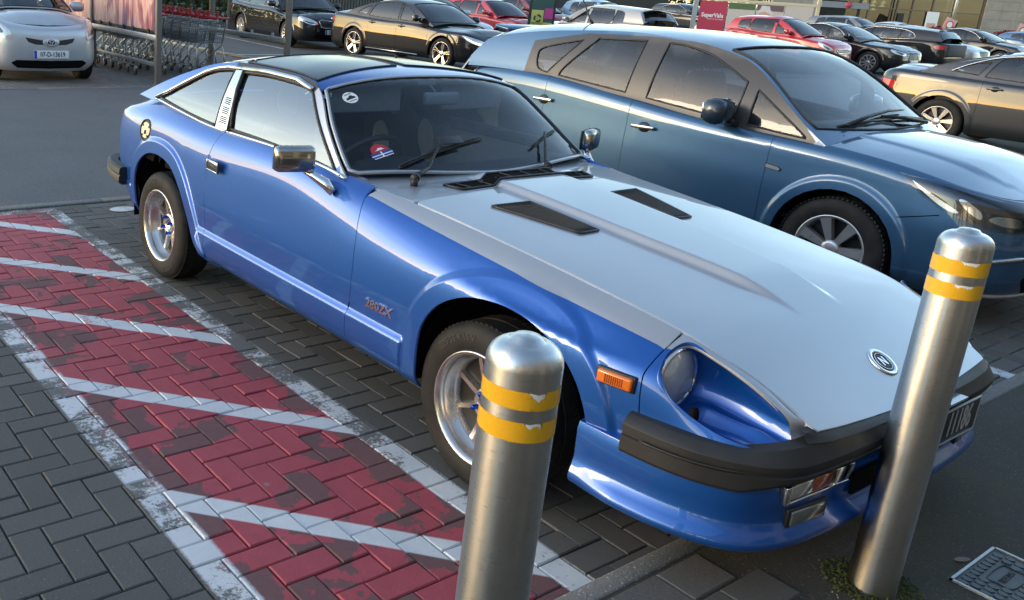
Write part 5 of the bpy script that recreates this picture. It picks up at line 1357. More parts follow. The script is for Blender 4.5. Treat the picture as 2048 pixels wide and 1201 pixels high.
    for nm, o in (('rear_quarter', quarter), ('front_wing', wing)):
        for mir in (False, True):
            V, F, N = panel_data(sh, o, mirror=mir, sp=spc, d=.035, gap=.002, flange=.012, lines=GL); V[:, 1] = np.where(np.abs(V[:, 1]) < .007, 0, V[:, 1]); link(nm, mesh(nm, V, F, N=N), body, root)
    res['doors'] = {}
    for i in range(len(E) - 1):
        o = uniq(np.concatenate([fx_pts(E[i]), pt(E[i][-1][0], E[i + 1][-1][0], 10), fx_pts(E[i + 1][::-1]), pb(E[i + 1][0][0], E[i][0][0], 8)]))
        for mir in (False, True):
            V, F, N = panel_data(sh, o, mirror=mir, sp=spc, d=.035, gap=.002, flange=.012, lines=GL); res['doors'][(i, mir)] = link('door', mesh('door', V, F, N=N), body, root)
    # ---- bonnet and boot lid
    P6 = sh.ev(np.stack([us, np.full(600, top)], -1)); k6 = np.argmax(P6[:, 0]); a6 = np.argmin(P6[:60, 0])
    ew = lambda x: np.interp(x, P6[a6:k6, 0], -P6[a6:k6, 1]); ez = lambda x: np.interp(x, P6[a6:k6, 0], P6[a6:k6, 2])
    crown = sp.get('crown', .055)
    def top_z(x, y):
        w = np.maximum(ew(x), .12); a = np.clip(np.abs(y) / w, 0, 1.1); cr_ = crown * sstep(X1 - .10, X1 - .55, x) + .012
        return ez(x) + cr_ * (1 - a ** 2.4) + sp.get('ridge', .010) * (sstep(.62, .52, a) - .5) * sstep(X1 - .1, X1 - .5, x)
    TF = Top(top_z); xc = sp['cowl'](xf)
    ux = np.linspace(xc - .05, P6[k6, 0] - .004, 30)
    fy = P6[a6:k6 + 1]; seg = P6[k6 - 45:k6 + 1]
    bo = [(x, -(float(ew(x)) - .003)) for x in ux if x < seg[0, 0]] + [(p[0] - .004, p[1]) for p in seg] 
    bo = bo + [(x, -y) for x, y in bo[::-1]]
    bo = bo + [(xc + .10 * (1 - (y / W) ** 2) - .05, y) for y in np.linspace(float(ew(xc)) - .06, -float(ew(xc)) + .06, 13)]
    res['bonnet'] = panel('bonnet', TF, uniq(np.array(bo)), body, root, sp=spc, d=.035, gap=.003, flange=.015)
    res['top_z'] = top_z
    # ---- cabin
    ZEg = Spl(sp['edge'](xf, xr, X0)); ZCg = Spl(sp['centre'](xf, xr, X0)); tum = sp.get('tumble', .40); w0 = W - .055
    zbelt = lambda x: zs(x) - .012
    def wC(x, z): return w0 - tum * (z - zbelt(x)) + .018 * np.sin(np.clip((z - zbelt(x)) / .42, 0, 1) * math.pi)
    if sp.get('taper'): _w = wC; wC = lambda x, z: _w(x, z) - sp['taper'] * np.clip((xr + .3 - x), 0, 2) ** 1.5
    SG = Side(wC)
    def rz(x, y):
        e = ZEg(x); w = np.maximum(wC(x, e) - .003, .1); c = ZCg(x); a = np.abs(y) / w; return c - (c - e) * np.clip(a, 0, 1.15) ** 2.6
    RFg = Top(rz); ey = lambda x: float((wC(np.array([x]), ZEg(np.array([x]))) - .003)[0])
    xw0, xw1, xb1, xb0 = sp['glass'](xf, xr, X0)          # screen base and top, rear screen top and base
    pil = .055
    wsb = lambda y: xw0 - .16 * (abs(y) / W) ** 2.2; wst = lambda y: xw1 - .07 * (abs(y) / W) ** 2
    yt = ey(xw1 - .04) - pil; yb = ey(xw0 - .19) - pil
    scr = [(wst(y), y) for y in np.linspace(-yt, yt, 9)] + [(x, ey(x) - pil) for x in np.linspace(wst(yt), wsb(yb), 10)[1:-1]] + [(wsb(y), y) for y in np.linspace(yb, -yb, 11)] + [(x, -(ey(x) - pil)) for x in np.linspace(wsb(yb), wst(yt), 10)[1:-1]]
    scr = uniq(np.array(scr)); yt2 = ey(xb1) - .10; yb2 = max(.2, ey(xb0 + .02) - .09)
    rsc = [(xb0 + .05 * (abs(y) / W) ** 2, y) for y in np.linspace(-yb2, yb2, 9)] + [(xb1 + .03 * (abs(y) / W) ** 2, y) for y in np.linspace(yt2, -yt2, 9)]
    rsc = uniq(np.array(rsc))
    xe0, xe1 = sp['edge'](xf, xr, X0)[0][0], sp['edge'](xf, xr, X0)[-1][0]
    oe = [(wsb(y) + .012, y) for y in np.linspace(-ey(xe0 - .05) + .01, ey(xe0 - .05) - .01, 13)] if False else []
    xs_ = np.linspace(xe0 - .01, xe1 + .01, 60); ro = [(x, -ey(x) + .001) for x in xs_]
    ro = ro + [(x, -y) for x, y in ro[::-1]] ; front = [(wsb(y) + .02, y) for y in np.linspace(ey(xe0) * .96, -ey(xe0) * .96, 13)]
    ro = uniq(np.array(ro + [p for p in front if p[0] > xe0 - .01]))
    dat = [panel_data(RFg, ro, holes=[scr, rsc], sp=spc, d=.035, gap=0, flange=.015)]
    wins = [smooth_poly(p, 4) if sp.get('roundwin', True) else np.array(p) for p in sp['windows'](xf, xr, X0)]
    bx = np.linspace(xe1 + .02, xe0 - .02, 46)
    whole = [(x, float(zbelt(np.array([x]))[0])) for x in bx if float(ZEg(np.array([x]))[0]) > float(zbelt(np.array([x]))[0]) + .004]
    whole = whole + [(x, float(ZEg(np.array([x]))[0]) + .001) for x, _ in whole[::-1]]; whole = uniq(np.array(whole)); res['roof'] = join_panels('roof', dat, sp.get('roofpaint', body), root)
    for mir in (False, True):
        V, F, N = panel_data(SG, whole, holes=wins, sp=spc, d=.035, gap=0, flange=.012, mirror=mir, lines=sp['pillar_lines'](xf, xr, X0) if sp.get('pillar_lines') else ()); me = mesh('pillar', V, F, N=N); link('pillar', me, body, root)
        if sp.get('pillar'):                               # dark pillars between the panes
            me.materials.append(MAT['pillar_dark']); dk = sp['pillar'](xf, xr, X0)
            for f in me.polygons:
                if inpoly(np.array([[f.center.x, f.center.z]]), dk)[0]: f.material_index = 1
    res['windscreen'] = panel('windscreen', RFg, scr, sp.get('sglass', 'car_glass'), root, sp=.1, d=.05, gap=0, flange=0, off=-.002)
    res['rear_screen'] = panel('rear_screen', RFg, rsc, 'car_glass', root, sp=.1, d=.05, gap=0, flange=0, off=-.002)
    def on_roof(p, h=.003): return (p[0], p[1], float(rz(np.array([p[0]]), np.array([p[1]]))[0]) + h)
    q = MB(); q.tube([on_roof(p) for p in densify(scr, .06)], .008, 5, closed=True); q.make('screen_seal', 'black_trim', root)
    q = MB(); q.tube([on_roof(p) for p in densify(rsc, .06)], .007, 5, closed=True); q.make('rear_screen_seal', 'black_trim', root)
    for j, wn in enumerate(wins):
        for mir in (False, True):
            par = res['doors'].get((min(sp.get('windoor', [0, 1])[j] if j < len(sp.get('windoor', [0, 1])) else 9, 9), mir), root)
            V, F, N = panel_data(SG, wn, sp=.1, d=.05, gap=0, flange=0, off=-.004, mirror=mir); link('window', mesh('window', V, F, N=N), sp.get('glassm', 'car_glass'), par)
    tr = sp.get('trim')
    for sg in (-1, 1):
        def s3(x, z, o=.004): return (x, sg * (float(wC(np.array([x]), np.array([z]))[0]) + o), z)
        for wn in wins:
            q = MB(); q.tube([s3(*p, .0) for p in wn], .007, 5, closed=True); q.make('window_seal', 'black_trim', root)
        if tr:
            q = MB(); q.tube([s3(*p, .008) for p in smooth_poly(tr(xf, xr, X0), 5, False)], .011, 6); q.make('window_trim', 'brushed_trim', root)
    # ---- deck lid for saloons
    if sp.get('deck'):
        xd0, xd1 = sp['deck'](xf, xr, X0)
        do = [(x, -(float(ew(x)) - .003)) for x in np.linspace(P6[a6 + 12, 0], xd1, 12)] ; seg2 = P6[a6:a6 + 40]
        seg2 = [(p[0] + .004, p[1]) for p in seg2 if p[0] < P6[a6 + 12, 0] + .5 and p[1] > -float(ew(P6[a6 + 12, 0])) ]
        do = [(X0 + .16 + .1 * (abs(y) / W) ** 3, y) for y in np.linspace(float(ew(X0 + .3)) - .03, -float(ew(X0 + .3)) + .03, 11)] + [(x, -(float(ew(x)) - .003)) for x in np.linspace(X0 + .32, xd1, 10)] + [(x, float(ew(x)) - .003) for x in np.linspace(xd1, X0 + .32, 10)]
        res['boot_lid'] = panel('boot_lid', TF, uniq(np.array(do)), body, root, sp=spc, d=.04, gap=.002, flange=.02)
    # ---- lamps, grille, intakes
    def end_panel(nm, pts, mat, front, off=.004, par=root, fl=.010):
        o = []
        for mir in (False, True): V, F, N = panel_data(sh, ends(pts, front), sp=.035, d=.02, gap=0, flange=fl, off=off, mirror=mir); o.append(link(nm, mesh(nm, V, F, N=N), mat, par))
        return o
    for nm, pts, mat, front, off in sp.get('lamps', []):
        pr = smooth_poly(pts, 3); hs = end_panel(nm, pr, mat, front, off)
        for k, extra in enumerate(sp.get('lamp_in', {}).get(nm, [])):
            for s_i in (0, 1):
                V, F, N = panel_data(sh, ends(smooth_poly(extra[1], 3), front), sp=.04, d=.02, gap=0, flange=.006, off=off + .004, mirror=bool(s_i)); link(extra[0], mesh(extra[0], V, F, N=N), extra[2], hs[s_i])
    for nm, pts, mat, front in sp.get('grilles', []):
        d2 = [panel_data(sh, ends(pts, front), sp=.05, d=.025, gap=0, flange=.008, off=.003, mirror=m_) for m_ in (False, True)]; g = join_panels(nm, d2, mat, root); res[nm] = g
        bars = sp.get('bars', {}).get(nm)
        if bars:
            n_, ori, mt, rad = bars; q = MB(); Pm = np.array(pts); zl, zh = Pm[:, 1].min(), Pm[:, 1].max(); um = Pm[:, 0].max()
            def surf(du, z):
                p = sh.ev(ends([(abs(du), z)], front))[0]; return (p[0] + (.006 if front else -.006), p[1] if du >= 0 else -p[1], p[2])
            if ori == 'h':
                for k in range(n_):
                    z = zl + (zh - zl) * (k + .5) / n_; q.tube([surf(d_, z) for d_ in np.linspace(-um * .97, um * .97, 11)], rad, 5)
            else:
                for k in range(n_):
                    d_ = -um * .95 + 2 * um * .95 * (k + .5) / n_; q.tube([surf(d_, zl + .01), surf(d_, zh - .012)], rad, 5)
            q.make('grille_bar', mt, g)
            q = MB(); ring = [surf(p[0], p[1]) for p in pts] ; q.tube(ring + [(p[0], -p[1], p[2]) for p in ring[::-1]], rad * 1.6, 5); q.make('grille_frame', mt, g)
    def end_x(z, front): return float(sh.ev(ends([(0.0, z)], front))[0][0])
    res['end_x'] = end_x
    for pl in sp.get('plates', []):
        txt, z, front, ymid = pl; x = end_x(z, front) + (.010 if front else -.010); sgn = 1 if front else -1
        q = MB(); q.box((x, ymid, z), (.012, .52, .115), bev=.003); po = q.make('number_plate', 'plate_white', root)
        q = MB(); q.box((x + sgn * .0065, ymid - sgn * .238, z), (.002, .042, .109)); q.make('plate_band', 'plate_blue', po)
        if txt:
            T = frame((x + sgn * .007, ymid + sgn * .018, z), (0, sgn, 0), (0, 0, 1)); text_ob('plate_number', txt, .098, T, 'ink_black', po, .0006, .78, 'CENTER', .0016)
    # ---- mirrors, handles
    mx, mz = sp['mirror'](xf)
    for sg in (-1, 1):
        par = res['doors'][(len(E) - 2, sg > 0)]; yy = float(wC(np.array([mx]), np.array([mz]))[0])
        mb = MB(); mb.box((0, 0, 0), sp.get('mirror_size', (.13, .23, .155)), T=Matrix.Translation((mx, sg * (yy + .155), mz + .02)) @ Matrix.Rotation(-.18 * sg, 4, 'Z'), bev=.055); mo = mb.make('door_mirror', sp.get('mirror_mat', body), par)
        q = MB(); q.box((0, 0, 0), (.10, .12, .04), T=Matrix.Translation((mx + .02, sg * (yy + .03), mz - .055)) @ Matrix.Rotation(.3 * sg, 4, 'X'), bev=.015); q.make('mirror_foot', 'black_trim', mo)
        q = MB(); q.box((-sp.get('mirror_size', (.13, .23, .155))[0] / 2 + .004, 0, 0), (.012, .18, .105), T=Matrix.Translation((mx, sg * (yy + .155), mz + .02)) @ Matrix.Rotation(-.18 * sg, 4, 'Z'), bev=.005); q.make('mirror_glass', 'chrome', mo)
        for j, hx in enumerate(sp['handles'](xf, xr)):
            hz = sp.get('hz', lambda x: float(zs(np.array([x]))[0]) - .10)(hx); c = sh.ev(fx_pts([(hx, hz)]))[0]
            T = frame((c[0], sg * -c[1], c[2]), (1, 0, .015), (0, 0, 1)); z_ = 1 if sg < 0 else -1; par2 = res['doors'][(min(j, len(E) - 2), sg > 0)]
            q = MB(); q.lathe([(.052, -.001), (.050, .0035), (.0, .004)], 20, T=T @ Matrix.Rotation(math.pi / 2 * z_, 4, 'X') @ Matrix.Scale(.72, 4, (0, 0, 1))); q.make('handle_recess', 'black_trim', par2)
            q = MB(); q.box((0, .002, .022 * z_), (.19, .026, .014), T=T, bev=.007); q.box((.075, 0, .012 * z_), (.03, .022, .022), T=T, bev=.005); q.box((-.075, 0, .012 * z_), (.03, .022, .022), T=T, bev=.005); q.make('door_handle', sp.get('handle_mat', body), par2)
    # ---- wheels, underside, cabin
    wk = dict(r=r, rim=sp.get('rim', .21)); wk.update(sp.get('wheel', {}))
    for a in (xr, xf):
        for sg in (-1, 1): car_wheel(root, a, sg, W, steer=sp.get('steer', 0) if a > 0 else 0, **wk)
    q = MB(); q.box((0, 0, .26), (X1 - X0 - .9, W * 1.2, .06)); q.box((0, 0, .33), (sp['wb'] - 2 * ra - .06, W * 1.86, .14)); q.make('underbody', 'well_black', root)
    for a in (xr, xf):
        for sg in (-1, 1):
            q = MB(); n = 16; V = []; F = []
            for i in range(n + 1):
                t = -.1 + (math.pi + .2) * i / n
                for y in (W - .03, W - .40): V.append((a + (ra + .004) * math.cos(t), sg * y, r + (ra + .004) * math.sin(t)))
            for i in range(n): F.append((2 * i, 2 * i + 1, 2 * i + 3, 2 * i + 2))
            V.append((a, sg * (W - .40), r)); F += [(2 * i + 1, len(V) - 1, 2 * i + 3) for i in range(n)]; q.add(V, F, True); q.make('wheel_well', 'well_black', root)
    zc_ = float(zs(np.array([0.0]))[0]); cab = MB(); zf_ = zc_ - .02
    cab.box(((xw0 + xb0) / 2 - .05, 0, .40), (xw0 - xb0 - .1, W * 1.7, .06)); cab.box((xw0 - .42, 0, zc_ - .17), (.36, W * 1.74, .26), bev=.08)
    cab.box((xb1 - .12, 0, zc_ - .24), (.55, W * 1.55, .40), bev=.05); cab.make('cabin_tub', 'cabin_dark', root)
    for sg in (-1, 1): q = MB(); q.box(((xw0 + xb0) / 2, sg * (W - .11), .68), (xw0 - xb0 - .35, .05, .50)); q.make('door_card', 'cabin_dark', root)
    for sx, dz in ((xw1 - .72, 0), (xb1 + .22, -.06)) if detail else ((xw1 - .72, 0),):
        for sg in (-1, 1):
            q = MB(); T = Matrix.Translation((sx, sg * .37, .62 + dz)) @ Matrix.Rotation(-.20, 4, 'Y')
            q.box((0, 0, .27), (.13, .46, .62), T=T, bev=.06); q.box((.26, 0, .0), (.52, .48, .16), T=T, bev=.06)
            se = q.make('seat', 'seat_dark', root); q = MB(); q.box((.0, 0, .72), (.10, .27, .19), T=T, bev=.045); q.tube([T @ Vector((0, -.06, .55)), T @ Vector((0, -.06, .66))], .008, 6); q.tube([T @ Vector((0, .06, .55)), T @ Vector((0, .06, .66))], .008, 6); q.make('headrest', 'seat_dark', se)
    res.update(dict(W=W, X0=X0, X1=X1, xf=xf, xr=xr, wC=wC, rz=rz, zs=zs, ends=ends, on_roof=on_roof, wins=wins, fx=fx_pts))
    return res
# ---- body styles
def saloon(H=1.45, zt=1.02, zf=.74, zc=.95, zbl=.93, **k):
    d = dict(
        belt=lambda X0, xr, xf, X1: [(X0, zt - .03), (X0 + .25, zt), (xr - .1, zt - .02), (xr + .4, zbl + .04), (0, zbl + .01), (xf - .55, zbl), (xf - .3, zc - .06), (xf + .25, zc - .13), (X1 - .40, zf + .05), (X1 - .10, zf - .01), (X1, zf - .04)],
        centre=lambda xf, xr, X0: [(xf - .22, zc - .02), (xf - .30, zc + .02), (xf - 1.12, H - .085), (xf - 1.45, H - .018), (-.25, H), (xr + .75, H - .035), (xr + .48, H - .085), (xr - .30, zt + .09), (xr - .50, zt + .01)],
        edge=lambda xf, xr, X0: [(xf - .32, zbl - .03), (xf - .50, zbl + .07), (xf - 1.20, H - .125), (xf - 1.5, H - .075), (-.3, H - .055), (xr + .85, H - .085), (xr + .45, H - .165), (xr - .05, zt + .13), (xr - .38, zt - .01)],
        glass=lambda xf, xr, X0: (xf - .34, xf - 1.13, xr + .46, xr - .28), cowl=lambda xf: xf - .30, deck=lambda xf, xr, X0: (0, xr - .42),
        windows=lambda xf, xr, X0: [[(-.02, zbl + .045)] * 2 + [(-.40 - .02, zbl + .055), (xr + .52, zbl + .075)] + [(xr + .44, zbl + .085)] * 2 + [(xr + .56, H - .19), (xr + .70, H - .145), (-.40, H - .115)] + [(-.045, H - .108)] * 2, [(.05, zbl + .045)] * 2 + [(.4, zbl + .04)] + [(xf - .78, zbl + .045)] * 2 + [(xf - 1.0, zbl + .215), (xf - 1.30, H - .165), (xf - 1.44, H - .128)] + [(.03, H - .108)] * 2, [(xr + .36, zbl + .095)] * 2 + [(xr + .02, zbl + .125)] * 2 + [(xr + .22, zbl + .235), (xr + .42, H - .225)] + [(xr + .46, H - .225)] * 2],
        doors=(-.95, -.0, .98), mirror=lambda xf: (xf - .72, zbl + .10), handles=lambda xf, xr: (xr + .62, .16), wb=2.8, fo=.88, ro=1.0, W=.91)
    d.update(k); return d
def hatch(H=1.48, zt=1.05, zf=.80, zc=.98, zbl=.94, slope=.45, **k):
    d = dict(
        belt=lambda X0, xr, xf, X1: [(X0, zt - .06), (X0 + .25, zt - .01), (xr, zt), (xr + .5, zbl + .07), (0, zbl + .02), (xf - .55, zbl), (xf - .3, zc - .07), (xf + .2, zc - .13), (X1 - .36, zf + .05), (X1 - .10, zf - .01), (X1, zf - .04)],
        centre=lambda xf, xr, X0: [(xf - .12, zc - .03), (xf - .18, zc + .01), (xf - 1.02, H - .08), (xf - 1.4, H - .015), (-.2, H), (xr + .30, H - .03), (X0 + .42, H - .09), (X0 + .36, H - .11), (X0 + .12, zt + .05), (X0 + .07, zt - .04)],
        edge=lambda xf, xr, X0: [(xf - .26, zbl - .03), (xf - .42, zbl + .07), (xf - 1.15, H - .12), (xf - 1.5, H - .07), (-.3, H - .05), (xr + .45, H - .085), (X0 + .42, H - .15), (X0 + .30, zt + .16), (X0 + .16, zt - .02)],
        glass=lambda xf, xr, X0: (xf - .22, xf - 1.04, X0 + .37, X0 + .15), cowl=lambda xf: xf - .20,
        windows=lambda xf, xr, X0: [[(-.03, zbl + .05)] * 2 + [(xr + .55, zbl + .085)] * 2 + [(xr + .42, zbl + .20), (xr + .48, H - .16)] + [(xr + .54, H - .125)] * 2 + [(-.05, H - .105)] * 2, [(.06, zbl + .05)] * 2 + [(xf - .72, zbl + .045)] * 2 + [(xf - .95, zbl + .22), (xf - 1.25, H - .17), (xf - 1.4, H - .13)] + [(.05, H - .105)] * 2, [(xr + .42, zbl + .10)] * 2 + [(xr + .05, zbl + .15)] * 2 + [(xr + .10, H - .20)] + [(xr + .40, H - .14)] * 2],
        doors=(-.92, .02, .95), mirror=lambda xf: (xf - .66, zbl + .10), handles=lambda xf, xr: (xr + .58, .18), wb=2.6, fo=.85, ro=.70, W=.88)
    d.update(k); return d
LAMPS = [('headlight', [(.42, .70), (.62, .74), (.86, .79), (.80, .70), (.62, .62), (.44, .61)], 'clear_lens', True, .003), ('tail_light', [(.50, .92), (.74, .95), (.98, .93), (.94, .84), (.70, .80), (.52, .80)], 'red_lens', False, .003)]
GR = [('grille', [(0, .66), (.33, .66), (.36, .60), (.28, .50), (0, .49)], 'grille_plastic', True), ('lower_intake', [(0, .36), (.46, .37), (.50, .30), (0, .27)], 'well_black', True)]
# ---- the dark blue hatchback in the next bay
def ast_pillar(xf, xr, X0): return np.array([(-1.30, 1.04), (-.2, .985), (.45, .925), (1.12, .90), (1.12, .93), (.60, 1.37), (.35, 1.425), (-.2, 1.452), (-.80, 1.43), (-1.28, 1.335)])
AST = hatch(H=1.51, wb=2.685, fo=.94, ro=.79, W=.907, paint='steel_blue_paint', r=.318, rim=.205, arch=.045, sp=.05, crown=.05, tumble=.36,
    belt=lambda X0, xr, xf, X1: [(X0, 1.02), (X0 + .22, 1.085), (-1.34, 1.100), (-1.05, 1.082), (-.2, 1.018), (.4, .960), (1.05, .930), (1.35, .910), (1.75, .862), (X1 - .20, .800), (X1 - .06, .765), (X1, .750)],
    centre=lambda xf, xr, X0: [(1.30, .93), (1.22, .965), (.40, 1.435), (.1, 1.490), (-.4, 1.510), (-1.2, 1.490), (X0 + .32, 1.415), (X0 + .27, 1.39), (X0 + .10, 1.10), (X0 + .05, 1.0)],
    edge=lambda xf, xr, X0: [(1.20, .905), (1.10, .965), (.45, 1.375), (.10, 1.440), (-.4, 1.468), (-1.0, 1.435), (-1.5, 1.375), (X0 + .36, 1.315), (X0 + .20, 1.16), (X0 + .10, 1.02)],
    glass=lambda xf, xr, X0: (1.18, .38, X0 + .27, X0 + .12), cowl=lambda xf: 1.16, pillar=ast_pillar, pillar_lines=lambda xf, xr, X0: [np.concatenate([densify(ast_pillar(0, 0, 0), .03)])], sglass='screen_glass', glassm='hatch_side_glass',
    windows=lambda xf, xr, X0: [[(-.30, 1.045)] * 2 + [(-.94, 1.095)] * 2 + [(-.90, 1.17), (-.70, 1.385)] + [(-.68, 1.400)] * 2 + [(-.28, 1.418)] * 2, [(-.12, 1.030)] * 2 + [(.56, .972)] * 2 + [(.57, 1.20)] + [(.53, 1.24), (.25, 1.365), (.02, 1.412)] + [(-.10, 1.418)] * 2, [(-1.06, 1.105)] * 2 + [(-1.16, 1.130), (-1.20, 1.22), (-1.16, 1.292)] + [(-.82, 1.378)] * 2, [(.66, .965)] * 2 + [(1.00, .942), (1.02, .965)] + [(.66, 1.185)] * 2],
    windoor=[0, 1, 9, 9], doors=(-1.00, -.21, .87), mirror=lambda xf: (.54, 1.015), mirror_size=(.15, .25, .165), handles=lambda xf, xr: (-1.00, -.06), hz=lambda x: .90 if x < -.5 else .83, handle_mat='brushed_trim', mirror_mat='mirror_navy', flare=.016,
    wheel=dict(spokes=7, style='alloy_paint', n=64, w=.215, tread=True),
    lamps=[('headlight', [(.50, .735), (.70, .765), (.98, .815), (1.20, .838), (1.24, .835), (1.10, .735), (.96, .660), (.78, .615), (.60, .61), (.52, .65)], 'lens_glass', True, .008), ('tail_light', [(.50, .98), (.74, 1.02), (.98, 1.0), (.94, .84), (.70, .80), (.52, .82)], 'red_lens', False, .003)],
    lamp_in={}, grilles=[('grille', [(0, .66), (.30, .665), (.36, .62), (.30, .54), (0, .53)], 'grille_plastic', True), ('lower_grille', [(0, .40), (.48, .40), (.54, .34), (.46, .25), (0, .235)], 'well_black', True)],
    bars={'grille': (2, 'h', 'chrome', .010)}, plates=[('', .47, True, 0)])
AX, AY = -.81, 5.41
a = build_car(AST, (AX, AY, 0), math.radians(0.0), 'dark metallic blue hatchback parked beside the blue sports coupe', 'hatchback_car', 'car', None)
R_ = a['root']
# headlamp internals behind clear lens
for mir in (False, True):
    for nm, pts, mat, off in (('lamp_housing', [(.52, .725), (.70, .755), (.98, .805), (1.18, .825), (1.21, .822), (1.08, .735), (.94, .668), (.78, .625), (.61, .62), (.54, .65)], 'lamp_dark', .001), ('lamp_reflector', [(.94, .690), (1.04, .745), (1.14, .80), (1.17, .812), (1.07, .735), (.98, .685)], 'brushed_trim', .004), ('lamp_reflector', [(.62, .64), (.72, .64), (.80, .665), (.76, .69), (.64, .68)], 'brushed_trim', .004), ('lamp_reflector', [(.84, .665), (.90, .70), (.94, .75), (.91, .755), (.84, .705)], 'chrome', .004)):
        V, F, N = panel_data(a['shell'], a['ends'](smooth_poly(pts, 4), True), sp=.04, d=.02, gap=0, flange=.004, off=off, mirror=mir); link(nm, mesh(nm, V, F, N=N), mat, R_)
for sg in (-1, 1):
    def P_(du, z, o=.006):
        ut = a['ends']([(du, z)], True); p = a['shell'].ev(ut)[0] + a['shell'].normal(ut)[0] * o; return (p[0], p[1] * (1 if sg < 0 else -1), p[2])
    q = MB(); q.tube([P_(d_, z_) for d_, z_ in ((.50, .475), (.62, .47), (.74, .452), (.86, .425))], [.004, .013, .012, .003], 8); q.make('fog_trim', 'brushed_trim', R_)
    q = MB(); q.tube([P_(d_, .235, .004) for d_ in np.linspace(0, 1.0, 14)], .014, 6); q.make('lip_trim', 'galvanised', R_)
    q = MB(); L = [P_(d_, z_, .001) for d_, z_ in ((1.31, .585), (1.20, .60), (1.10, .63), (1.02, .655))]; q.tube(L, .003, 5); q.make('bumper_seam', 'well_black', R_)
    c = a['shell'].ev(a['fx']([(.92, .735)]))[0]; T = frame((c[0], c[1] * (1 if sg < 0 else -1), c[2]), (1, 0, -.12), (0, 0, 1)); z_ = 1 if sg < 0 else -1
    q = MB(); q.prism([(-.055, .016), (.03, .016), (.055, .004), (.045, -.012), (-.055, -.016)], 0, .006 * z_, T=T); ro = q.make('side_repeater', 'black_trim', R_)
    q = MB(); q.prism([(-.048, .011), (.026, .011), (.046, .003), (.038, -.008), (-.048, -.011)], 0, .009 * z_, T=T); q.make('repeater_lens', 'clear_lens', ro)
# wipers folded at the foot of the screen, aerial, roof fin, toll tag
def rs(x, y, h): return (x, y, float(a['rz'](np.array([x]), np.array([y]))[0]) + h)
q = MB(); q.tube([rs(1.13, -.52, .03), rs(1.10, -.20, .035), rs(1.06, .15, .03), rs(1.04, .42, .025)], [.014, .012, .009, .006], 7); q.tube([rs(1.11, -.60, .016), rs(1.12, -.2, .02), rs(1.11, .10, .016)], .009, 6); q.make('wiper', 'black_trim', R_)
q = MB(); q.tube([rs(1.15, .55, .03), rs(1.13, .25, .035), rs(1.10, -.02, .03)], [.014, .012, .008], 7); q.tube([rs(1.09, .62, .016), rs(1.10, .3, .02), rs(1.11, -.05, .016)], .009, 6); q.make('wiper', 'black_trim', R_)
q = MB(); q.tube([rs(-1.36, .0, .0), rs(-1.40, .0, .05), (-1.62, .0, 1.86)], [.016, .008, .003], 7); q.make('aerial', 'black_trim', R_)
q = MB(); q.box((1.12, 0, .95), (.10, 1.25, .035), bev=.01); q.make('scuttle', 'black_trim', R_)
for mir in (-1, 1):
    q = MB(); T = Matrix.Translation((-1.90, 0, 1.400)) @ Matrix.Rotation(.14, 4, 'Y')
    if mir == 1: q.box((0, 0, 0), (.17, 1.08, .035), T=T, bev=.015); q.make('roof_spoiler', 'steel_blue_paint', R_)
q = MB(); q.box((.26, -.08, 1.435), (.03, .10, .05), bev=.012); q.make('rear_view_mirror', 'cabin_grey', R_)
q = MB(); q.tube([(.27, -.02, 1.40), (.275, -.02, 1.26)], .004, 5); q.box((.275, -.02, 1.24), (.02, .03, .06), bev=.008); q.make('hanging_charm', 'cabin_grey', R_)
# ---- the saloon at the right edge
def mkA4():
    return saloon(H=1.43, wb=2.81, fo=.87, ro=1.03, W=.913, paint='graphite_paint', r=.325, rim=.215, zt=1.01, zbl=.925, sp=.06, lamps=LAMPS[:1] + [('tail_light', [(.50, .80), (.70, .84), (.98, .83), (1.03, .78), (.96, .70), (.52, .70)], 'red_lens', False, .006)], grilles=GR, guides=None,
        trim=lambda xf, xr, X0: [(xr + .02, 1.045), (xr + .20, 1.150), (xr + .48, 1.262), (xr + .75, 1.312), (-.3, 1.335), (.2, 1.328)], wheel=dict(spokes=7, n=56), handle_mat='graphite_paint')
build_car(mkA4(), (-1.12, 14.62, 0), 0.0, 'dark grey saloon at the right edge, showing its rear half and red tail light', 'saloon_car', 'car', None)
G = 'cars parked in the rows behind'
def nose(bl, extra=()): return bl
LH = [('headlight', [(.44, .66), (.62, .70), (.88, .76), (.94, .74), (.84, .66), (.62, .60), (.46, .60)], 'clear_lens', True, .004), ('tail_light', [(.50, .88), (.74, .92), (.98, .90), (.94, .80), (.70, .76), (.52, .77)], 'red_lens', False, .004)]
LAMP_IN = {'headlight': [('lamp_dark_band', [(.50, .655), (.64, .68), (.80, .71), (.74, .665), (.60, .63)], 'lamp_dark')]}
GRS = [('grille', [(0, .68), (.30, .68), (.34, .62), (.27, .50), (0, .49)], 'grille_plastic', True), ('lower_intake', [(0, .36), (.50, .37), (.56, .31), (.48, .26), (0, .255)], 'well_black', True)]
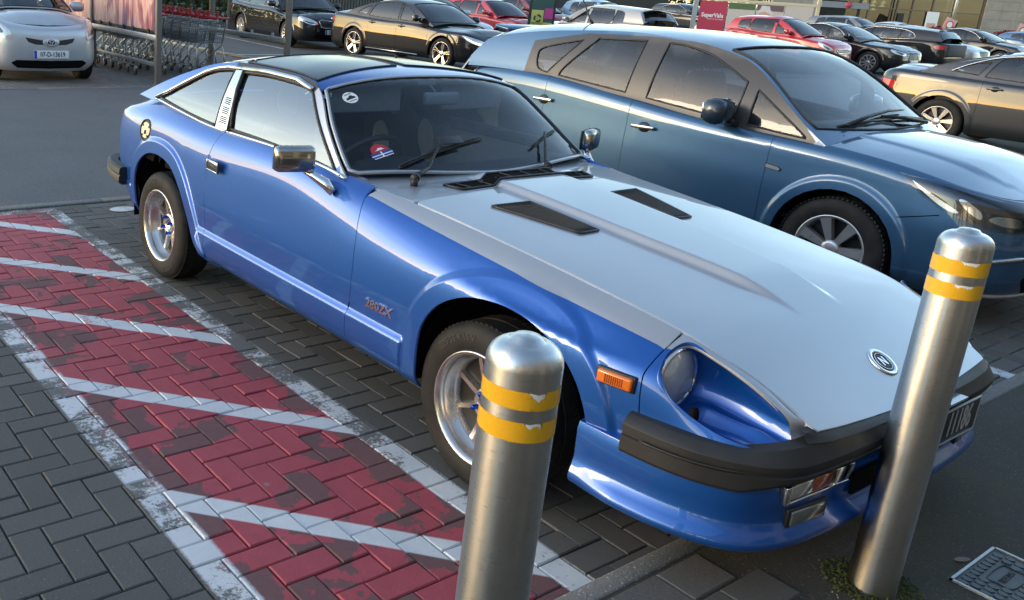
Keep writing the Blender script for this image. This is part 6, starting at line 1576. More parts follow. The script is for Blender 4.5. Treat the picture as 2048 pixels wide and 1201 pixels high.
# silver hatchback facing the camera, far left
AYG = hatch(H=1.465, wb=2.34, fo=.66, ro=.41, W=.808, paint='light_silver_paint', r=.285, rim=.18, zf=.90, zc=1.03, zbl=.95, sp=.06, zb=.17, crown=.06,
    fprof=(-.10, -.03, 0, 0, -.02, -.06, -.16), wheel=dict(spokes=8, n=40),
    belt=lambda X0, xr, xf, X1: [(X0, .98), (X0 + .25, 1.03), (xr, 1.03), (0, .94), (xf - .4, .93), (xf - .1, .95), (xf + .25, .935), (X1 - .16, .890), (X1 - .04, .84), (X1, .82)],
    lamps=[('headlight', [(.52, .66), (.55, .76), (.68, .86), (.84, .915), (.97, .92), (.92, .81), (.76, .68), (.60, .635)], 'clear_lens', True, .006), LH[1]], lamp_in={'headlight': [('lamp_bowl', [(.64, .72), (.70, .80), (.80, .84), (.82, .79), (.74, .72)], 'lamp_dark')]},
    grilles=[('upper_grille', [(0, .625), (.10, .625), (.34, .665), (.30, .60), (.20, .565), (0, .56)], 'grille_plastic', True), ('lower_intake', [(0, .335), (.46, .34), (.54, .30), (.48, .225), (0, .215)], 'well_black', True)],
    plates=[('07-D-13619', .425, True, 0)])
a = build_car(AYG, (-10.20 - .66 - 1.17, 3.36), 0.0, 'small silver hatchback facing the lane at the far left', 'hatchback_car', 'car', None)
x = a['end_x'](.60, True) + .012
q = MB(); q.lathe([(0, -.01), (.085, -.005), (.10, .0), (.095, .008), (.06, .014), (0, .016)], 32, T=Matrix.Translation((x - .012, 0, .60)) @ Matrix.Rotation(math.pi / 2, 4, 'Y') @ Matrix.Diagonal((.72, 1.25, 1, 1)), axis='z'); eb = q.make('emblem_boss', 'light_silver_paint', a['root'])
def ring(cx_, cz, ra_, rb_, X): return [(X, cx_ + ra_ * math.cos(t), cz + rb_ * math.sin(t)) for t in np.linspace(0, 2 * math.pi, 25)[:-1]]
q = MB(); q.prism([(.062 * math.cos(t), .044 * math.sin(t) + .60) for t in np.linspace(0, 2 * math.pi, 25)[:-1]], x + .004, x + .007, axis='x'); q.make('emblem_disc', 'ink_black', eb)
q = MB()
for ra_, rb_, cz in ((.062, .044, .60), (.020, .042, .60), (.042, .015, .615)): q.tube(ring(0, cz, ra_, rb_, x + .009), .0055, 6, closed=True)
q.make('emblem_ring', 'chrome', eb)
q = MB()
for s_ in (-1, 1): q.tube([(a['end_x'](.47, True) - .10, s_ * .55, .475), (a['end_x'](.47, True) - .17, s_ * .62, .485), (a['end_x'](.47, True) - .30, s_ * .70, .475), (a['end_x'](.47, True) - .16, s_ * .63, .455)], .006, 5, closed=True)
# black estate behind the trolley bay
SKO = saloon(H=1.47, wb=2.84, fo=.93, ro=1.09, W=.932, paint='black_paint', r=.335, rim=.225, zf=.80, zt=1.02, wheel=dict(spokes=12, n=36), lamps=[('headlight', [(.44, .66), (.60, .74), (.86, .80), (.96, .80), (.90, .70), (.62, .62), (.46, .62)], 'clear_lens', True, .006), LH[1]], lamp_in=LAMP_IN,
    grilles=[('grille', [(0, .70), (.34, .745), (.40, .71), (.34, .56), (.26, .54), (0, .54)], 'grille_plastic', True), GRS[1]], bars={'grille': (22, 'v', 'brushed_trim', .007)}, plates=[('21-D-12379', .44, True, 0)],
    trim=lambda xf, xr, X0: [(xf - .80, .955), (0, .965), (xr + .3, .995), (xr + .10, 1.03)], handle_mat='black_paint')
a = build_car(SKO, (-18.55, 12.95), math.radians(-5), 'black saloon with chrome slatted grille behind the trolley bay', 'saloon_car', 'car', G)
q = MB(); q.lathe([(0, 0), (.042, 0), (.045, .006), (0, .012)], 24, T=Matrix.Translation((a['end_x'](.77, True) - .01, 0, .79)) @ Matrix.Rotation(math.pi / 2 - .5, 4, 'Y'), axis='z'); q.make('emblem', 'chrome', a['root'])
q = MB()
for k in range(4): q.box((a['X1'] - .20 - k * .02, -.62 - k * .03, .375 - k * .012), (.02, .035, .022), bev=.006)
q.make('fog_lamp', 'clear_lens', a['root'])
# black saloon with lit headlights
def mk_lit():
    m, t, b = new_mat('lit_lamp'); setp(b, base=(0.8, 0.8, 0.7), rough=0.15, emit=(1.0, 0.93, 0.55), emits=1.1)
mk_lit()
A6 = saloon(H=1.455, wb=2.86, fo=.93, ro=1.08, W=.935, paint='black_paint', r=.345, rim=.250, zf=.79, zt=1.02, zbl=.93, sp=.06, lamps=[('headlight', [(.42, .63), (.60, .69), (.86, .755), (1.02, .765), (.94, .70), (.80, .63), (.62, .575), (.46, .575)], 'clear_lens', True, .006), LH[1]], lamp_in={'headlight': [('lamp_strip', [(.50, .59), (.64, .595), (.80, .645), (.96, .735), (.90, .715), (.78, .665), (.64, .625), (.52, .615)], 'lit_lamp')]},
    grilles=[('grille', [(0, .70), (.36, .70), (.40, .62), (.30, .36), (0, .355)], 'grille_plastic', True)], bars={'grille': (8, 'h', 'grille_plastic', .006)}, plates=[('', .48, True, 0)], wheel=dict(spokes=5, twin=True, style='polished_alloy', n=48), handle_mat='black_paint')
a = build_car(A6, (-13.50, 13.40), math.radians(6), 'black saloon with lit headlights and twin-spoke wheels in the aisle', 'saloon_car', 'car', G)
q = MB()
for k in range(4): q.tube([(a['end_x'](.66, True) + .012, (k - 1.5) * .068 + .045 * math.cos(t), .655 + .045 * math.sin(t)) for t in np.linspace(0, 2 * math.pi, 19)[:-1]], .0065, 6, closed=True)
q.make('emblem', 'chrome', a['root'])
q = MB(); q.tube([(-.95, -.945, .265), (.75, -.945, .255)], .016, 6); q.make('sill_trim', 'brushed_trim', a['root'])
# others, nearest first
RED = lambda **k: hatch(**{**dict(H=1.50, wb=2.49, fo=.80, ro=.68, W=.86, r=.305, rim=.2, lamps=LH, lamp_in=LAMP_IN, grilles=GRS), **k})
build_car(RED(paint='red_paint', zf=.84, bars={'grille': (4, 'h', 'grille_plastic', .006)}), (-18.7, 20.9), 0.0, 'bright red hatchback behind the black saloon with lit headlights', 'hatchback_car', 'car', G)
build_car(saloon(paint='light_silver_paint', lamps=LH, grilles=GRS, H=1.49), (-18.2, 17.6), 0.0, 'pale silver car of which only the roof shows behind the black saloon', 'saloon_car', 'car', G)
build_car(RED(paint='dark_red_paint', H=1.60, zf=.92, zc=1.06, zbl=1.02, zt=1.12, wb=2.65, W=.9, r=.34), (-22.2, 26.4), 0.0, 'dark red crossover half hidden by the recycling sign', 'crossover_car', 'car', G)
LEAF = hatch(H=1.55, wb=2.70, fo=.92, ro=.82, W=.885, paint='beige_silver_paint', r=.315, zf=.82, zt=1.10, lamps=LH[:1] + [('tail_light', [(.72, .80), (.80, 1.00), (.80, 1.06), (.92, 1.07), (.93, .98), (.84, .80)], 'clear_lens', False, .006)], grilles=GRS)
a = build_car(LEAF, (-15.1, 22.0), math.radians(180), 'beige silver hatchback seen from its rear corner with dark tailgate glass', 'hatchback_car', 'car', G)
q = MB(); q.box((a['X0'] + .30, 0, 1.475), (.30, 1.10, .03), T=Matrix.Rotation(0, 4, 'Y'), bev=.012); q.make('roof_spoiler', 'beige_silver_paint', a['root'])
build_car(RED(paint='light_silver_paint', H=1.47), (-18.4, 27.6), 0.0, 'silver hatchback with pale windscreen beside the beige hatchback', 'hatchback_car', 'car', G)
build_car(RED(paint='pale_blue_paint', H=1.62), (-22.6, 31.4), 0.0, 'pale blue car with only its roof above the beige hatchback', 'hatchback_car', 'car', G)
KIA = hatch(H=1.645, wb=2.67, fo=.92, ro=.89, W=.928, paint='graphite_paint', r=.35, rim=.225, zf=.98, zc=1.13, zbl=1.06, zt=1.20, lamps=[('headlight', [(.50, .84), (.66, .90), (.92, .97), (.94, .93), (.80, .84), (.60, .80)], 'clear_lens', True, .006), LH[1]], grilles=[('grille', [(0, .80), (.40, .80), (.42, .72), (.34, .64), (0, .63)], 'grille_plastic', True), GRS[1]], plates=[('', .50, True, 0)],
    trim=lambda xf, xr, X0: [(xf - .75, 1.10), (xf - 1.1, 1.36), (xf - 1.45, 1.52), (-.3, 1.555), (xr + .5, 1.53), (xr + .12, 1.40), (xr + .1, 1.28)])
build_car(KIA, (-31.4, 50.6), 0.0, 'dark grey crossover with chrome window trim left of the pink panels', 'crossover_car', 'car', G)
build_car(RED(paint='graphite_paint', H=1.62, zf=.95, zc=1.1, zbl=1.04, zt=1.15), (-32.5, 56.5), 0.0, 'dark crossover behind the grey crossover by the panel post', 'crossover_car', 'car', G)
I10 = hatch(H=1.54, wb=2.38, fo=.66, ro=.53, W=.80, paint='red_paint', r=.29, rim=.19, zf=.86, zc=1.03, zbl=.98, zt=1.08, sp=.06, lamps=[('headlight', [(.48, .69), (.62, .76), (.80, .85), (.94, .90), (.90, .80), (.74, .70), (.58, .65)], 'clear_lens', True, .006), LH[1]], lamp_in={'headlight': [('lamp_bowl', [(.62, .72), (.72, .77), (.80, .80), (.76, .74), (.66, .69)], 'lamp_dark')]},
    grilles=[('upper_grille', [(0, .69), (.34, .70), (.36, .65), (.28, .60), (0, .59)], 'grille_plastic', True), ('lower_intake', [(0, .40), (.40, .40), (.46, .34), (.40, .25), (0, .24)], 'well_black', True)], bars={'upper_grille': (1, 'h', 'chrome', .010)}, plates=[('08-D-2196', .47, True, 0)])
build_car(I10, (-11.9, 26.5), 0.0, 'red city hatchback in front of the pale panels with a grille bar', 'hatchback_car', 'car', G)
LEX = saloon(H=1.43, wb=2.80, fo=.90, ro=.97, W=.905, paint='black_paint', r=.33, rim=.225, zf=.77, sp=.06, lamps=LH, lamp_in=LAMP_IN, grilles=[('grille', [(0, .68), (.22, .68), (.28, .52), (.40, .30), (.36, .25), (0, .25)], 'grille_plastic', True)], bars={'grille': (7, 'h', 'grille_plastic', .006)}, plates=[('161-D-4478' if False else '', .42, True, 0)], wheel=dict(spokes=10, n=44), trim=lambda xf, xr, X0: [(xf - .78, .965), (xf - 1.02, 1.19), (xf - 1.40, 1.33), (-.3, 1.365), (xr + .7, 1.33)])
build_car(LEX, (-11.65, 29.3), 0.0, 'black saloon with ten-spoke wheel beside the red city hatchback', 'saloon_car', 'car', G)
CLA = hatch(H=1.44, wb=2.73, fo=.90, ro=1.05, W=.905, paint='black_paint', r=.325, rim=.22, zt=1.02, zbl=.94, lamps=LH[:1] + [('tail_light', [(.44, .82), (.62, .88), (.90, .88), (1.0, .84), (.92, .76), (.60, .76)], 'red_lens', False, .006)], grilles=GRS, plates=[('', .62, False, 0)], trim=lambda xf, xr, X0: [(xf - .75, .96), (xf - 1.2, 1.27), (-.3, 1.345), (xr + .3, 1.30), (xr - .02, 1.16), (xr + .1, 1.03), (0, .97), (xf - .75, .96)])
build_car(CLA, (-12.2, 33.3), math.radians(180), 'black estate seen from behind with red tail light and looped chrome trim', 'estate_car', 'car', G)
build_car(saloon(paint='beige_silver_paint', lamps=LH, grilles=GRS, H=1.43, trim=LEX['trim']), (-12.6, 37.2), 0.0, 'pale silver saloon just right of the black estate', 'saloon_car', 'car', G)
build_car(saloon(paint='black_paint', lamps=LH, grilles=GRS, H=1.43, trim=LEX['trim']), (-12.8, 42.6), 0.0, 'black saloon with chrome window trim below the red flowers', 'saloon_car', 'car', G)
build_car(RED(paint='steel_blue_paint', H=1.42), (-12.0, 48.5), 0.0, 'dark blue car at the right border under the round sign', 'hatchback_car', 'car', G)
build_car(RED(paint='grey_paint', H=1.60, zf=.92, zc=1.06, zbl=1.02, zt=1.12, wb=2.66, W=.9, r=.34), (-17.6, 42.6), 0.0, 'grey crossover behind the black saloon left of the flowers', 'crossover_car', 'car', G)
build_car(saloon(paint='light_silver_paint', lamps=LH, grilles=GRS, H=1.44), (-18.2, 48.6), 0.0, 'silver saloon in front of the lit shop window', 'saloon_car', 'car', G)
build_car(RED(paint='pale_blue_paint', H=1.48), (-24.0, 49.5), 0.0, 'pale blue hatchback seen through the glass shelter', 'hatchback_car', 'car', G)
# ================================================================== TROLLEY BAY
simple('bay_post', (0.19, 0.165, 0.14), 0.55, 0.2, var=0.2)
def mk_ad():
    m, t, b = new_mat('ad_print'); setp(b, rough=0.4)
    g = nd(t, 'ShaderNodeTexCoord'); mp = nd(t, 'ShaderNodeMapping'); mp.inputs['Scale'].default_value = (1.0, 1.0, 0.28); lk(t, g.outputs['Object'], mp.inputs['Vector'])
    f = noise(t, mp.outputs[0], 3.2, 3, 0.5, 1.0); r = nd(t, 'ShaderNodeValToRGB'); lk(t, f, r.inputs[0]); e = r.color_ramp.elements
    e[0].position = 0.30; e[0].color = (0.10, 0.16, 0.36, 1); e[1].position = 0.72; e[1].color = (0.72, 0.58, 0.48, 1)
    for p, c in ((0.40, (0.20, 0.05, 0.06)), (0.47, (0.46, 0.17, 0.18)), (0.53, (0.64, 0.44, 0.36)), (0.60, (0.58, 0.24, 0.24))): q = e.new(p); q.color = c + (1,)
    lk(t, r.outputs[0], b.inputs['Base Color'])
mk_ad()
BAY = thing('trolley_bay', 'steel trolley bay with printed side panels and tan posts', 'trolley bay', (-9.86, 4.90, 0))
def post(x, y, h=2.6, w=.084): q = MB(); q.box((x, y, h / 2), (w, w, h), bev=.006); q.box((x, y, .006), (.16, .16, .012)); return q.make('post', 'bay_post', BAY)
for x in (0, -2.7, -5.4): post(x, 0); post(x, 2.35)
for y in (0, 2.35):
    q = MB(); q.box((-2.7, y - .02, .72), (5.4, .05, .085), bev=.006); q.make('rail', 'galvanised', BAY)
    q = MB(); q.box((-2.7, y + .04, .30), (5.4, .04, .06), bev=.006); q.make('rail', 'galvanised', BAY)
    q = MB(); q.box((-2.7, y, 2.56), (5.5, .08, .10), bev=.006); q.make('top_beam', 'bay_post', BAY)
for i in range(5):
    q = MB(); q.box((-.62 - i * 1.0, .0, 1.60), (.985, .014, 1.56)); q.make('side_panel', 'ad_print' if i else 'ad_pale', BAY) if False else q.make('side_panel', 'ad_print', BAY)
    for k in (-.3, .3):
        q = MB(); q.box((-.62 - i * 1.0 + k, -.012, .80), (.05, .02, .075)); q.make('panel_clip', 'black_trim', BAY)
q = MB(); q.box((-2.7, .012, .81), (5.3, .03, .05)); q.make('panel_rail', 'black_trim', BAY)
for i in range(4):
    for k in (-.35, .35): q = MB(); q.box((-.8 - i * 1.2 + k, 2.33, .79), (.05, .03, .06)); q.make('panel_clip', 'galvanised', BAY)
q = MB(); q.box((-2.7, 1.17, 2.64), (5.6, 2.6, .05)); q.make('bay_roof', 'tinted_glass', BAY)
# ---- one trolley, copied down the two nested rows
def make_trolley():
    t = thing('shopping_trolley', 'wire shopping trolley', 'trolley', (0, 0, 0))
    r = .0048; Z1, Z0 = .94, .55
    c = lambda x, s, z: (x, s * (.20 + .055 * (z - Z0) / (Z1 - Z0) + .03 * (x + .42)), z)
    q = MB()
    for s in (-1, 1):
        for i in range(13): x = -.42 + i * .07; q.tube([c(x * .92, s, Z0 + .04 * (i / 12)), c(x, s, Z1 - .10 + .10 * i / 12)], r * .8, 4)
        for k in range(6): z = k / 5; q.tube([c(-.42 + .03 * (1 - z), s, Z0 + (Z1 - .10 - Z0) * z), c(.42 - .03 * (1 - z), s, Z0 + .04 + (Z1 - Z0 - .04) * z)], r * (1.6 if k in (0, 5) else .8), 4)
    for i in range(7): y = -.19 + i * .063; q.tube([(-.39, y, Z0), (.39, y, Z0 + .04)], r * .8, 4); q.tube([(-.395, y, Z0), (-.43, y * 1.1, Z1 - .10)], r * .8, 4)
    for k in range(5): z = Z0 + (Z1 - .1 - Z0) * k / 4; q.tube([c(-.39 - .04 * k / 4, -1, z), c(-.39 - .04 * k / 4, 1, z)], r, 4)
    for k in range(4): x = -.3 + .2 * k; q.tube([(x, -.20, Z0 + .01), (x, .20, Z0 + .02)], r, 4)
    q.make('basket', 'trolley_zinc', t)
    for s in (-1, 1):
        q = MB(); q.tube([(.47, s * .25, 1.0), (.42, s * .26, .90), (.33, s * .25, .60), (.30, s * .25, .54), (.36, s * .26, .45), (.43, s * .27, .15)], .0125, 6); q.make('leg', 'trolley_zinc', t)
        q = MB(); q.tube([(.34, s * .25, .56), (.05, s * .23, .40), (-.30, s * .20, .20), (-.38, s * .19, .15)], .011, 6); q.make('strut', 'trolley_zinc', t)
        q = MB(); q.tube([(.42, s * .265, .16), (-.38, s * .19, .155)], .010, 6); q.make('base_rail', 'trolley_zinc', t)
        for x, y in ((.44, .27), (-.40, .19)):
            q = MB(); T = Matrix.Translation((x, s * y, .062)); q.lathe([(.0, -.014), (.045, -.014), (.060, -.010), (.060, .010), (.045, .014), (0, .014)], 14, T=T); w = q.make('castor', 'wheel_rubber', t)
            q = MB(); q.box((x + .01, s * y, .115), (.035, .042, .07), bev=.006); q.make('castor_fork', 'galvanised', w)
    q = MB(); q.tube([(.49, -.29, 1.005), (.49, .29, 1.005)], .020, 8); h = q.make('handle', 'trolley_red', t)
    for s in (-.18, .06): q = MB(); q.box((.47, s, 1.055), (.03, .045, .10), bev=.006); q.box((.47, s, 1.10), (.035, .075, .03), bev=.006); q.make('coin_lock', 'trolley_red', h)
    q = MB(); q.box((.30, 0, .93), (.22, .40, .012), T=Matrix.Rotation(-.05, 4, 'Y'), bev=.004); q.make('child_seat', 'trolley_pale', t)
    return t
TROL = make_trolley(); rows = [(6.38, -11.30, 12, 'right'), (5.42, -11.75, 8, 'left')]; first = True
for y, x0, n, side in rows:
    for i in range(n):
        o = TROL if first else copy_tree(TROL); first = False
        o.location = (x0 - i * .345, y + random.uniform(-.012, .012), 0); o.rotation_euler = (0, 0, random.uniform(-.02, .02)); o['group'] = 'shopping trolleys nested in the bay'
        ord_ = ['nearest', 'second', 'third', 'fourth', 'fifth', 'sixth', 'seventh', 'eighth', 'ninth', 'tenth', 'eleventh', 'twelfth'][i]
        o['label'] = f'red handled wire trolley, {ord_} from the lane in the ' + ('row right of tan post' if side == 'right' else 'row under printed panels')
# ================================================================== SHELTER WITH PANELS, SHOP FRONT
simple('cream_frame', (0.62, 0.54, 0.36), 0.5); simple('pink_print', (0.46, 0.045, 0.085), 0.4); simple('pale_print', (0.58, 0.50, 0.44), 0.4); simple('skin_print', (0.62, 0.33, 0.27), 0.45); simple('hat_print', (0.66, 0.62, 0.58), 0.45); simple('dark_print', (0.16, 0.10, 0.10), 0.45); simple('green_print', (0.10, 0.15, 0.06), 0.45)
def base_frame(x, y, ang): return Matrix.Translation((x, y, gz(x, y))) @ Matrix.Rotation(ang, 4, 'Z')
SX, SY = -26.2, 43.6; sa = math.atan2(.73, .68)
SHL = thing('trolley_shelter', 'cream framed shelter with pink and pale advertising panels', 'shelter', (SX, SY, gz(SX, SY)), sa)
def bx(name, c, d, mat, par, bev=0.0): q = MB(); q.box(c, d, bev=bev); return q.make(name, mat, par)
bx('post', (-.10, 0, 1.35), (.22, .14, 2.7), 'galvanised', SHL); bx('post', (6.02, 0, 1.35), (.16, .14, 2.7), 'cream_frame', SHL)
bx('top_beam', (2.98, 0, 1.98), (6.1, .12, .13), 'cream_frame', SHL); bx('bottom_rail', (2.98, 0, .30), (6.1, .10, .10), 'cream_frame', SHL)
pw = 1.43
for i, m_ in enumerate(('pink_print', 'pale_print', 'pale_print', 'pale_print')):
    o = bx('advert_panel', (.10 + pw * (i + .5), -.02, 1.12), (pw - .05, .03, 1.56), m_, SHL)
    if i == 0:
        T = Matrix.Translation((.10 + pw * .5, -.038, 1.16)) @ Matrix.Rotation(math.pi / 2, 4, 'X'); text_ob('lettering', 'SuperValu', .30, T, 'ink_white', o, .001, .92, 'CENTER', .008)
        T = Matrix.Translation((.10 + pw * .62, -.038, .97)) @ Matrix.Rotation(math.pi / 2, 4, 'X'); text_ob('lettering', 'Real Food, Real People', .095, T, 'ink_white', o, .001, .9)
    if i in (1, 2):
        def flat(nm, pts, mat, k): link(nm, mesh(nm, [(p[0], -.0365 - .001 * k, p[1]) for p in pts], [tuple(range(len(pts)))]), mat, o)
        x0 = .12 + pw * i; x1 = x0 + pw - .07
        flat('printed_scene', [(x0 + .02, 1.55), (x1, 1.55), (x1, 1.86), (x0 + .02, 1.86)], 'green_print' if i == 1 else 'dark_print', 0)
        if i == 2:
            c = x0 + .42
            flat('printed_face', [(c + .26 * math.cos(t), 1.34 + .30 * math.sin(t)) for t in np.linspace(0, 6.28, 17)[:-1]], 'skin_print', 1)
            flat('printed_hat', [(c - .45, 1.46), (c - .3, 1.42), (c, 1.52), (c + .35, 1.40), (c + .46, 1.44), (c + .28, 1.62), (c + .22, 1.80), (c - .18, 1.82), (c - .24, 1.62)], 'hat_print', 2)
# glazed end of the shelter behind
bx('glass_side', (7.2, .6, 1.2), (2.0, .03, 2.3), 'tinted_glass', SHL); bx('post', (8.25, .6, 1.3), (.12, .12, 2.6), 'dark_alloy', SHL)
bx('canopy', (7.2, .3, 2.10), (2.3, 1.2, .30), 'grey_canopy' if 'grey_canopy' in MAT else 'cabin_grey', SHL)
q = MB(); q.lathe([(0, 0), (.16, 0), (.16, .02), (0, .02)], 20, T=Matrix.Translation((7.35, -.32, 2.12))); q.make('round_badge', 'pink_print', SHL)
# ---- shop front
def mk_stone():
    m, t, b = new_mat('stone_cladding'); setp(b, rough=0.8)
    g = nd(t, 'ShaderNodeTexCoord'); f = noise(t, g.outputs['Object'], 2, 8, 0.65); f2 = noise(t, g.outputs['Object'], 30, 5, 0.7)
    lk(t, mixc(t, mth(t, 'MULTIPLY', f, mrange(t, f2, .3, .7, .7, 1.2)), (0.20, 0.17, 0.135), (0.46, 0.41, 0.34)), b.inputs['Base Color'])
mk_stone(); simple('bronze_frame', (0.13, 0.105, 0.085), 0.4, 0.3); simple('shop_dark', (0.035, 0.03, 0.026), 0.7); simple('curtain', (0.30, 0.20, 0.09), 0.8, var=.4, scale=6); simple('mural_yellow', (0.62, 0.40, 0.06), 0.6); simple('mural_olive', (0.16, 0.15, 0.07), 0.6)
def mk_lampglow():
    m, t, b = new_mat('warm_lamp'); setp(b, base=(0.9, 0.75, 0.5), emit=(1.0, 0.72, 0.36), emits=2.6)
mk_lampglow()
BX, BY = -30.2, 63.6; ba = math.atan2(.826, .564)
BLD = thing('shop_building', 'stone clad shop front with tall glazing and warm pendant lamps inside', 'building', (BX, BY, gz(BX, BY)), ba)
# stone pieces of the piers
def pier(x0, x1):
    n = max(1, round((x1 - x0) / 1.05)); zc_ = 0.0; row = 0
    while zc_ < 6.9:
        h = .62
        for i in range(n): bx('stone', (x0 + (x1 - x0) * (i + .5) / n, 0, zc_ + h / 2), ((x1 - x0) / n - .012, .30, h - .012), 'stone_cladding', BLD)
        zc_ += h; row += 1
    bx('pier_core', ((x0 + x1) / 2, .2, 3.5), (x1 - x0 + .01, .2, 7.0), 'shop_dark', BLD)
pier(-3.2, 2.0); pier(11.6, 16.2)
bx('lintel', (6.8, 0, 5.2), (9.6, .3, 1.2), 'stone_cladding', BLD); bx('floor_slab', (6.8, 2.5, .05), (9.6, 5, .1), 'shop_dark', BLD); bx('back_wall', (6.8, 4.2, 2.6), (9.6, .2, 5.2), 'shop_dark', BLD); bx('upper_wall', (6.5, .6, 7.6), (19.4, 1.0, 1.5), 'stone_cladding', BLD)
mull = [2.05, 3.6, 5.15, 6.6, 8.0, 9.5, 11.5]
for i in range(6):
    w = bx('window', ((mull[i] + mull[i + 1]) / 2, .02, 2.4), (mull[i + 1] - mull[i], .02, 4.5), 'tinted_glass', BLD)
for m_ in mull: bx('mullion', (m_, 0, 2.4), (.07, .12, 4.6), 'bronze_frame', BLD)
for z in (.35, 2.15, 4.4): bx('transom', (6.8, 0, z), (9.5, .10, .075), 'bronze_frame', BLD)
for i in range(34): bx('curtain_fold', (2.3 + i * .27 + random.uniform(-.05, .05), 2.2 + random.uniform(-.1, .1), 2.3), (.10 + random.random() * .08, .08, 4.4), 'curtain', BLD)
for i in range(8):
    q = MB(); q.lathe([(0, .19), (.05, .19), (.10, .10), (.17, 0), (0, .01)], 14, T=Matrix.Translation((3.7 + i * .40 * .55 + .1, 1.0 + .3 * (i % 3), 2.25 + .28 * math.sin(i * 2.1)))  , axis='z'); o = q.make('pendant_lamp', 'warm_lamp', BLD)
    q = MB(); q.tube([(3.7 + i * .22 + .1, 1.0 + .3 * (i % 3), 2.44 + .28 * math.sin(i * 2.1)), (3.7 + i * .22 + .1, 1.0 + .3 * (i % 3), 4.5)], .01, 4); q.make('lamp_flex', 'black_trim', o)
q = MB(); q.tube([(8.9 + .55 * math.cos(t), .9, 1.6 + .6 * math.sin(t)) for t in np.linspace(0, 6.28, 21)[:-1]], .12, 6, closed=True); q.make('mural', 'mural_yellow', BLD)
bx('mural', (8.6, 1.1, 2.0), (1.5, .05, 2.0), 'mural_olive', BLD); bx('mural', (7.35, .9, 2.9), (.5, .05, .7), 'mural_yellow', BLD)
pn = bx('poster', (8.1, -.10, 1.45), (.85, .03, 1.35), 'ink_white', BLD); bx('poster_picture', (8.1, -.12, 1.15), (.6, .01, .45), 'skin_print', pn)
bx('door_sign', (5.9, -.06, 1.5), (.45, .03, .8), 'ink_black', BLD); bx('door_frame', (5.55, -.03, 1.6), (.06, .1, 2.3), 'bronze_frame', BLD)
def dots(): 
    for k in range(26): q = MB(); q.box((2.4 + k * .35, -.001, 1.05), (.05, .012, .05)); q.make('glass_dot', 'ink_white', BLD)
dots()
# red flower hedge in planters
def leafmat(name, a, b_):
    m, t, b = new_mat(name); setp(b, rough=0.7); f = nd(t, 'ShaderNodeNewGeometry'); n_ = noise(t, f.outputs['Position'], 3, 4, .6); lk(t, mixc(t, mrange(t, n_, .3, .7), a, b_), b.inputs['Base Color'])
leafmat('red_leaf', (0.13, 0.012, 0.02), (0.30, 0.03, 0.05)); leafmat('green_leaf', (0.025, 0.045, 0.014), (0.085, 0.12, 0.035)); leafmat('dark_leaf', (0.018, 0.022, 0.014), (0.045, 0.05, 0.035))
def hedge(name, label, x, y, ang, L, D, H, mat, n, s0, s1, cat='hedge', z0=None):
    """leaves through the body of the hedge on a few stems"""
    e = thing(name, label, cat, (x, y, gz(x, y) if z0 is None else z0), ang); V = []; F = []; rg = random.Random(len(label))
    for _ in range(n):
        px = rg.uniform(-L / 2, L / 2); bul = .12 * math.sin(px * 3.1) + .10 * math.sin(px * 7.7 + 1); py = rg.uniform(-1, 1); pz = rg.uniform(0, 1); k = rg.random()
        if k < .5: py = math.copysign(1 - .2 * rg.random() ** 2, py)
        elif k < .8: pz = 1 - .15 * rg.random() ** 2
        p = Vector((px, py * D / 2 * (1 + bul), .08 + pz * (H + bul * H * .5) * (1 if True else 0))); s_ = rg.uniform(s0, s1)
        d1 = Vector((rg.gauss(0, 1), rg.gauss(0, 1), rg.gauss(0, 1))).normalized(); d2 = d1.cross(Vector((rg.gauss(0, 1), rg.gauss(0, 1), rg.gauss(0, 1)))).normalized(); o = len(V)
        V += [tuple(p - d1 * s_), tuple(p + d2 * s_ * .5), tuple(p + d1 * s_), tuple(p - d2 * s_ * .5)]; F.append((o, o + 1, o + 2, o + 3))
    stuff(link('foliage', mesh('foliage', V, F), mat, e)); q = MB()
    for i in range(int(L / .4)): q.tube([(-L / 2 + .2 + i * .4, 0, 0), (-L / 2 + .2 + i * .4 + rg.uniform(-.1, .1), rg.uniform(-.1, .1), H * .8)], [.02, .008], 5)
    stuff(q.make('stems', 'shop_dark', e)); return e
Tb = base_frame(BX, BY, ba)
for x0, L, lb in ((6.3, 4.6, 'red leaved hedge under the tall shop glazing beside the door'), (12.9, 4.5, 'red leaved hedge in front of the right stone pier')):
    p = Tb @ Vector((x0, -3.2, 0)); hedge('red_hedge', lb, p.x, p.y, ba, L, .9, 1.0, 'red_leaf', 2600, .05, .11)
# lamp post and round signs
def disc_sign(loc, label, ang):
    e = thing('round_sign', label, 'sign', loc, ang); q = MB(); q.tube([(0, 0, -1.2), (0, 0, .45)], .035, 8); q.make('pole', 'galvanised', e)
    T = Matrix.Rotation(math.pi / 2, 4, 'X'); q = MB(); q.box((0, -.05, 0), (.78, .02, .78), T=Matrix.Rotation(.3, 4, 'Y'), bev=.01); q.make('sign_plate', 'skin_print', e)
    q = MB(); q.lathe([(.25, -.065), (.25, -.075), (.19, -.075), (.19, -.065)], 28); q.make('sign_ring', 'ink_red', e); q = MB(); q.lathe([(.19, -.066), (.0, -.066)], 28); q.make('sign_face', 'ink_white', e); return e
p = Tb @ Vector((6.95, -3.6, 0)); disc_sign((p.x, p.y, p.z + 1.35), 'round red ringed sign beside the silver lamp post', ba)
p = Tb @ Vector((12.0, -3.4, 0)); disc_sign((p.x, p.y, p.z + 1.25), 'round red ringed sign at the right border of the view', ba)
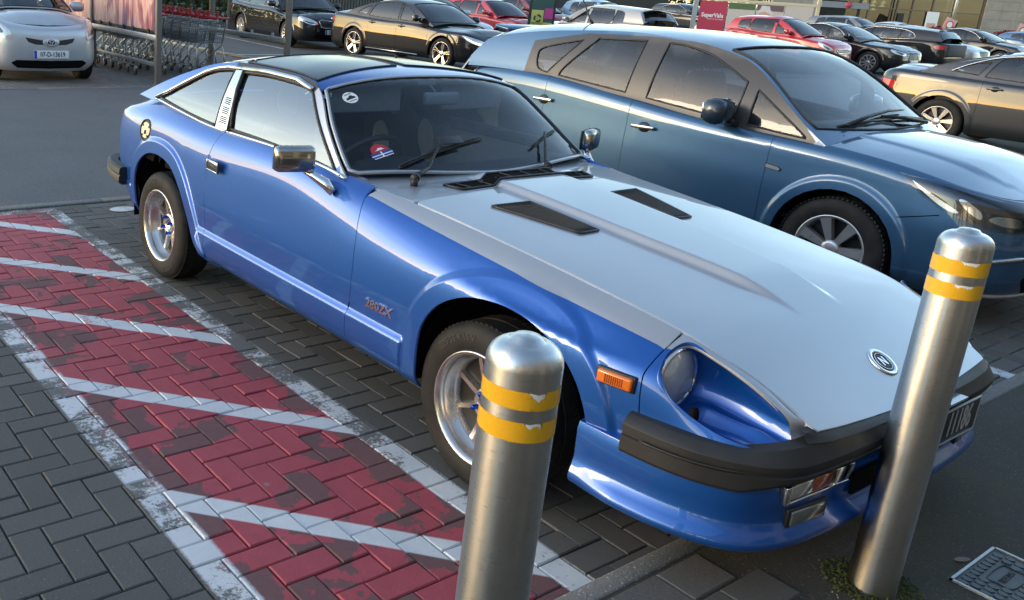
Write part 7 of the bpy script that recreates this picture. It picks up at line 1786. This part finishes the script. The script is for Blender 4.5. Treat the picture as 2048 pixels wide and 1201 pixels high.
p = Tb @ Vector((7.3, -3.3, 0)); e = thing('lamp_post', 'slim silver lamp post in front of the shop glazing', 'lamp post', tuple(p)); q = MB(); q.tube([(0, 0, 0), (0, 0, 5.5)], [.11, .07], 12); q.make('pole', 'galvanised', e); bx('lamp_head', (0, -.3, 5.5), (.2, .8, .12), 'cabin_grey', e, .03)
# ---- fence, hedge, sign board behind the aisle cars
simple('fence_wood', (0.105, 0.092, 0.078), 0.8, var=.35, scale=5); simple('fence_dark', (0.020, 0.019, 0.019), 0.8)
FX, FY = -22.6, 13.2; fa = math.atan2(.76, -.12)
FEN = thing('slat_fence', 'grey brown vertical slat fence behind the black saloons', 'fence', (FX, FY, gz(FX, FY)), fa)
for i in range(130):
    q_ = bx('slat', (i * .145, 0, 1.05), (.105, .025, 2.1 + random.uniform(-.02, .02)), 'fence_wood', FEN)
bx('fence_rail', (9.5, .04, .5), (19, .05, .09), 'fence_dark', FEN); bx('fence_rail', (9.5, .04, 1.6), (19, .05, .09), 'fence_dark', FEN); bx('fence_backing', (9.5, .10, 1.05), (19, .02, 2.1), 'fence_dark', FEN)
ban = bx('red_banner', (2.9, -.06, 1.62), (1.5, .02, .32), 'ink_red', None); ban.location = FEN.location; ban.rotation_euler = FEN.rotation_euler; tag(ban, 'small red banner fixed to the slat fence', 'banner')
hedge('green_hedge', 'green hedge behind the trolleys at the upper left', -25.5, 12.4, math.pi / 2 - .25, 9.5, 1.6, 1.7, 'green_leaf', 9000, .06, .14)
p = (-20.6, 14.75); e = thing('banner_post', 'grey post with a green banner between the two black saloons', 'post', (p[0], p[1], gz(*p))); q = MB(); q.tube([(0, 0, 0), (0, 0, 3)], .055, 8); q.make('pole', 'galvanised', e)
simple('leaf_green_print', (0.10, 0.30, 0.04), 0.5); bx('green_banner', (.10, .28, 1.9), (.02, .42, 1.9), 'leaf_green_print', e)
p = (-16.3, 20.55); SGN = thing('recycling_sign', 'recycling information board with dark top and lime and magenta squares', 'sign', (p[0], p[1], gz(*p)), math.radians(52))
simple('teal_print', (0.03, 0.075, 0.075), 0.5); simple('lime_print', (0.42, 0.44, 0.13), 0.5); simple('magenta_print', (0.42, 0.04, 0.22), 0.5)
bx('post', (.36, .03, 1.2), (.07, .07, 2.4), 'dark_alloy', SGN); bx('post', (-.36, .03, 1.2), (.07, .07, 2.4), 'dark_alloy', SGN)
bd = bx('board', (0, 0, 1.45), (.66, .03, 1.75), 'teal_print', SGN); bx('board_square', (-.135, -.018, 1.05), (.36, .008, .42), 'lime_print', bd); bx('board_square', (.20, -.018, 1.17), (.25, .008, .30), 'magenta_print', bd); bx('board_square', (0, -.018, .78), (.64, .008, .24), 'lime_print', bd)
for i in range(6): bx('text_line', (0, -.018, 2.2 - i * .10), (.42 - .05 * (i % 3), .006, .028), 'cabin_grey', bd)
q = MB()
for k in range(3):
    a0 = k * 2.094 + .3; L_ = [(-.13 + .095 * math.cos(a0 + t), -.03, 1.02 + .095 * math.sin(a0 + t)) for t in np.linspace(0, 1.35, 6)]; q.tube(L_, .024, 6)
q.make('recycling_arrows', 'ink_black', bd)
for k in (0,): pass
# dark wall and shrubs at the far edge of the car park
hedge('dark_hedge', 'dark clipped hedge along the far edge of the car park', -44.0, 62.0, math.atan2(.826, .564), 44, 1.6, 2.6, 'dark_leaf', 16000, .10, .22)
bx_ = thing('boundary_wall', 'dark stone boundary wall behind the farthest parked cars', 'wall', (-40, 34, gz(-40, 34)), math.atan2(.88, .10)); bx('wall_body', (0, 0, 1.1), (46, .4, 2.2), 'shop_dark', bx_); bx('coping', (0, 0, 2.25), (46.1, .5, .12), 'kerb_concrete', bx_)
# ---- the supermarket behind the photographer: shades and is mirrored in the cars
SUP = thing('supermarket', 'long beige supermarket wall along the footpath', 'building', (8.6, 0, 0))
bx('wall', (1.5, 6, 3.2), (3, 60, 6.6), 'stone_cladding', SUP); bx('parapet', (1.45, 6, 6.6), (3.2, 60.2, .3), 'bronze_frame', SUP)
for i in range(11): bx('window', (-.02, -20 + i * 4.6, 1.9), (.05, 3.2, 2.6), 'tinted_glass', SUP)
bx('wing_wall', (-1.2, 34, 4.0), (5.4, 6, 8.0), 'stone_cladding', SUP)
